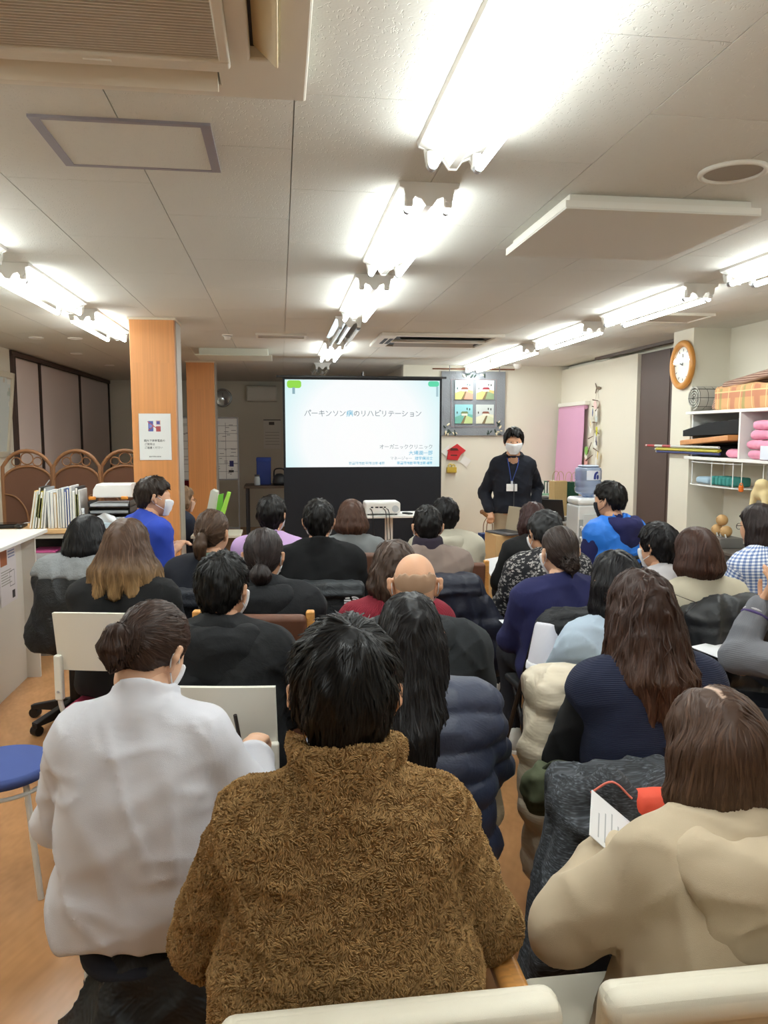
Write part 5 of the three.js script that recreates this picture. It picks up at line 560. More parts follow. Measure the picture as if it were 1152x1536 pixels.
{ const o = thing('twig_mobile', 'hanging wall decoration of twigs and painted paper shapes', 'wall decoration', [3.775, 0, -8.9]), R = rng(12), TW = M('#6b5140', .8); const twig = (y, z, l, a) => mesh('twig', tr(rod([0, -l / 2, 0], [0, l / 2, 0], .007, .004, 6), -.02, y, z, 0, PI / 2 + a), TW, o);
  mesh('driftwood_fish', [tr(ball(.05, 0, 0, 0, .3, .35, 1.1, 10), 0, 2.19, .04), tr(rod([0, 0, 0], [0, .06, -.05], .011, .005, 6), 0, 2.19, -.0), tr(rod([0, 0, 0], [0, -.06, -.04], .011, .005, 6), 0, 2.19, -.0)], M('#7a6a5c', .8), o); mesh('strings', [rod([0, 2.18, .03], [0, 2.06, .06], .0015, .0015, 4), rod([0, 2.18, -.0], [0, 2.06, -.03], .0015, .0015, 4), rod([0, 2.05, 0], [0, 1.25, .02], .0015, .0015, 4)], M('#a89a88', .9), o);
  for (const [y, z, l, a] of [[2.045, .01, .16, .1], [1.97, -.03, .1, .1], [1.94, .06, .09, -.5], [1.78, .02, .14, .05], [1.6, -.1, .14, -.2], [1.66, .1, .1, .4], [1.47, -.13, .18, -.9], [1.45, .07, .17, .25], [1.35, -.13, .22, -.35]]) twig(y, z, l, a);
  const cols = ['#efc9c4', '#f1efe8', '#5b6b92', '#e7e4da', '#e8d9a0', '#d8e0dc', '#f3f1ea', '#d9d64a', '#efeee9', '#3e3f86', '#f1efe6', '#86b45a', '#efe6da', '#e6c65a', '#e3a9a4', '#eceae4']; const spot = [[1.985, .03], [1.9, .05], [1.9, -.05], [1.84, -.08], [1.76, -.1], [1.83, .04], [1.7, -.08], [1.68, .08], [1.6, .06], [1.56, .09], [1.52, .05], [1.44, -.2], [1.38, -.22], [1.39, .12], [1.3, -.24], [1.31, .08]];
  cols.forEach((c, i) => { const [y, z] = spot[i], q = 7 + (i % 3), s = new THREE.Shape(); for (let k = 0; k <= q; k++) { const a = k / q * 2 * PI, r = .045 + .02 * R(); s[k ? 'lineTo' : 'moveTo'](Math.cos(a) * r * .8, Math.sin(a) * r); } const g = new THREE.ExtrudeGeometry(s, { depth: .003, bevelEnabled: false }); g.rotateY(-PI / 2 + (R() - .5) * .8); g.translate(-.012 - .02 * R(), y, z); mesh('paper_shape', g, M(c, .8), o); }); }
// presenter's side: box with laptop, blue bag
{ const o = thing('cardboard_box', 'tan cardboard box used as a laptop stand beside the presenter', 'box', [1.93, 0, -6.35]); mesh('carton', box2(-.16, .16, 0, .8, -.17, .17, .004), M('#c9a572', .8, { bumpMap: texAt('cloth', .3), bumpScale: .001 }), o); mesh('tape', box2(-.025, .025, .02, .8015, -.1705, .1705), M('#b98f56', .4), o);
  const l = thing('laptop', 'open silver laptop on the cardboard box', 'laptop', [1.9, .8, -6.3], -1.2); mesh('base', bx(.31, .016, .22, 0, .009, 0, .005), M('#5c5e63', .35, { metalness: .4 }), l); mesh('lid', tr(bx(.31, .21, .007, 0, .105, 0, .003), 0, .01, -.108, 0, -.18), M('#b8ab93', .4, { metalness: .3 }), l); mesh('keyboard', bx(.27, .003, .11, 0, .0175, -.03), BLACK, l);
  const b = thing('blue_tote', 'tall navy paper bag with cord handles on the floor by the back wall', 'bag', [2.14, 0, -7.7], .1); mesh('bag_body', tr(prism([[-.1, 0], [.1, 0], [.105, .62], [-.105, .62]], .12, .004), 0, .0, -.06), M('#223a70', .6), b); for (const s of [-1, 1]) mesh('handle', tube([[-.05, .61, s * .05], [-.045, .72, s * .045], [0, .78, s * .04], [.045, .72, s * .045], [.05, .61, s * .05]], .005, 20, 6), M('#8a6a4a', .7), b); }
// ---------- pier clock and wall shelf ----------
{ const o = thing('wall_clock', 'oval wooden-framed clock with glass face on the pier', 'clock', [3.515, 2.245, -6.41], -PI / 2); const rim = new THREE.TorusGeometry(.165, .026, 14, 48); rim.scale(1.02, 1.12, 1); mesh('frame', tr(rim, 0, 0, .02), M('#c98a3e', .4, { bumpMap: texAt('fuzz', .1), bumpScale: .0004 }), o); const di = lathe([[0, .008], [.158, .008], [.16, 0], [0, 0]], 40); di.rotateX(PI / 2); di.scale(1.02, 1.12, 1); mesh('dial', tr(di, 0, 0, .004), M('#f2f1ea', .4), o); const gl = lathe([[0, .002], [.155, .002], [.155, 0]], 40); gl.rotateX(PI / 2); gl.scale(1.02, 1.12, 1); mesh('glass', tr(gl, 0, 0, .03), M('#ffffff', .03, { transmission: 1, thickness: 0 }), o); mesh('hands', [bx(.009, .1, .003, 0, .045, .018), tr(bx(.01, .07, .003, 0, .03, 0), 0, 0, .02, 0, 0, 1.2)], BLACK, o); for (let k = 0; k < 12; k++) mesh('hour_mark', tr(bx(.006, .022, .002, 0, .128, 0), 0, 0, .014, 0, 0, k * PI / 6), DARKGREY, o); }
{ const o = thing('wall_shelf', 'white box shelf with cubbyholes fixed along the wall', 'shelf', [0, 0, 0]); const x0 = 3.46, x1 = XR; mesh('top_board', box2(x0, x1, 1.81, 1.835, -6.26, -4.0, .003), WHITE, o); mesh('bottom_board', box2(x0, x1, 1.43, 1.455, -6.26, -4.0, .003), WHITE, o); mesh('end_panel', box2(3.525, x1, 1.455, 1.81, -6.265, -6.245), WHITE, o); for (const z of [-5.46, -4.68, -4.02]) mesh('divider', box2(x0, x1, 1.455, 1.81, z - .011, z + .011), WHITE, o);
  mesh('back_panel', box2(x1 - .012, x1 - .002, 1.455, 1.81, -6.24, -4.0), M('#b9b8b4', .6), o);
  const checks = (bg, ln, n, w, second) => printed(128, 128, (c) => { c.fillStyle = bg; c.fillRect(0, 0, 128, 128); if (second) { c.fillStyle = second; c.fillRect(20, 0, 26, 128); c.fillRect(0, 70, 128, 22); c.globalAlpha = .5; c.fillStyle = '#8a9a5a'; c.fillRect(84, 0, 14, 128); c.fillRect(0, 12, 128, 12); c.globalAlpha = 1; } c.strokeStyle = ln; c.lineWidth = w; for (let i = 0; i < n; i++) { c.beginPath(); c.moveTo(i * 128 / n + 8, 0); c.lineTo(i * 128 / n + 8, 128); c.moveTo(0, i * 128 / n + 8); c.lineTo(128, i * 128 / n + 8); c.stroke(); } }, .95);
  const grey = checks('#b5b2a8', '#33322f', 1, 7); grey.map.wrapS = grey.map.wrapT = THREE.RepeatWrapping; grey.map.repeat.set(14, 14);
  const bl = thing('rolled_blanket', 'rolled grey blanket with black checks on top of the wall shelf', 'blanket', [3.45, 1.948, -6.12]); { const sp = []; for (let i = 0; i <= 70; i++) { const a = i / 70 * 7.5 * PI, r = .02 + .086 * i / 70; sp.push([Math.cos(a) * r, Math.sin(a) * r]); } const inner = sp.map(([x, y]) => { const r = Math.hypot(x, y); return [x * (r - .012) / r, y * (r - .012) / r]; }).reverse(); const g = prism([...sp, ...inner], .36); g.rotateY(PI / 2); mesh('roll', g, grey, bl); }
  const pl = checks('#d9a878', '#e6cf98', 2, 4, '#c98a6a'); pl.map.wrapS = pl.map.wrapT = THREE.RepeatWrapping; pl.map.repeat.set(3.2, 3.2);
  const zig = printed(64, 64, (c) => { c.fillStyle = '#d8b9a4'; c.fillRect(0, 0, 64, 64); c.strokeStyle = '#5a2f2a'; c.lineWidth = 6; for (let i = -1; i < 5; i++) { c.beginPath(); for (let k = 0; k <= 8; k++) c.lineTo(k * 8, i * 16 + (k % 2 ? 8 : 0)); c.stroke(); } }, .95); zig.map.wrapS = zig.map.wrapT = THREE.RepeatWrapping; zig.map.repeat.set(16, 16);
  const qt = thing('folded_quilt', 'thick folded orange plaid quilt on top of the wall shelf', 'quilt', [3.64, 1.835, -5.35]); const qf = (x, y, z) => { const q = [Math.abs(x) - .14, Math.abs(y - .09) - .07, Math.abs(z) - .48]; return Math.hypot(Math.max(q[0], 0), Math.max(q[1], 0), Math.max(q[2], 0)) + Math.min(Math.max(...q), 0) - .03 - .012 * noise3(x * 4, y * 3, z * 4); }; mesh('plaid_fold', boxUV(nets(qf, v3(-.2, -.03, -.54), v3(.2, .23, .54), .014, .02)), pl, qt); const zf = union([0, 1, 2, 3].map((i) => cone(v3(-.13, .03 + i * .045, -.53 + i * .022), v3(.13, .03 + i * .045, -.53 + i * .022), .032)).concat([cone(v3(-.12, .19, -.4), v3(-.12, .26, .2), .035, .03), cone(v3(.1, .19, -.4), v3(.1, .25, .2), .035, .03), cone(v3(0, .2, -.42), v3(0, .255, .3), .05, .04)]), .02); mesh('zigzag_lining', boxUV(nets(zf, v3(-.2, -.02, -.6), v3(.2, .32, .4), .014)), zig, qt);
  const wd = thing('foam_wedge', 'black foam wedge sticking out of the wall shelf', 'wedge', [3.39, 1.64, -6.3]); mesh('wedge', tr(prism([[0, 0], [.76, .02], [.76, .14], [.3, .11], [0, .05]], .3, .006), 0, 0, 0, -PI / 2 + .12), M('#17181b', .8, { bumpMap: texAt('fuzz', .1), bumpScale: .001 }), wd); wd.position.set(3.73, 1.625, -6.28);
  const bd = thing('transfer_board', 'smooth orange wooden board with round tip lying in the wall shelf', 'board', [3.6, 1.575, -6.34]); { const s = new THREE.Shape(); s.moveTo(0, -.02); s.bezierCurveTo(-.1, -.01, -.1, .16, .02, .18); s.lineTo(.77, .2); s.lineTo(.77, -.06); s.closePath(); const g = new THREE.ExtrudeGeometry(s, { depth: .028, bevelEnabled: true, bevelSize: .008, bevelThickness: .008, bevelSegments: 3, curveSegments: 16 }); g.rotateX(-PI / 2); g.rotateY(-PI / 2 ); g.rotateX(-.06); g.translate(-.0, 0, 0); mesh('board', g, M('#ffffff', .35, { map: rep(T.wood, .5, 2) }), bd); bd.position.set(3.5, 1.555, -6.34); }
  const bag = thing('black_cushion', 'soft black cushions pressed under the orange board', 'cushion', [3.68, 1.455, -5.98]); const bf = union([cone(v3(-.12, .045, -.2), v3(-.1, .04, .22), .04, .035), cone(v3(.05, .045, -.2), v3(.05, .045, .22), .042, .042), cone(v3(-.1, .07, -.14), v3(.05, .075, .2), .03, .03)], .05); mesh('cover', nets(bf, v3(-.2, 0, -.3), v3(.15, .12, .3), .012), M('#131418', .8), bag);
  const tw = (lab, x, y, z, s) => { const o2 = thing('pink_towel', lab, 'towel', [x, y, z]); const f = union([cone(v3(-.13, .035, -s), v3(-.13, .035, s), .034), cone(v3(-.02, .035, -s), v3(-.02, .035, s), .036), cone(v3(.07, .035, -s), v3(.07, .035, s), .034)], .05); mesh('folded_cloth', nets((x2, y2, z2) => Math.max(f(x2, y2, z2), -y2 + .001) - .005 * noise3(x2 * 14 + y * 9, y2 * 14, z2 * 14), v3(-.2, -.01, -s - .05), v3(.14, .1, s + .05), .011, .01), fabric('#e79ab4', 'fuzz', .06, .003, .95), o2); };
  tw('pink towel rolled next to the black cushions', 3.66, 1.457, -5.6, .07); tw('pink folded towel at the bottom of the towel pile', 3.64, 1.457, -5.1, .25); tw('pink folded towel second from the bottom of the pile', 3.63, 1.53, -5.12, .24); tw('pink folded towel near the top of the pile', 3.64, 1.603, -5.08, .25); tw('pink folded towel on top of the towel pile', 3.65, 1.676, -5.1, .23);
  const tagc = solo('paper_tag', box2(3.452, 3.458, 1.46, 1.56, -5.18, -5.06), M('#e4e8f4', .7), 'pale blue card hung on the shelf edge below the towels', 'tag');
  [['#c9c9c4', 'red and white striped', 0, .0], ['#a9a12c', 'olive yellow', .02, -.024], ['#b9ae34', 'bright yellow', -.004, -.03], ['#23306e', 'navy blue', .012, -.052]].forEach(([c, w, dx, dy], i) => { const p = thing('exercise_pole', w + ' pole sticking out of the wall shelf past the pier', 'pole', [3.475 + dx * .6, 1.535 + dy, 0]); const z0 = i ? -6.78 : -6.98; mesh('shaft', rod([0, 0, z0], [0, 0, -5.75], .011), M(c, .4), p); mesh('end_cap', rod([0, 0, z0 - .012], [0, 0, z0], .012), M(i ? '#d9d9d4' : '#b32b33', .4), p); if (!i) for (const z of [-6.96, -6.66]) mesh('red_band', rod([0, 0, z], [0, 0, z + .15], .0116), M('#a9262e', .4), p); });
  const wb = thing('wire_basket', 'white wire basket hung under the wall shelf', 'basket', [3.62, 1.22, -5.85]); const wr = [], Wm = M('#e9ebea', .35); for (const y of [0, .19]) wr.push(tube([[-.14, y, -.32], [.16, y, -.32], [.16, y, .32], [-.14, y, .32]], .004, 60, 5, true)); mesh('rim', wr, Wm, wb); const bars = []; for (let i = 0; i < 9; i++) bars.push(rod([-.14 + i * .036, 0, -.31], [-.14 + i * .036, 0, .31], .002, .002, 5)); mesh('floor_wires', bars, Wm, wb).userData.kind = 'stuff'; for (const [x, z] of [[-.14, -.3], [-.14, .0], [-.14, .3], [.15, -.3], [.15, .3]]) mesh('hanger', rod([x, 0, z], [x, .21, z], .004), Wm, wb);
  const tg = thing('folded_cloth', 'teal and white folded cloths inside the wire basket', 'cloth', [3.6, 1.224, -5.85]); mesh('teal_cloth', [0, 1, 2, 3, 4, 5].map((i) => bx(.16, .075, .05, 0, .04, -.06 + i * .055, .018)), fabric('#3f8f88', 'fuzz', .05), tg); mesh('pale_cloth', [bx(.18, .06, .2, 0, .032, -.2, .025)], fabric('#a9c4d6', 'fuzz', .05), tg);
  const hk = thing('orange_clip', 'orange clip hanging on a cord under the wall shelf', 'clip', [3.47, 1.23, -5.42]); mesh('cord', rod([0, .03, 0], [0, .2, 0], .003), WHITE, hk); mesh('clip', [bx(.03, .05, .035, 0, 0, 0, .01), tr(new THREE.TorusGeometry(.012, .004, 6, 14), 0, .03, 0)], M('#e57426', .4), hk);
  const pt = thing('plush_toy', 'cream spotted plush toy hanging under the wall shelf', 'plush toy', [3.5, 1.18, -5.2]); const pf = union([ell(0, .05, 0, .06, .075, .075), cone(v3(-.02, .02, -.06), v3(-.03, -.06, -.075), .028, .02), cone(v3(-.02, .02, .06), v3(-.03, -.05, .08), .028, .02), ell(-.03, .1, .03, .045, .04, .045)], .03); mesh('toy_body', nets(pf, v3(-.12, -.1, -.14), v3(.1, .17, .14), .01), fabric('#e3cf9c', 'fuzz', .05), pt); mesh('chain', [0, 1, 2, 3, 4, 5].map((i) => tr(new THREE.TorusGeometry(.012, .003, 5, 12), -.04, -.07 - .018 * Math.sin(i * .6), -.05 + i * .025, i % 2 ? PI / 2 : 0)), BLACK, pt); mesh('hanging_cord', rod([0, .12, 0], [0, .26, 0], .003), WHITE, pt); }
{ const o = thing('low_cabinet', 'dark low cabinet against the shelf wall', 'cabinet', [3.64, 0, -5.6]); mesh('top', box2(-.2, .21, .7, .725, -.55, .7, .004), M('#5c5650', .4), o); mesh('body', box2(-.19, .21, 0, .7, -.53, .68), M('#3c3936', .55), o); for (const y of [.06, .38]) for (const z of [-.51, .09]) { const d = mesh('door', box2(-.2, -.19, y, y + .29, z, z + .56, .003), M('#6b6761', .5), o); mesh('handle', rod([-.21, y + .15, z + .22], [-.21, y + .15, z + .34], .006), STEEL, d); }
  const k = thing('tape_deck', 'grey box-shaped tape deck on the low cabinet', 'tape deck', [3.6, .725, -5.86]); mesh('case', bx(.2, .08, .3, 0, .04, 0, .006), M('#7c7a78', .4, { metalness: .3 }), k); mesh('face_strip', bx(.004, .03, .26, -.101, .05, 0), M('#2b2b2d', .3), k); mesh('knob', rod([-.1, .025, .05], [-.115, .025, .05], .012), BLACK, k);
  [[0, .852, -5.93, 'tan leather ball beside another on the tape deck'], [.0, .852, -5.8, 'tan leather ball on the tape deck, cabinet door side'], [0, .938, -5.865, 'tan leather ball resting on top of the two others']].forEach(([x, y, z, lab]) => { const b = thing('exercise_ball', lab, 'ball', [3.6, y - .047, z]); mesh('ball', ball(.047, 0, .047, 0, 1, 1, 1, 24), M('#c9a06a', .55, { bumpMap: texAt('leather', .05), bumpScale: .0006 }), b); mesh('valve', ball(.005, -.044, .06, .0, 1, 1, 1, 8), M('#8a6a40', .6), b); });
  const st = thing('ball_stand', 'small white pegs under the leather balls on the tape deck', 'stand', [3.6, .805, -5.865]); for (const z of [-.09, -.02, .03, .1]) mesh('peg', rod([-.02, 0, z], [-.03, .028, z], .006), WHITE, st); }
// green folders in a white holder behind the notice pillar
{ const o = thing('magazine_holder', 'white upright holder beside the second pillar', 'holder', [-.61, .78, -6.9], 0); mesh('shell', [tr(prism([[-.08, 0], [.02, 0], [.06, .36], [.02, .38], [-.0, .37]], .16, .006), 0, 0, -.08)], M('#dfe3da', .5), o); const f = thing('green_folder', 'bright green folders leaning in the white holder', 'folder', [-.55, .78, -6.8]); mesh('folder', tr(prism([[-.03, .1], [.03, .1], [.055, .35], [.01, .34]], .02, .003), 0, 0, 0), M('#6fc63a', .5), f); mesh('folder', tr(prism([[.0, .12], [.05, .12], [.12, .36], [.09, .37]], .02, .003), 0, 0, .025), M('#9fdc52', .5), f); mesh('folder_foot', box2(-.03, .05, 0, .12, -.0, .045, .003), M('#6fc63a', .5), f); const tb = thing('small_table', 'small pale table beside the second pillar', 'table', [-.57, 0, -6.85]); mesh('tabletop', box2(-.2, .22, .755, .78, -.2, .2, .005), M('#cfc9b8', .5), tb); for (const x of [-.17, .19]) for (const z of [-.17, .17]) mesh('leg', rod([x, 0, z], [x, .755, z], .014), STEEL, tb); }

// ---------- chairs ----------
const VINYL = (c) => M(c, .42, { bumpMap: texAt('leather', .06), bumpScale: .0006 }), BEECH = M('#ffffff', .4, { map: rep(dataTex(128, (u, v) => { const k = 1 + .06 * noise3(u * 4, v * 30, 2); return [.86 * k, .62 * k, .34 * k]; }, true), .4, .3) });
function woodChair(pos, turn, vinyl, label, o = {}) { // faces -z
  const c = thing('chair', label, 'chair', pos, turn), w = o.w ?? .24, top = o.top ?? .8, arms = o.arms, v = VINYL(vinyl); mesh('seat', bx(2 * w - .04, .07, .44, 0, .415, -.01, .025), v, c);
  const g = bx(2 * w - (o.full ? 0 : .06), top - .5, .055, 0, 0, 0, .025); mesh('backrest', tr(g, 0, (top + .5) / 2 + .0, .225, 0, .1), v, c); if (o.roll) mesh('back_roll', bx(2 * w, .062, .07, 0, top - .03, .25, .03), v, c);
  for (const s of [-1, 1]) { const x = s * (w - .018 + (o.full && !o.roll ? .03 : 0)); mesh('front_leg', box2(x - .017, x + .017, 0, arms ? .6 : .4, -.21, -.175, .006), BEECH, c); mesh('back_post', tr(bx(.034, o.full ? top - .2 : top + .01, .04, 0, 0, 0, .008), x, (o.full ? top - .2 : top + .01) / 2, .2, 0, .04), BEECH, c); if (arms) mesh('armrest', tr(bx(.055, .035, .46, 0, 0, 0, .014), x + s * .012, .615, .01), BEECH, c); mesh('side_rail', box2(x - .012, x + .012, .33, .375, -.18, .19), BEECH, c); }
  mesh('front_rail', box2(-w + .03, w - .03, .335, .375, -.2, -.18), BEECH, c); mesh('back_rail', box2(-w + .03, w - .03, .335, .375, .175, .195), BEECH, c); return c;
}
function plasticChair(pos, turn, seat, label, o = {}) {
  const c = thing('chair', label, 'chair', pos, turn), P = M('#e9e6da', .4), w = .225, top = o.top ?? .83; mesh('seat', bx(.44, .05, .43, 0, .43, -.01, .022), fabric(seat, 'weave', .02), c);
  const g = new THREE.BoxGeometry(2 * w, .26, .02, 14, 8, 1), p = g.attributes.position; for (let i = 0; i < p.count; i++) { const x = p.getX(i), y = p.getY(i); p.setZ(i, p.getZ(i) - .05 * (x / w) ** 2 * .9 + .02 * (y / .13)); p.setY(i, y - .012 * (x / w) ** 2); } g.computeVertexNormals(); mesh('backrest', tr(g, 0, top - .13, .235), P, c);
  for (const s of [-1, 1]) { mesh('back_bracket', [bx(.035, .2, .03, s * (w - .01), top - .3, .2, .008)], P, c); mesh('screw', rod([s * (w - .01), top - .36, .2145], [s * (w - .01), top - .36, .218], .006), STEEL, c); mesh('leg', tube([[s * .2, .01, -.2], [s * .2, .4, -.18], [s * .205, .42, -.1], [s * .205, .42, .15], [s * .215, .5, .2], [s * .215, top - .22, .2]], .011, 40, 8), M('#e4e4de', .3), c); mesh('leg', rod([s * .205, .42, .08], [s * .21, .01, .24], .011), M('#e4e4de', .3), c); mesh('foot_cap', rod([s * .2, 0, -.2], [s * .2, .02, -.2], .014), DARKGREY, c); mesh('foot_cap', rod([s * .21, 0, .243], [s * .21, .02, .243], .014), DARKGREY, c); }
  return c;
}
function foldingChair(pos, turn, label, o = {}) {
  const c = thing('chair', label, 'chair', pos, turn), B = M('#1a1a1c', .4, { metalness: .2 }); mesh('seat', bx(.42, .035, .4, 0, .435, -.02, .015), M('#17171a', .7), c); const top = o.top ?? .83;
  if (o.mesh) { const bars = []; for (let i = 0; i < 12; i++) bars.push(bx(.44, .011, .012, 0, top - .3 + i * .026, .215, .003)); for (let i = 0; i < 15; i++) bars.push(bx(.01, .3, .009, -.2 + i * .0286, top - .15, .214)); mesh('lattice', bars, M('#131316', .45), c).userData.kind = 'stuff'; mesh('back_frame', tube([[-.22, top - .32, .21], [-.22, top, .22], [.22, top, .22], [.22, top - .32, .21]], .014, 50, 8, true), B, c); } else mesh('backrest', tr(bx(.42, .24, .03, 0, 0, 0, .013), 0, top - .12, .21, 0, .08), M('#17171a', .7), c);
  for (const s of [-1, 1]) { mesh('leg', rod([s * .21, 0, -.24], [s * .21, top - .02, .21], .011), B, c); mesh('leg', rod([s * .195, 0, .24], [s * .195, .43, -.12], .011), B, c); mesh('foot_cap', rod([s * .21, 0, -.24], [s * .21, .03, -.226], .015), BLACK, c); mesh('foot_cap', rod([s * .195, 0, .24], [s * .195, .03, .216], .015), BLACK, c); }
  mesh('cross_bar', rod([-.195, .1, .165], [.195, .1, .165], .008), B, c); return c;
}
{ const o = thing('rolling_stool', 'cream round rolling stool with black five-star base', 'stool', [-1.19, 0, -4.5]); mesh('seat', lathe([[0, .43], [.17, .43], [.19, .445], [.197, .475], [.19, .505], [.17, .518], [0, .525]], 40), VINYL('#d9d3bd'), o); mesh('column', rod([0, .1, 0], [0, .43, 0], .032), BLACK, o); for (let i = 0; i < 5; i++) { const a = i * 2 * PI / 5 + 2.2, c = Math.cos(a), s = Math.sin(a); const arm = mesh('base_arm', [tr(prism([[0, .06], [.28, .05], [.28, .075], [.05, .13], [0, .13]], .045, .006), 0, 0, -.0225)], M('#1b1b1d', .5), o); arm.rotation.y = -a; const k = mesh('castor', [rod([.265, .028, -.022], [.265, .028, .022], .028), bx(.04, .03, .03, .265, .055, 0, .008)], M('#111113', .5), arm); } }
{ const o = thing('padded_stool', 'round blue padded stool with white steel legs', 'stool', [-1.02, 0, -2.85]); mesh('seat', lathe([[0, .415], [.16, .415], [.178, .425], [.18, .445], [.165, .457], [0, .46]], 40), fabric('#4a5c9c', 'fuzz', .05), o); for (let i = 0; i < 4; i++) { const a = i * PI / 2 + .7; mesh('leg', rod([Math.cos(a) * .14, .42, Math.sin(a) * .14], [Math.cos(a) * .2, 0, Math.sin(a) * .2], .011), M('#e4e4de', .3), o); } mesh('ring', tr(new THREE.TorusGeometry(.15, .008, 8, 36), 0, .38, 0, 0, PI / 2), M('#e4e4de', .3), o); }
{ const o = thing('sneaker', 'grey and white sneaker of someone outside the picture beside the stool', 'shoe', [-.93, 0, -2.3], .3); mesh('upper', shoeGeo, M('#8d8f93', .7), o); mesh('sole', soleGeo, WHITE, o); }

// ---------- coats hung over chair backs ----------
// in the frame of the chair: the back's top edge runs along x at z = 0.22
function drape(name, label, pos, turn, o) {
  const c = thing(name, label, o.cat || 'jacket', pos, turn), w = o.w ?? .24, top = o.top ?? .85, b = o.bottom ?? .35, th = o.th ?? .035, z0 = o.z ?? .24, R = o.seed ?? 1;
  const slab = (x, y, z, hw, y0, y1, zc, t, fl) => { const k = fl * sm(y1, y0, y), qx = Math.abs(x - (o.cx || 0) - (o.shift || 0) * (y1 - y)) - (hw + k), qy = Math.abs(y - (y0 + y1) / 2) - (y1 - y0) / 2, qz = Math.abs(z - zc - (o.out ?? .03) * sm(y1, y0, y)) - t; return Math.hypot(Math.max(qx, 0), Math.max(qy, 0), Math.max(qz, 0)) + Math.min(Math.max(qx, qy, qz), 0); };
  const sl = (o.sleeves || []).flatMap((s) => { const P = s.map((q) => v3(...q)); return P.slice(1).map((q, i) => cone(P[i], q, o.sr ?? .06, (o.sr ?? .06) * .92)); }), S = sl.length ? union(sl, .03) : null, col = (o.lumps || []).map((q) => cone(v3(...q[0]), v3(...q[1]), q[2], q[3] ?? q[2])), C = col.length ? union(col, .04) : null;
  const f = (x, y, z) => { let d = slab(x, y, z, w, b, top, z0 + .035, th * .5, o.flare ?? .03) - th * .5; d = smin(d, slab(x, y, z, w * .95, (o.front ?? top - .25), top, z0 - .05, th * .4, 0) - th * .5, .03); d = smin(d, slab(x, y, z, w * .97, top - .03, top, z0, .05, 0) - th * .55, .02); if (S) d = smin(d, S(x, y, z), .03); if (C) d = smin(d, C(x, y, z), .03);
    if (d < .05 && d > -.05) { if (o.puff) d -= .011 * (Math.sqrt(Math.abs(Math.sin(PI * (y + x * (o.slope || 0)) / o.puff + .5 * noise3(x * 4, y * 4, R)))) - .5); const r1 = 1 - Math.abs(noise3(x * 8 + R, y * 2.2, z * 6)); d -= (o.wr ?? .012) * (r1 * r1 * r1 - .4); } return d; };
  const pts = [v3(-w - .1 + (o.cx || 0), b - .02, z0 - .12), v3(w + .1 + (o.cx || 0), top + .06, z0 + .16), ...(o.sleeves || []).flatMap((s) => s.map((q) => v3(...q))), ...(o.lumps || []).flatMap((q) => [v3(...q[0]), v3(...q[1])])], [lo, hi] = bounds(pts, .09), g = boneUV(nets(f, lo, hi, o.cell ?? .011, .03), [[v3(0, b, z0), v3(0, top, z0), .14]]);
  mesh('shell', g, o.mat, c); return c;
}
// ---------- the audience and the speaker ----------
T.gingham = dataTex(64, (u, v) => { const a = u < .5 ? 1 : 0, b = v < .5 ? 1 : 0, k = (a + b) / 2; return [lerp(.93, .36, k), lerp(.94, .45, k), lerp(.96, .66, k)]; }, true);
T.floral = (() => { const n = 128, a = new Float32Array(n * n), R = rng(8); for (let i = 0; i < 40; i++) { const cx = R() * n, cy = R() * n, p = 4 + Math.floor(R() * 2), r0 = 6 + R() * 4, ph = R() * 6; for (let dy = -11; dy <= 11; dy++) for (let dx = -11; dx <= 11; dx++) { const r = Math.hypot(dx, dy), th = Math.atan2(dy, dx); if (r < r0 * (.55 + .45 * Math.cos(p * th + ph)) && r > 1.4) a[((Math.floor(cy + dy) + n) % n) * n + (Math.floor(cx + dx) + n) % n] = 1; } } return dataTex(n, (u, v, x, y) => { const k = a[y * n + x]; return [lerp(.1, .78, k), lerp(.1, .76, k), lerp(.12, .74, k)]; }, true); })();
T.melange = dataTex(256, (u, v) => { const k = .5 + .5 * noise3(u * 12, v * 90, 1) * .8 + .25 * noise3(u * 30, v * 60, 6); const c = .17 + .3 * Math.pow(clamp(k, 0, 1), 2.2); return [c * .95, c, c * 1.07]; }, true);
T.ribs = dataTex(64, (u, v) => .3 + .7 * Math.abs(Math.sin(v * 4 * PI)));
const DENIM = fabric('#232a44', 'weave', .02), BLK = fabric('#0d0e11', 'weave', .03), people = {}, seats = [];
const add = (key, s) => (people[key] = person(s));
const pts4 = (K) => K;
function sheet(label, x, y, z, ry, rx, rz = 0, w = .21, h = .297, draw) { const o = thing('handout', label, 'handout', [x, y, z]); o.rotation.set(rx, ry, rz, 'YXZ'); mesh('page', new THREE.BoxGeometry(w, .0018, h), draw || M('#eeeef0', .8), o); mesh('under_page', tr(new THREE.BoxGeometry(w, .0018, h), .012, -.004, .008, .05), M('#e2e2e6', .8), o); return o; }
const textPage = printed(96, 128, (c) => { c.fillStyle = '#f0f0f2'; c.fillRect(0, 0, 96, 128); c.fillStyle = '#a8abb0'; for (let i = 0; i < 9; i++) c.fillRect(10, 14 + i * 12, 50 + (i * 37) % 26, 2); });
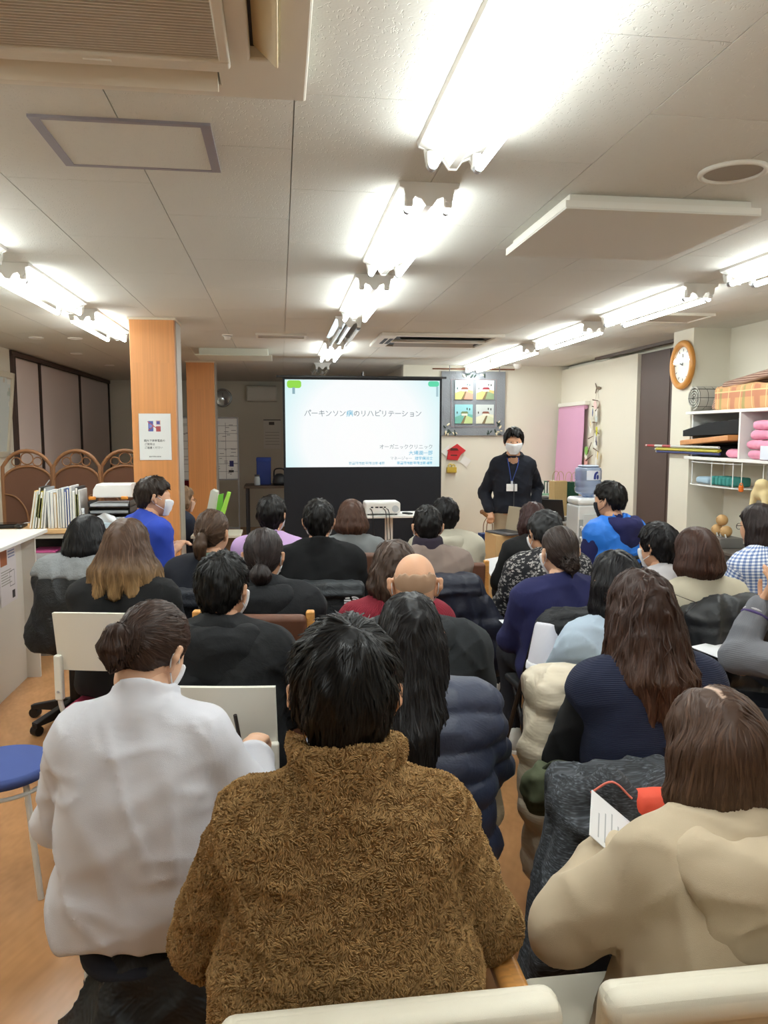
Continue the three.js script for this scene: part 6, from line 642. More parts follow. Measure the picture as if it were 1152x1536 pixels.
// front row
add('fleece', { label: 'man in a fluffy brown fleece jacket with thick black hair', at: [.112, -1.38], top: 1.31, yaw: .08, near: true, w: .158, hs: 1.02, lean: .12, look: .06, hairTop: .022, poleR: [.85, -.5, .45], poleL: [.85, -.5, .45], hands: [.1, .66, -.32],
  clothes: [{ name: 'shirt', mat: new THREE.MeshStandardMaterial({ map: rep(T.gingham, .012), roughness: .8 }), arms: 0, e: .0, wr: 0, cell: .014, collar: { h: .085, r: .064, t: .006, flare: .05 } }, { name: 'fleece_jacket', mat: fabric('#8f6a3c', 'fuzz', .05, .003, 1), e: .03, ae: .03, hem: .42, wr: .012, fq: 5, k: .06, ak: .008, cell: .009, collar: { h: .078, r: .084, t: .014, flare: .12 }, skirt: [[-.12, .1, .15], [.25, .1, .14]] }], legs: DENIM, hair: { type: 'short', vol: .016, mess: .012, color: '#0d0b0a', lump: .008, lf: 20, strand: .075, n: 2600, nape: -.105, side: .006, jit: .9, whorl: [.02, .12, .06] } });
{ // fleece pile: short tufts on the jacket
  const g = people.fleece.root.children.find((c) => c.name === 'fleece_jacket').geometry, p = g.attributes.position, nn = g.attributes.normal, R = rng(99), tris = p.count / 3, acc = new Float32Array(tris), A = v3(), B = v3(), C = v3(); let tot = 0; for (let i = 0; i < tris; i++) { A.fromBufferAttribute(p, 3 * i); B.fromBufferAttribute(p, 3 * i + 1); C.fromBufferAttribute(p, 3 * i + 2); tot += B.sub(A).cross(C.sub(A)).length(); acc[i] = tot; }
  const tuft = new THREE.SphereGeometry(1, 6, 4); const tp = tuft.attributes.position; for (let i = 0; i < tp.count; i++) { const y = tp.getY(i); tp.setXYZ(i, tp.getX(i) * .0032 * (1 - .25 * y), y * .0085 , tp.getZ(i) * .0026 + .003 * y * y); } tuft.computeVertexNormals();
  const N = 150000, im = new THREE.InstancedMesh(tuft, M('#ffffff', 1), N), m = new THREE.Matrix4(), c = new THREE.Color(), base = new THREE.Color('#9c7b4e'); for (let k = 0; k < N; k++) { const u = R() * tot; let lo = 0, hi = tris - 1; while (lo < hi) { const md = (lo + hi) >> 1; if (acc[md] < u) lo = md + 1; else hi = md; } A.fromBufferAttribute(p, 3 * lo); B.fromBufferAttribute(p, 3 * lo + 1); C.fromBufferAttribute(p, 3 * lo + 2); let a = R(), b = R(); if (a + b > 1) { a = 1 - a; b = 1 - b; } const pos = A.clone().addScaledVector(B.sub(A), a).addScaledVector(C.sub(A), b), n = v3().fromBufferAttribute(nn, 3 * lo).normalize(); const dir = v3(noise3(pos.x * 30, pos.y * 30, pos.z * 30) + (R() - .5) * .9, -.5 + noise3(pos.x * 34 + 7, pos.y * 30, pos.z * 30) * .9, noise3(pos.x * 28, pos.y * 30 + 9, pos.z * 30)).addScaledVector(n, .35); dir.normalize(); const zz = v3().crossVectors(dir, n).normalize(), y = dir, x = v3().crossVectors(y, zz); const s = .34 + .26 * R(); m.makeBasis(x.multiplyScalar(s), y.clone().multiplyScalar(s), zz.multiplyScalar(s)); m.setPosition(pos.addScaledVector(n, .0015)); im.setMatrixAt(k, m); const f = .8 + .42 * R(); c.copy(base).multiplyScalar(f); im.setColorAt(k, c); }
  im.name = 'fleece_pile'; im.userData.kind = 'stuff'; im.castShadow = im.receiveShadow = true; people.fleece.root.add(im);
}
add('white', { label: 'woman in a white jacket with a low dark ponytail, writing notes', at: [-.335, -1.97], top: 1.24, yaw: .1, near: true, w: .152, lean: .1, look: .5, turn: .25, tilt: .12, mask: true, handR: [.235, .8, -.22], fingR: [.15, -.1, -.9], gripR: 1, poleR: [.5, -.9, .45], handL: [.05, .72, -.22], poleL: [1, -.6, .5], skin: SKIN_PALE,
  clothes: [{ name: 'white_jacket', mat: fabric('#d3d3da', 'weave', .02, .0004), arms: .82, e: .026, ae: .024, hem: .45, wr: .009, fq: 5.5, neck: .05, collar: { h: .062, r: .066, t: .011, flare: .1 }, skirt: [[-.05, .095, .125], [-.22, .11, .125], [.3, .08, .12]] }], legs: fabric('#1d2236', 'weave', .02), hair: { type: 'pony', color: '#38271f', vol: .01, tie: [-.02, .018, .118], tail: [-.35, -.2, .6], len: .09, wd: 1.15, band: '#8d7a72', nape: -.06, side: -.02, strand: .13, n: 2000, lump: .003 } });
add('beige', { label: 'woman in a hooded beige coat with parted brown hair', at: [.885, -1.42], top: 1.135, yaw: .03, near: true, w: .172, lean: .14, look: .5, glasses: true, handL: [.16, .7, -.26], poleL: [1.0, -.6, .5], handR: [.1, .68, -.28], skin: SKIN_PALE, clothes: [{ name: 'hooded_coat', mat: fabric('#bfae94', 'fuzz', .03, .0004), e: .034, ae: .034, hem: .34, wr: .01, fq: 4.5, hood: 1.3, hoodZ: .03, skirt: [[-.15, .13, .15], [-.4, .16, .14, -.03], [.3, .1, .13]], pts: [v3(-.3, .3, .2), v3(.3, .3, .2)] }], hair: { type: 'bob', partLine: true, color: '#4c3629', tipColor: '#55402f', vol: .02, len: .19, part: [-.012], wrap: 2.0, flare: .08, strand: .15, n: 2600, lump: .003, tip: .02 } });
// second row
add('navyvest', { label: 'woman with long brown hair in a navy knit vest over black sleeves', at: [1.068, -2.15], top: 1.235, yaw: -.02, near: true, lean: .06, poleL: [.5, -.8, .35], handL: [.1, .66, -.3], skin: SKIN_PALE, clothes: [{ name: 'black_shirt', mat: fabric('#0b0c10', 'weave', .02), e: .012, ae: .026, wr: .008, hem: .5 }, { name: 'knit_vest', mat: M('#1b2139', .95, { bumpMap: texAt('ribs', .02), bumpScale: .0014 }), arms: 0, e: .032, wr: .005, hem: .5, label: 'navy ribbed knit vest', skirt: [[.83, .155, .075]] }], hair: { type: 'long', color: '#3a261e', tipColor: '#5a3e2e', vol: .02, len: .36, wide: 1.2, flare: .3, part: [0], strand: .2, n: 3000, curl: .25, tip: .01, lump: .006, wrap: 1.9, endz: .07 } });
add('puffer', { label: 'woman with very long black hair in a quilted navy puffer vest', at: [.356, -2.1], top: 1.2, yaw: .1, near: true, lean: .05, w: .17, poleR: [.9, -.5, .4], clothes: [{ name: 'puffer_jacket', mat: M('#2e354b', .5, { bumpMap: texAt('cloth', .1), bumpScale: .0006 }), e: .04, ae: .036, wr: .006, hem: .34, puff: .085, puffA: .016, cell: .009, skirt: [[-.15, .11, .14], [-.5, .12, .14], [.3, .1, .13]], pts: [v3(-.25, .32, .15), v3(.25, .32, .15)] }], hair: { type: 'long', color: '#120f10', vol: .014, len: .5, flare: -.06, wide: .8, part: [0], strand: .22, n: 2800, tip: .012, lump: .004, taper: .3, endz: .15 } });
add('bald', { label: 'bald man in a charcoal hooded sweatshirt', at: [.457, -2.6], top: 1.236, hairTop: 0, yaw: .12, near: true, lean: .1, w: .185, mask: true, clothes: [{ name: 'hoodie', mat: fabric('#202428', 'weave', .02), e: .03, ae: .03, hem: .48, hood: 1.05, wr: .009 }], skin: SKIN, hair: { type: 'bald', vol: .0004, color: '#b8967b', n: 0, side: -.01, front: .3, lump: 0, nape: -.075 } });
add('glasses', { label: 'man with short black hair, glasses and mask in a black hooded jacket', at: [-.207, -2.7], top: 1.235, yaw: .16, turn: .15, near: true, lean: .05, w: .185, mask: true, glasses: true, clothes: [{ name: 'hooded_jacket', mat: fabric('#0f1114', 'cloth', .1, .0008), e: .032, ae: .03, hem: .5, hood: 1.15, wr: .01 }], hair: { type: 'short', vol: .014, mess: .008, color: '#0e0c0a', nape: -.07, side: .018, strand: .05, n: 1900 } });
add('lightblue', { label: 'woman with straight black hair in a pale blue blouse', at: [1.263, -2.75], top: 1.205, yaw: -.05, near: true, lean: .05, w: .165, poleL: [.6, -.7, .4], clothes: [{ name: 'blouse', mat: fabric('#aebfd0', 'weave', .015, .0004, .7), e: .022, ae: .034, wr: .008, fq: 7, hem: .5, label: 'pale blue puff-sleeved blouse' }], hair: { type: 'bob', color: '#131114', vol: .014, len: .215, flare: .04, part: [0], strand: .18, n: 2000, lump: .003 }, more: (K, r) => mesh('neck_scarf', tr(new THREE.TorusGeometry(.072, .022, 8, 24), K.N.x, K.N.y + .002, K.N.z + .005, 0, PI / 2 - .2), fabric('#d9a13a', 'weave', .02), r) });
add('edge', { label: 'woman in a grey jumper with striped cuff resting her chin on her hand', at: [1.95, -2.62], top: 1.13, yaw: -.7, turn: -.0, near: true, lean: .12, glasses: true, handL: [.03, .98, -.22], fingL: [.15, .85, .3], palmL: [.1, -.2, 1], poleL: [.6, -.9, -.1], handR: [.1, .7, -.25], clothes: [{ name: 'grey_jumper', mat: fabric('#74757b', 'knit', .05, .001), e: .025, ae: .022, wr: .006 }], hair: { type: 'bob', color: '#6a5138', vol: .015, len: .1, n: 900, flare: .0 }, more: (K, r) => { const A = K.arms[1], ax = A.W.clone().sub(A.E).normalize(); [['#5a4a80', .8], ['#c9c4c8', .86], ['#4a6a78', .91]].forEach(([c, t]) => { const p = A.E.clone().lerp(A.W, t), g = new THREE.TorusGeometry(.05 - .012 * (t - .8) * 5, .006, 8, 28); g.applyQuaternion(new THREE.Quaternion().setFromUnitVectors(v3(0, 0, 1), ax)); g.translate(p.x, p.y, p.z); mesh('cuff_stripe', g, fabric(c, 'knit', .05, .001), r); }); } });
// third row
add('red', { label: 'person with brown bobbed hair in a dark red knit jumper', at: [.475, -3.2], top: 1.19, yaw: .06, lean: .05, w: .18, clothes: [{ name: 'cable_jumper', mat: M('#7c1729', .95, { bumpMap: texAt('knit', .06), bumpScale: .003 }), e: .03, wr: .006 }], hair: { type: 'bob', color: '#46352b', vol: .02, len: .12, n: 700 } });
add('ponyblack', { label: 'woman with a short tied ponytail in a black hooded padded jacket', at: [-.08, -3.4], top: 1.235, yaw: .14, lean: .05, w: .185, mask: true, clothes: [{ name: 'padded_jacket', mat: fabric('#111317', 'cloth', .1, .0008), e: .045, ae: .045, hood: 1.15, wr: .01, hem: .5, cell: .012 }], hair: { type: 'pony', color: '#2a2120', vol: .01, tie: [.01, -.045, .105], len: .05, wd: 1.6, side: -.03, n: 700, lump: .002, strand: .13 } });
add('wavy', { label: 'woman with long wavy light brown hair in a black top', at: [-.70, -3.6], top: 1.255, yaw: .2, lean: .05, w: .185, glasses: true, skin: SKIN_PALE, clothes: [{ name: 'black_top', mat: BLK, e: .028, wr: .008 }], hair: { type: 'long', color: '#5c4536', tipColor: '#9a7a52', vol: .022, len: .2, wide: 1.35, flare: .5, curl: .35, part: [0], strand: .13, n: 1900, lump: .004, wrap: 1.9, ww: .6, taper: -.05, tip: .03 } });
add('greyjacket', { label: 'person with a black bob in a grey and black windbreaker leaning on a rolling stool', at: [-1.03, -4.25], top: 1.215, yaw: .35, lean: .2, seat: .5, w: .18, clothes: [{ name: 'windbreaker', mat: fabric('#0e1014', 'cloth', .12, .003, .6), e: .045, ae: .045, hem: .52, wr: .009, cell: .012, skirt: [[0, .13, .15]] }, { name: 'grey_yoke', mat: fabric('#7d8083', 'cloth', .12, .002, .7), e: .052, ae: .052, arms: .02, hem: .9, wr: .007, cell: .012 }], hair: { type: 'bob', color: '#0e0c0e', vol: .018, len: .12, n: 600, lump: .003 } });
add('bun', { label: 'woman with a low bun and loose strand in a navy jumper', at: [1.319, -3.5], top: 1.21, yaw: -.05, lean: .05, w: .18, mask: true, skin: SKIN_PALE, clothes: [{ name: 'navy_jumper', mat: fabric('#1b1e4e', 'knit', .03, .0008), e: .025, ae: .03, wr: .007, cell: .012 }], hair: { type: 'bun', color: '#332722', vol: .008, tie: [.012, -.045, .108], len: .1, side: -.02, n: 800, lump: .002, strand: .13, band: null } });
add('cream', { label: 'woman with a glossy brown bob in a cream fluffy jumper', at: [1.959, -3.4], top: 1.2, yaw: -.12, lean: .05, w: .175, clothes: [{ name: 'cream_jumper', mat: fabric('#d8ceb6', 'fuzz', .04, .003, 1), e: .03, wr: .006, collar: { h: .02, r: .075, t: .012, flare: 0 } }], hair: { type: 'bob', color: '#42291f', vol: .018, len: .125, curlIn: .25, n: 1200, lump: .002, strand: .14, ww: .7 }, more: (K, r) => mesh('necklace', tube([[-.05, 0, .06], [-.012, -.09, .12], [0, -.1, .122], [.012, -.09, .12], [.05, 0, .06]].map(([x, y, z]) => [K.N.x + x, K.N.y + y, K.N.z + z]), .0012, 24, 4), M('#b98f4a', .3, { metalness: .8 }), r) });
add('lightgrey', { label: 'person with short black hair and mask in a pale grey top', at: [2.026, -3.9], top: 1.165, yaw: -.4, lean: .08, w: .175, mask: true, clothes: [{ name: 'grey_top', mat: fabric('#c3bfc2', 'weave', .02), e: .026, wr: .007, collar: { h: .02, r: .072, t: .008, flare: 0 } }], hair: { type: 'short', color: '#100d0f', vol: .02, nape: -.1, side: -.02, n: 520, mess: .006, strand: .07 } });
add('gingham', { label: 'woman with straight dark hair and glasses in a blue gingham shirt', at: [2.681, -4.0], top: 1.255, yaw: -.35, lean: .06, w: .185, glasses: true, clothes: [{ name: 'gingham_shirt', mat: new THREE.MeshStandardMaterial({ map: rep(T.gingham, .017), roughness: .8 }), e: .035, ae: .035, wr: .008, collar: { h: .03, r: .07, t: .008, flare: .2 } }], hair: { type: 'long', color: '#2a1f1d', vol: .014, len: .2, flare: 0, n: 800, lump: .003, strand: .16 }, more: (K, r) => { const m = mesh('hair_clip', bx(.05, .008, .01, 0, .085, .105, .003), M('#c9b9a8', .3, { metalness: .6 }), r); m.applyMatrix4(K.hd); } });
// fourth and fifth rows
add('scrubs', { label: 'man in a royal blue shirt and white mask beside the notice pillar', at: [-.783, -4.9], top: 1.385, seat: .6, yaw: 1.0, turn: .15, lean: .06, w: .185, mask: true, hands: [.06, .92, -.16], clothes: [{ name: 'blue_shirt', mat: fabric('#2643ad', 'weave', .03), e: .026, arms: .1, ae: .03, wr: .009, cell: .013, collar: { h: .03, r: .068, t: .008, flare: .2 } }], hair: { type: 'short', color: '#2b2019', vol: .013, side: .02, nape: -.07, n: 520, mess: .006 } });
add('masked', { label: 'person with light brown hair and beige mask partly hidden by the notice pillar', at: [-.905, -7.3], top: 1.165, yaw: 1.0, lean: .08, mask: M('#d9b8a4', .85), glasses: true, clothes: [{ name: 'dark_jacket', mat: fabric('#20283a', 'weave', .03), e: .03, wr: .007 }], hair: { type: 'bob', color: '#8a6f55', vol: .014, len: .07, n: 300 } });
add('clip', { label: 'woman with a clipped-up brown ponytail in a navy jumper with mint collar', at: [-.37, -4.2], top: 1.24, yaw: .3, lean: .06, w: .18, mask: false, clothes: [{ name: 'mint_collar', mat: fabric('#b7d6c2', 'weave', .02), arms: 0, e: .014, wr: 0, collar: { h: .035, r: .066, t: .01, flare: .5 } }, { name: 'navy_jumper', mat: fabric('#121623', 'knit', .03, .0008), e: .028, wr: .007, neck: .078 }], hair: { type: 'pony', color: '#4a3628', vol: .012, tie: [-.005, -.005, .115], len: .12, wd: 1.2, side: -.02, n: 700, lump: .004, band: null, strand: .12 }, more: (K, r) => { const g = []; for (let i = 0; i < 5; i++) g.push(ball(.006, -.03 + Math.cos(i * 1.257) * .008, .0 + Math.sin(i * 1.257) * .008, .118, 1, 1, .5, 8)); const m = mesh('flower_clip', g, M('#d9c9a0', .3, { metalness: .5 }), r); m.applyMatrix4(K.hd); } });
add('lavender', { label: 'person with short black hair in a lavender shirt with navy collar', at: [-.063, -5.0], top: 1.245, yaw: .2, lean: .06, w: .175, glasses: true, mask: true, clothes: [{ name: 'lavender_shirt', mat: fabric('#c6a3d2', 'weave', .03), e: .026, arms: .1, ae: .03, wr: .007 }, { name: 'navy_collar', mat: fabric('#20244a', 'weave', .03), arms: 0, e: .0, wr: 0, collar: { h: .045, r: .068, t: .01, flare: .15 } }], hair: { type: 'short', color: '#0f0c0b', vol: .02, nape: -.1, side: -.02, n: 420, mess: .007, strand: .07 } });
add('blackfleece', { label: 'man with short black hair in a black fleece jacket, facing the screen', at: [.213, -4.4], top: 1.27, yaw: .1, lean: .06, w: .195, mask: true, clothes: [{ name: 'black_fleece', mat: fabric('#0a0b0e', 'fuzz', .04, .001, 1), e: .032, wr: .008, cell: .013, collar: { h: .05, r: .072, t: .01, flare: .1 } }], hair: { type: 'short', color: '#100e0d', vol: .014, side: .018, nape: -.075, n: 600, mess: .008 } });
add('greytop', { label: 'woman with a brown bob in a grey jacket before the projector', at: [.465, -5.1], top: 1.205, yaw: .1, lean: .08, w: .175, mask: true, clothes: [{ name: 'grey_jacket', mat: fabric('#737677', 'weave', .03), e: .03, wr: .008, collar: { h: .03, r: .07, t: .01, flare: .1 } }], hair: { type: 'bob', color: '#4e3427', vol: .018, len: .1, n: 500, curlIn: .2, lump: .003 } });
add('taupe', { label: 'man in a taupe jumper with a dark purple scarf', at: [.847, -4.4], top: 1.23, yaw: .04, lean: .07, w: .19, mask: true, clothes: [{ name: 'taupe_jumper', mat: fabric('#8b7a71', 'weave', .03), e: .028, wr: .008, cell: .013 }], hair: { type: 'short', color: '#120f0e', vol: .011, side: .018, nape: -.07, n: 500, strand: .035, mess: .003 }, more: (K, r) => { const f = union([0, 1, 2].map((i) => { const R = .075 - i * .004, y = .03 + i * .022; return (x, yy, z) => { const px = x - K.N.x, pz = z - K.N.z + .012, q = Math.hypot(px, pz * .95) - R; return Math.hypot(q, yy - K.N.y - y + .05 * pz) - .02; }; }), .012); mesh('scarf', nets(f, K.N.clone().add(v3(-.13, -.04, -.14)), K.N.clone().add(v3(.13, .13, .13)), .01), fabric('#2b2230', 'knit', .05, .002), r); } });
add('sherpa', { label: 'person with black hair in a cream sherpa jacket next to the wall', at: [1.127, -5.2], top: 1.2, yaw: .0, lean: .07, w: .185, clothes: [{ name: 'sherpa_jacket', mat: fabric('#d6cfbb', 'fuzz', .05, .004, 1), e: .038, ae: .038, wr: .008, hood: .9 }], hair: { type: 'short', color: '#0f0c0d', vol: .02, nape: -.09, side: -.02, n: 420, strand: .07 } });
add('darktop', { label: 'woman with a reddish brown bob in black, reading a handout', at: [1.726, -5.1], top: 1.18, yaw: -.05, lean: .12, look: .3, w: .17, clothes: [{ name: 'black_jumper', mat: BLK, e: .03, ae: .035, wr: .007 }], hair: { type: 'bob', color: '#3f2826', vol: .016, len: .1, n: 500 } });
add('floral', { label: 'woman in a black and white floral blouse wearing a puffy black cap', at: [1.517, -4.3], top: 1.2, yaw: -.15, lean: .1, look: .25, w: .18, mask: true, clothes: [{ name: 'floral_blouse', mat: new THREE.MeshStandardMaterial({ map: rep(T.floral, .09), roughness: .8 }), e: .035, ae: .045, wr: .009, cell: .012 }, { name: 'rust_collar', mat: fabric('#8a3a2e', 'weave', .03), arms: 0, e: .0, wr: 0, collar: { h: .03, r: .075, t: .013, flare: .2 } }], hair: { type: 'short', color: '#171416', vol: .012, nape: -.09, side: -.03, n: 300 }, more: (K, r) => { const f = union([ell(0, .04, .05, .105, .085, .105), ell(.02, .09, .02, .085, .06, .08), ell(-.01, -.01, .085, .085, .06, .06)], .03); const m = mesh('cap', nets((x, y, z) => smax(f(x, y, z) - .008 * noise3(x * 24, y * 24, z * 24), -.11 - z - y * .4, .01), v3(-.14, -.1, -.1), v3(.14, .18, .19), .009, .01), fabric('#0a0a0c', 'cloth', .05, .002, .6), r); m.applyMatrix4(K.hd); const c = mesh('cap_clip', bx(.03, .008, .012, .05, .125, .07, .003), M('#e6e6e6', .3), r); c.applyMatrix4(K.hd); } });
add('bluevest', { label: 'man in a bright blue padded vest over a navy hoodie', at: [2.233, -5.0], top: 1.32, yaw: -.45, turn: -.1, lean: .05, w: .19, mask: M('#26262c', .9), clothes: [{ name: 'navy_hoodie', mat: fabric('#1a1c52', 'weave', .03), e: .008, ae: .03, wr: .003, hood: 1.1, hoodZ: .05 }, { name: 'blue_vest', mat: fabric('#1c72d4', 'cloth', .1, .0012, .6), arms: 0, e: .046, wr: .009, fq: 7, cell: .012, hem: .5, neck: .1, label: 'bright blue padded vest' }], hair: { type: 'short', color: '#161311', vol: .018, side: .018, nape: -.06, n: 600, mess: .01 } });
// the speaker
add('speaker', { label: 'standing man in white mask, name badge and dark navy jacket beside the screen', at: [2.167, -7.0], top: 1.7, stand: true, yaw: PI + .2, turn: .05, look: .05, lean: .02, w: .148, mask: true, glasses: false, near: true, handR: [.225, .93, -.1], handL: [.22, .96, .0], poleR: [.35, -.2, .9], poleL: [.35, -.2, .9], gripR: 1, fingR: [-.1, -.75, -.5], fingL: [-.35, -.9, .1], clothes: [{ name: 'polo_shirt', mat: fabric('#1d2338', 'weave', .03), arms: 0, e: .004, wr: 0, hem: .9, cell: .012, neck: .06, collar: { h: .03, r: .066, t: .006, flare: .3 } }, { name: 'zip_jacket', mat: fabric('#0e1220', 'fuzz', .05, .0008), e: .018, ae: .018, hem: .9, wr: .008, neck: .07, vneck: true, collar: { h: .028, r: .074, t: .008, flare: .4 } }], legs: fabric('#a3937a', 'weave', .03), shoe: M('#3a2f2a', .5), hair: { type: 'short', color: '#13100e', vol: .02, front: .07, fringe: .03, side: -.02, nape: -.09, strand: .075, mess: .006, n: 1000, whorl: [0, .125, .03] },
  more: (K, r) => { const c = K.spine(.45, .02, -.148), n = K.spine(.98, 0, -.08); mesh('lanyard', [tube([[-.045, K.N.y - .01, -.07], [-.03, c.y + .2, -.135], [.015, c.y + .06, c.z + .008]], .004, 20, 5), tube([[.06, K.N.y - .01, -.07], [.05, c.y + .2, -.138], [.025, c.y + .06, c.z + .008]], .004, 20, 5)], M('#2c4a9a', .6), r); mesh('name_badge', tr(bx(.1, .068, .004, 0, 0, 0, .002), c.x, c.y, c.z - .002), printed(96, 64, (q) => { q.fillStyle = '#f2f4f4'; q.fillRect(0, 0, 96, 64); q.fillStyle = '#8a9096'; q.fillRect(16, 14, 64, 6); q.fillStyle = '#33383d'; q.fillRect(22, 30, 52, 12); q.fillStyle = '#a8adb2'; q.fillRect(20, 50, 56, 4); }), r); mesh('badge_clip', bx(.02, .03, .006, c.x, c.y + .046, c.z, .002), M('#c6cdd6', .3), r); mesh('zip', box2(-.003, .003, .92, 1.2, -.148, -.142), DARKGREY, r); } });
{ const p = people.speaker, w = p.K.arms[0].W.clone().applyMatrix4(new THREE.Matrix4().makeRotationY(p.root.rotation.y)).add(p.root.position); const o = thing('pointer_stick', 'wooden pointer handle held by the speaker', 'pointer', [w.x - .0, w.y - .075, w.z + .03]); mesh('handle', rod([.04, -.03, 0], [-.07, .06, .0], .014, .018), M('#8a6038', .5), o); mesh('knob', ball(.022, -.075, .064, 0), M('#7a5230', .5), o); }
// ---------- chairs they sit on ----------
const under = (k, f, ...a) => { const p = people[k]; return f([p.root.position.x, 0, p.root.position.z], p.root.rotation.y, ...a); };
woodChair([.16, 0, -1.325], 0, '#e6dfcc', 'cream padded chair with wooden arms under the man in brown fleece', { w: .265, top: .775, arms: true, full: true, roll: true });
woodChair([.755, 0, -1.315], 0, '#e6dfcc', 'cream padded chair under the woman in the beige coat', { w: .265, top: .78, arms: false, full: true, roll: true });
{ const p = people.white, o = thing('padded_stool', 'stool with thin white legs under the woman in the white jacket', 'stool', [p.root.position.x, 0, p.root.position.z]); mesh('seat', lathe([[0, .375], [.14, .375], [.155, .39], [.157, .41], [.14, .421], [0, .423]], 36), fabric('#1d2130', 'fuzz', .05), o); for (let i = 0; i < 4; i++) { const a = i * PI / 2 + .65; mesh('leg', rod([Math.cos(a) * .13, .38, Math.sin(a) * .13], [Math.cos(a) * .215, 0, Math.sin(a) * .215], .011), M('#e4e4de', .3), o); } mesh('ring', tr(new THREE.TorusGeometry(.14, .008, 8, 36), 0, .34, 0, 0, PI / 2), M('#e4e4de', .3), o); }
under('navyvest', foldingChair, 'black folding chair beneath the patterned grey jacket', { top: .72 }); { const p = people.puffer, o = thing('padded_stool', 'crimson padded stool under the woman in the navy puffer', 'stool', [p.root.position.x, 0, p.root.position.z]); mesh('seat', lathe([[0, .395], [.16, .395], [.178, .41], [.18, .425], [.165, .437], [0, .44]], 36), fabric('#8a2f4a', 'fuzz', .05), o); for (let i = 0; i < 4; i++) { const a = i * PI / 2 + .65; mesh('leg', rod([Math.cos(a) * .14, .4, Math.sin(a) * .14], [Math.cos(a) * .2, 0, Math.sin(a) * .2], .011), M('#e4e4de', .3), o); } } under('glasses', plasticChair, '#a8204c', 'white plastic-backed chair with crimson seat under the man in glasses', { top: .86 }); under('wavy', plasticChair, '#a8204c', 'white plastic-backed chair under the woman with wavy hair', { top: .9 }); under('edge', plasticChair, '#3a4a8a', 'white plastic-backed chair under the woman resting her chin');
under('bald', woodChair, '#6a4a3c', 'wooden chair hidden by a beige coat under the bald man'); under('ponyblack', woodChair, '#6a4433', 'brown-backed wooden chair under the woman in the black padded jacket', { top: .92, w: .25 }); under('red', woodChair, '#6a4433', 'brown-backed wooden chair under the person in the red jumper'); under('greytop', woodChair, '#6e4c3c', 'brown-backed wooden chair under the woman in grey', { top: .9 }); under('blackfleece', woodChair, '#6a4433', 'brown-backed wooden chair under the man in black fleece'); under('taupe', woodChair, '#6a4433', 'brown-backed wooden chair under the man in taupe'); under('sherpa', woodChair, '#6a4433', 'brown-backed wooden chair under the person in cream sherpa'); under('lavender', woodChair, '#6a4433', 'brown-backed wooden chair under the person in lavender'); under('clip', woodChair, '#2a3148', 'dark-backed wooden chair under the woman with the mint collar', { top: .84 }); under('darktop', woodChair, '#6a4433', 'wooden chair under the woman reading in black');
under('lightblue', foldingChair, 'black folding chair beneath the beige puffer coat'); under('bun', foldingChair, 'black folding chair under the woman with the bun'); under('cream', foldingChair, 'black folding chair beneath the black puffer coat', { top: .84 }); under('lightgrey', foldingChair, 'black folding chair under the person in pale grey'); under('gingham', foldingChair, 'black lattice-backed chair under the woman in gingham', { mesh: true, top: .86 }); under('floral', foldingChair, 'black folding chair under the woman in the floral blouse'); under('bluevest', foldingChair, 'black lattice-backed chair under the man in the blue vest', { mesh: true, top: .8 }); under('masked', foldingChair, 'black folding chair behind the notice pillar');
{ const p = people.scrubs, o = thing('bar_stool', 'tall black stool under the man in the blue shirt', 'stool', [p.root.position.x, 0, p.root.position.z]); mesh('seat', lathe([[0, .55], [.16, .55], [.17, .57], [.16, .6], [0, .605]], 32), VINYL('#1d1d20'), o); mesh('column', rod([0, .03, 0], [0, .55, 0], .025), STEEL, o); mesh('base', lathe([[0, .03], [.03, .03], [.2, .012], [.2, 0]], 32), STEEL, o); }
// ---------- coats on chair backs ----------
const on = (k, name, label, o, zoff = 0) => { const p = people[k]; return drape(name, label, [p.root.position.x, 0, p.root.position.z], p.root.rotation.y, o); };
{ const c = on('blackfleece', 'jacket', 'black outdoor jacket with a white chest logo hung on a chair', { mat: fabric('#12181d', 'cloth', .15, .003, .6), w: .24, top: .83, bottom: .42, wr: .008, flare: .0 }); const g = []; for (let k = 0; k < 3; k++) { const s = new THREE.Shape(), r1 = .036 - k * .011, r0 = r1 - .007; s.absarc(0, 0, r1, 0, PI / 2 + .35, false); s.absarc(0, 0, Math.max(.002, r0), PI / 2 + .35, 0, true); g.push(tr(new THREE.ExtrudeGeometry(s, { depth: .002, bevelEnabled: false }), .012, 0, 0)); } for (let k = 0; k < 3; k++) g.push(bx(.036 - (k === 0 ? .012 : 0), .008, .002, -.022, .027 - k * .013, .001)); mesh('logo', tr(mg(g), .19, .755, .332), M('#e9ecee', .6), c); }
on('taupe', 'coat', 'thick navy padded coat hung over a chair by the aisle', { mat: fabric('#12172a', 'cloth', .15, .0008, .55), w: .2, top: .83, bottom: .3, th: .07, puff: .13, wr: .014, sleeves: [[[.2, .78, .24], [.3, .6, .27], [.34, .38, .27]]], sr: .075, cat: 'coat' });
on('clip', 'jacket', 'dark navy jacket hung on the chair before the glasses man', { mat: fabric('#111622', 'cloth', .15, .003, .8), w: .24, top: .84, bottom: .45, wr: .008 });
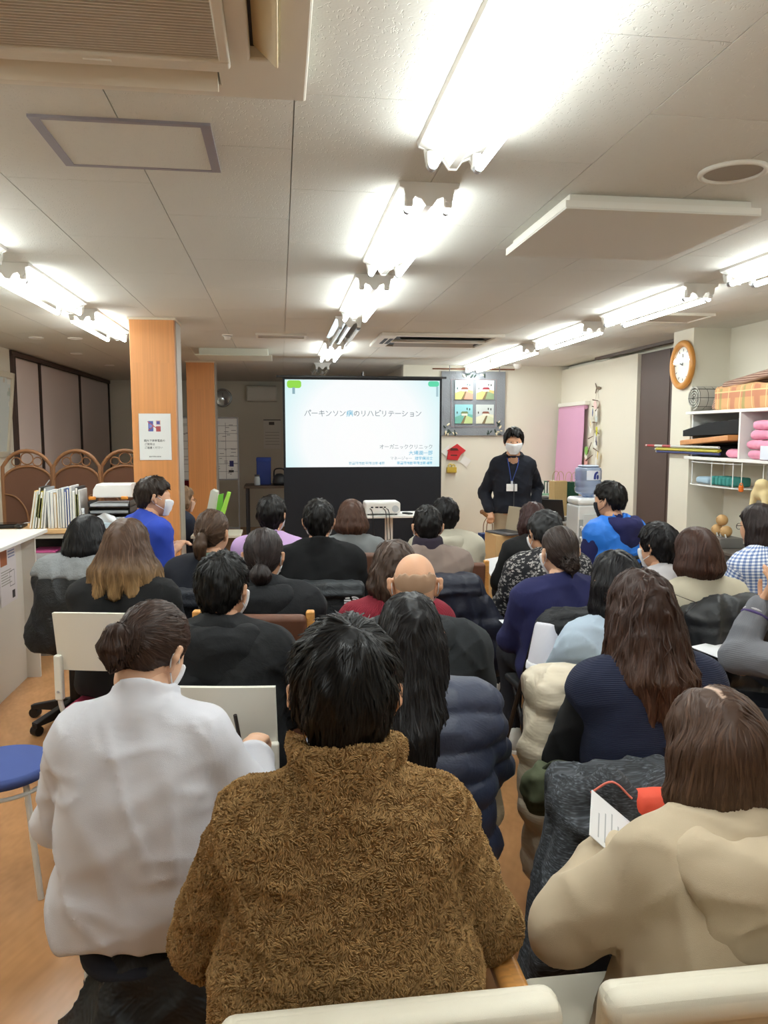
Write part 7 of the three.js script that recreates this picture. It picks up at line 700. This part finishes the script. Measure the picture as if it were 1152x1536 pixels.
{ const c = on('bun', 'jacket', 'black jacket with a white shoulder panel hung on a folding chair', { mat: fabric('#0d0f14', 'cloth', .15, .003, .7), w: .16, top: .85, bottom: .26, wr: .012, shift: .0, sleeves: [[[-.17, .8, .25], [-.22, .6, .29], [-.25, .4, .31], [-.25, .34, .31]]], sr: .062, flare: .05 }); const f = union([cone(v3(-.165, .82, .25), v3(-.222, .62, .291), .067, .067)], .01); mesh('white_panel', nets((x, y, z) => smax(smax(f(x, y, z), .63 - y, .004), y - .83, .01), v3(-.33, .6, .15), v3(-.06, .9, .4), .01), fabric('#d9d8e0', 'cloth', .15, .002, .7), c); mesh('reflective_band', nets((x, y, z) => smax(smax(f(x, y, z) - .004, .63 - y, .003), y - .665, .003), v3(-.33, .6, .15), v3(-.06, .7, .4), .009), fabric('#f1f1f4', 'weave', .02), c); }
on('lightblue', 'coat', 'beige quilted puffer coat hung on the chair behind the blue blouse', { mat: fabric('#cfc3ac', 'cloth', .15, .002, .5), w: .12, cx: -.29, top: .8, bottom: .18, th: .075, puff: .1, slope: .3, wr: .012, sleeves: [[[-.36, .76, .25], [-.42, .6, .29], [-.43, .4, .3]]], sr: .08, cat: 'coat' });
on('cream', 'coat', 'bulky black puffer coat over the chair of the woman in cream', { mat: fabric('#0a0b0f', 'cloth', .15, .0008, .5), w: .2, top: .84, bottom: .3, th: .09, puff: .14, wr: .016, lumps: [[[-.14, .88, .28], [.14, .88, .28], .065], [[.2, .8, .26], [.27, .5, .28], .07]], cat: 'coat' });
on('bald', 'coat', 'beige coat hung over the chair of the bald man', { mat: fabric('#cfc2a4', 'cloth', .15, .002, .8), w: .19, top: .84, bottom: .42, wr: .012, flare: .0, lumps: [[[.2, .62, .22], [.23, .46, .24], .045]], cat: 'coat' });
{ const c = on('navyvest', 'jacket', 'dark grey melange hooded jacket with coral lining hung on a chair', { mat: new THREE.MeshStandardMaterial({ map: rep(T.melange, .12, .3), roughness: .9 }), w: .15, cx: -.21, top: .73, bottom: .14, th: .06, wr: .017, shift: -.1, flare: .09, out: .09, lumps: [[[-.37, .72, .3], [-.27, .775, .34], .042], [[-.27, .775, .34], [-.21, .7, .4], .04], [[-.36, .68, .33], [-.45, .38, .4], .045], [[-.21, .67, .4], [-.05, .5, .42], .042]], cell: .01 });
  const q = union([cone(v3(-.2, .745, .39), v3(.06, .735, .38), .042, .04), cone(v3(-.19, .69, .42), v3(.06, .68, .41), .042, .04), cone(v3(-.13, .63, .43), v3(.06, .63, .41), .04, .04)], .04); mesh('coral_lining', nets((x, y, z) => q(x, y, z) - .006 * noise3(x * 14, y * 14, z * 14), v3(-.3, .56, .28), v3(.14, .84, .5), .01, .01), fabric('#ea553b', 'weave', .02, .0004, .7), c); mesh('drawstring', tube([[-.32, .75, .385], [-.33, .67, .4], [-.34, .58, .42], [-.33, .52, .43]], .004, 20, 5), M('#c98a84', .7), c); mesh('toggle', tr(bx(.02, .045, .014, 0, 0, 0, .006), -.21, .68, .45, 0, 0, .4), M('#8a6a6c', .5), c); mesh('pocket_zip', [tube([[-.34, .42, .44], [-.345, .36, .445], [-.35, .28, .45]], .004, 16, 5)], M('#d9604f', .5), c); mesh('seam_piping', tube([[-.34, .78, .375], [-.29, .808, .385], [-.25, .775, .41]], .003, 16, 5), M('#d9705f', .6), c); }
// olive bag on the lap side, black coat under the stool
{ const o = thing('shoulder_bag', 'olive green cloth bag beside the black-sleeved woman', 'bag', [.83, .4, -2.14], -.3); o.scale.setScalar(.82); const f = union([cone(v3(-.06, .2, 0), v3(.12, .17, .02), .085, .08), cone(v3(-.07, .26, .02), v3(.1, .26, 0), .05, .05)], .06); mesh('bag_body', nets((x, y, z) => f(x, y, z) - .01 * noise3(x * 12, y * 16, z * 12), v3(-.2, .06, -.14), v3(.25, .35, .15), .01, .01), fabric('#565c42', 'cloth', .1, .001, .8), o); mesh('strap', tube([[-.08, .29, .03], [-.02, .34, .05], [.08, .31, .03]], .008, 20, 6), fabric('#474c36', 'weave', .02), o); }
{ const o = thing('coat', 'black padded coat bundled under the white jacket woman', 'coat', [-.33, 0, -1.86]); const f = union([cone(v3(-.02, .37, .06), v3(.14, .37, .08), .09, .1), cone(v3(-.02, .3, .02), v3(.14, .28, .05), .12, .13), cone(v3(-.02, .3, .05), v3(-.22, .12, .16), .11, .09), cone(v3(-.22, .12, .16), v3(-.36, .05, .26), .08, .045), cone(v3(.12, .24, .1), v3(.08, .08, .2), .13, .08), cone(v3(-.06, .26, .12), v3(-.16, .06, .3), .09, .06)], .06); mesh('shell', boneUV(nets((x, y, z) => { const r1 = 1 - Math.abs(noise3(x * 7, y * 6, z * 7)); return smax(f(x, y, z) - .016 * (r1 * r1 * r1 - .3), .002 - y, .01); }, v3(-.5, -.02, -.2), v3(.35, .5, .45), .011, .03), [[v3(0, 0, 0), v3(0, .4, 0), .15]]), fabric('#08090c', 'cloth', .15, .003, .6), o); mesh('snap_button', ball(.006, .1, .22, .245, 1, 1, .5, 10), STEEL, o); }
// ---------- papers and pens ----------
const handAt = (k, i) => { const p = people[k], v = p.K.arms[i].W.clone().applyAxisAngle(v3(0, 1, 0), p.root.rotation.y).add(p.root.position); return v; };
{ const h = handAt('white', 0); const pen = thing('pen', 'black pen held by the woman in the white jacket', 'pen', [h.x - .03, h.y - .06, h.z - .1]); pen.rotation.set(.25, 0, .12); mesh('barrel', rod([0, -.02, 0], [0, .13, 0], .0055), M('#141417', .3), pen); mesh('tip', rod([0, -.035, 0], [0, -.02, 0], .0015, .005), STEEL, pen); sheet('notebook page under the hand of the woman in white', h.x - .05, h.y - .105, h.z - .08, .1, .05, 0, .2, .26); }
{ const h = handAt('beige', 1); sheet('stapled handout held by the woman in the beige coat', h.x + .03, h.y + .03, h.z - .0, 1.5, .75, .5, .13, .22, textPage); }
{ const h = handAt('darktop', 1); sheet('white handout in the hands of the woman reading in black', h.x - .02, h.y + .02, h.z - .08, .1, .5, .2); }
{ const h = handAt('bun', 1); sheet('white handout in the lap of the woman with the bun', h.x + .03, h.y + .0, h.z - .1, .1, .1, 0, .15, .21); }
{ const h = handAt('edge', 0); sheet('white sheet before the woman resting her chin', h.x - .08, h.y + .05, h.z - .02, .4, .1); }
{ const h = handAt('clip', 0); sheet('white booklet held up by the woman with the mint collar', h.x + .06, h.y + .2, h.z - .05, .5, .9, 0, .15, .21); }
{ const h = handAt('cream', 0); sheet('clipboard sheet in the lap of the woman in cream', h.x + .08, h.y + .05, h.z - .05, -.2, .3, 0, .21, .297, textPage); }
scene.traverse((o) => { if (o.isMesh) { o.castShadow = true; o.receiveShadow = true; } });
renderer.render(scene, camera);
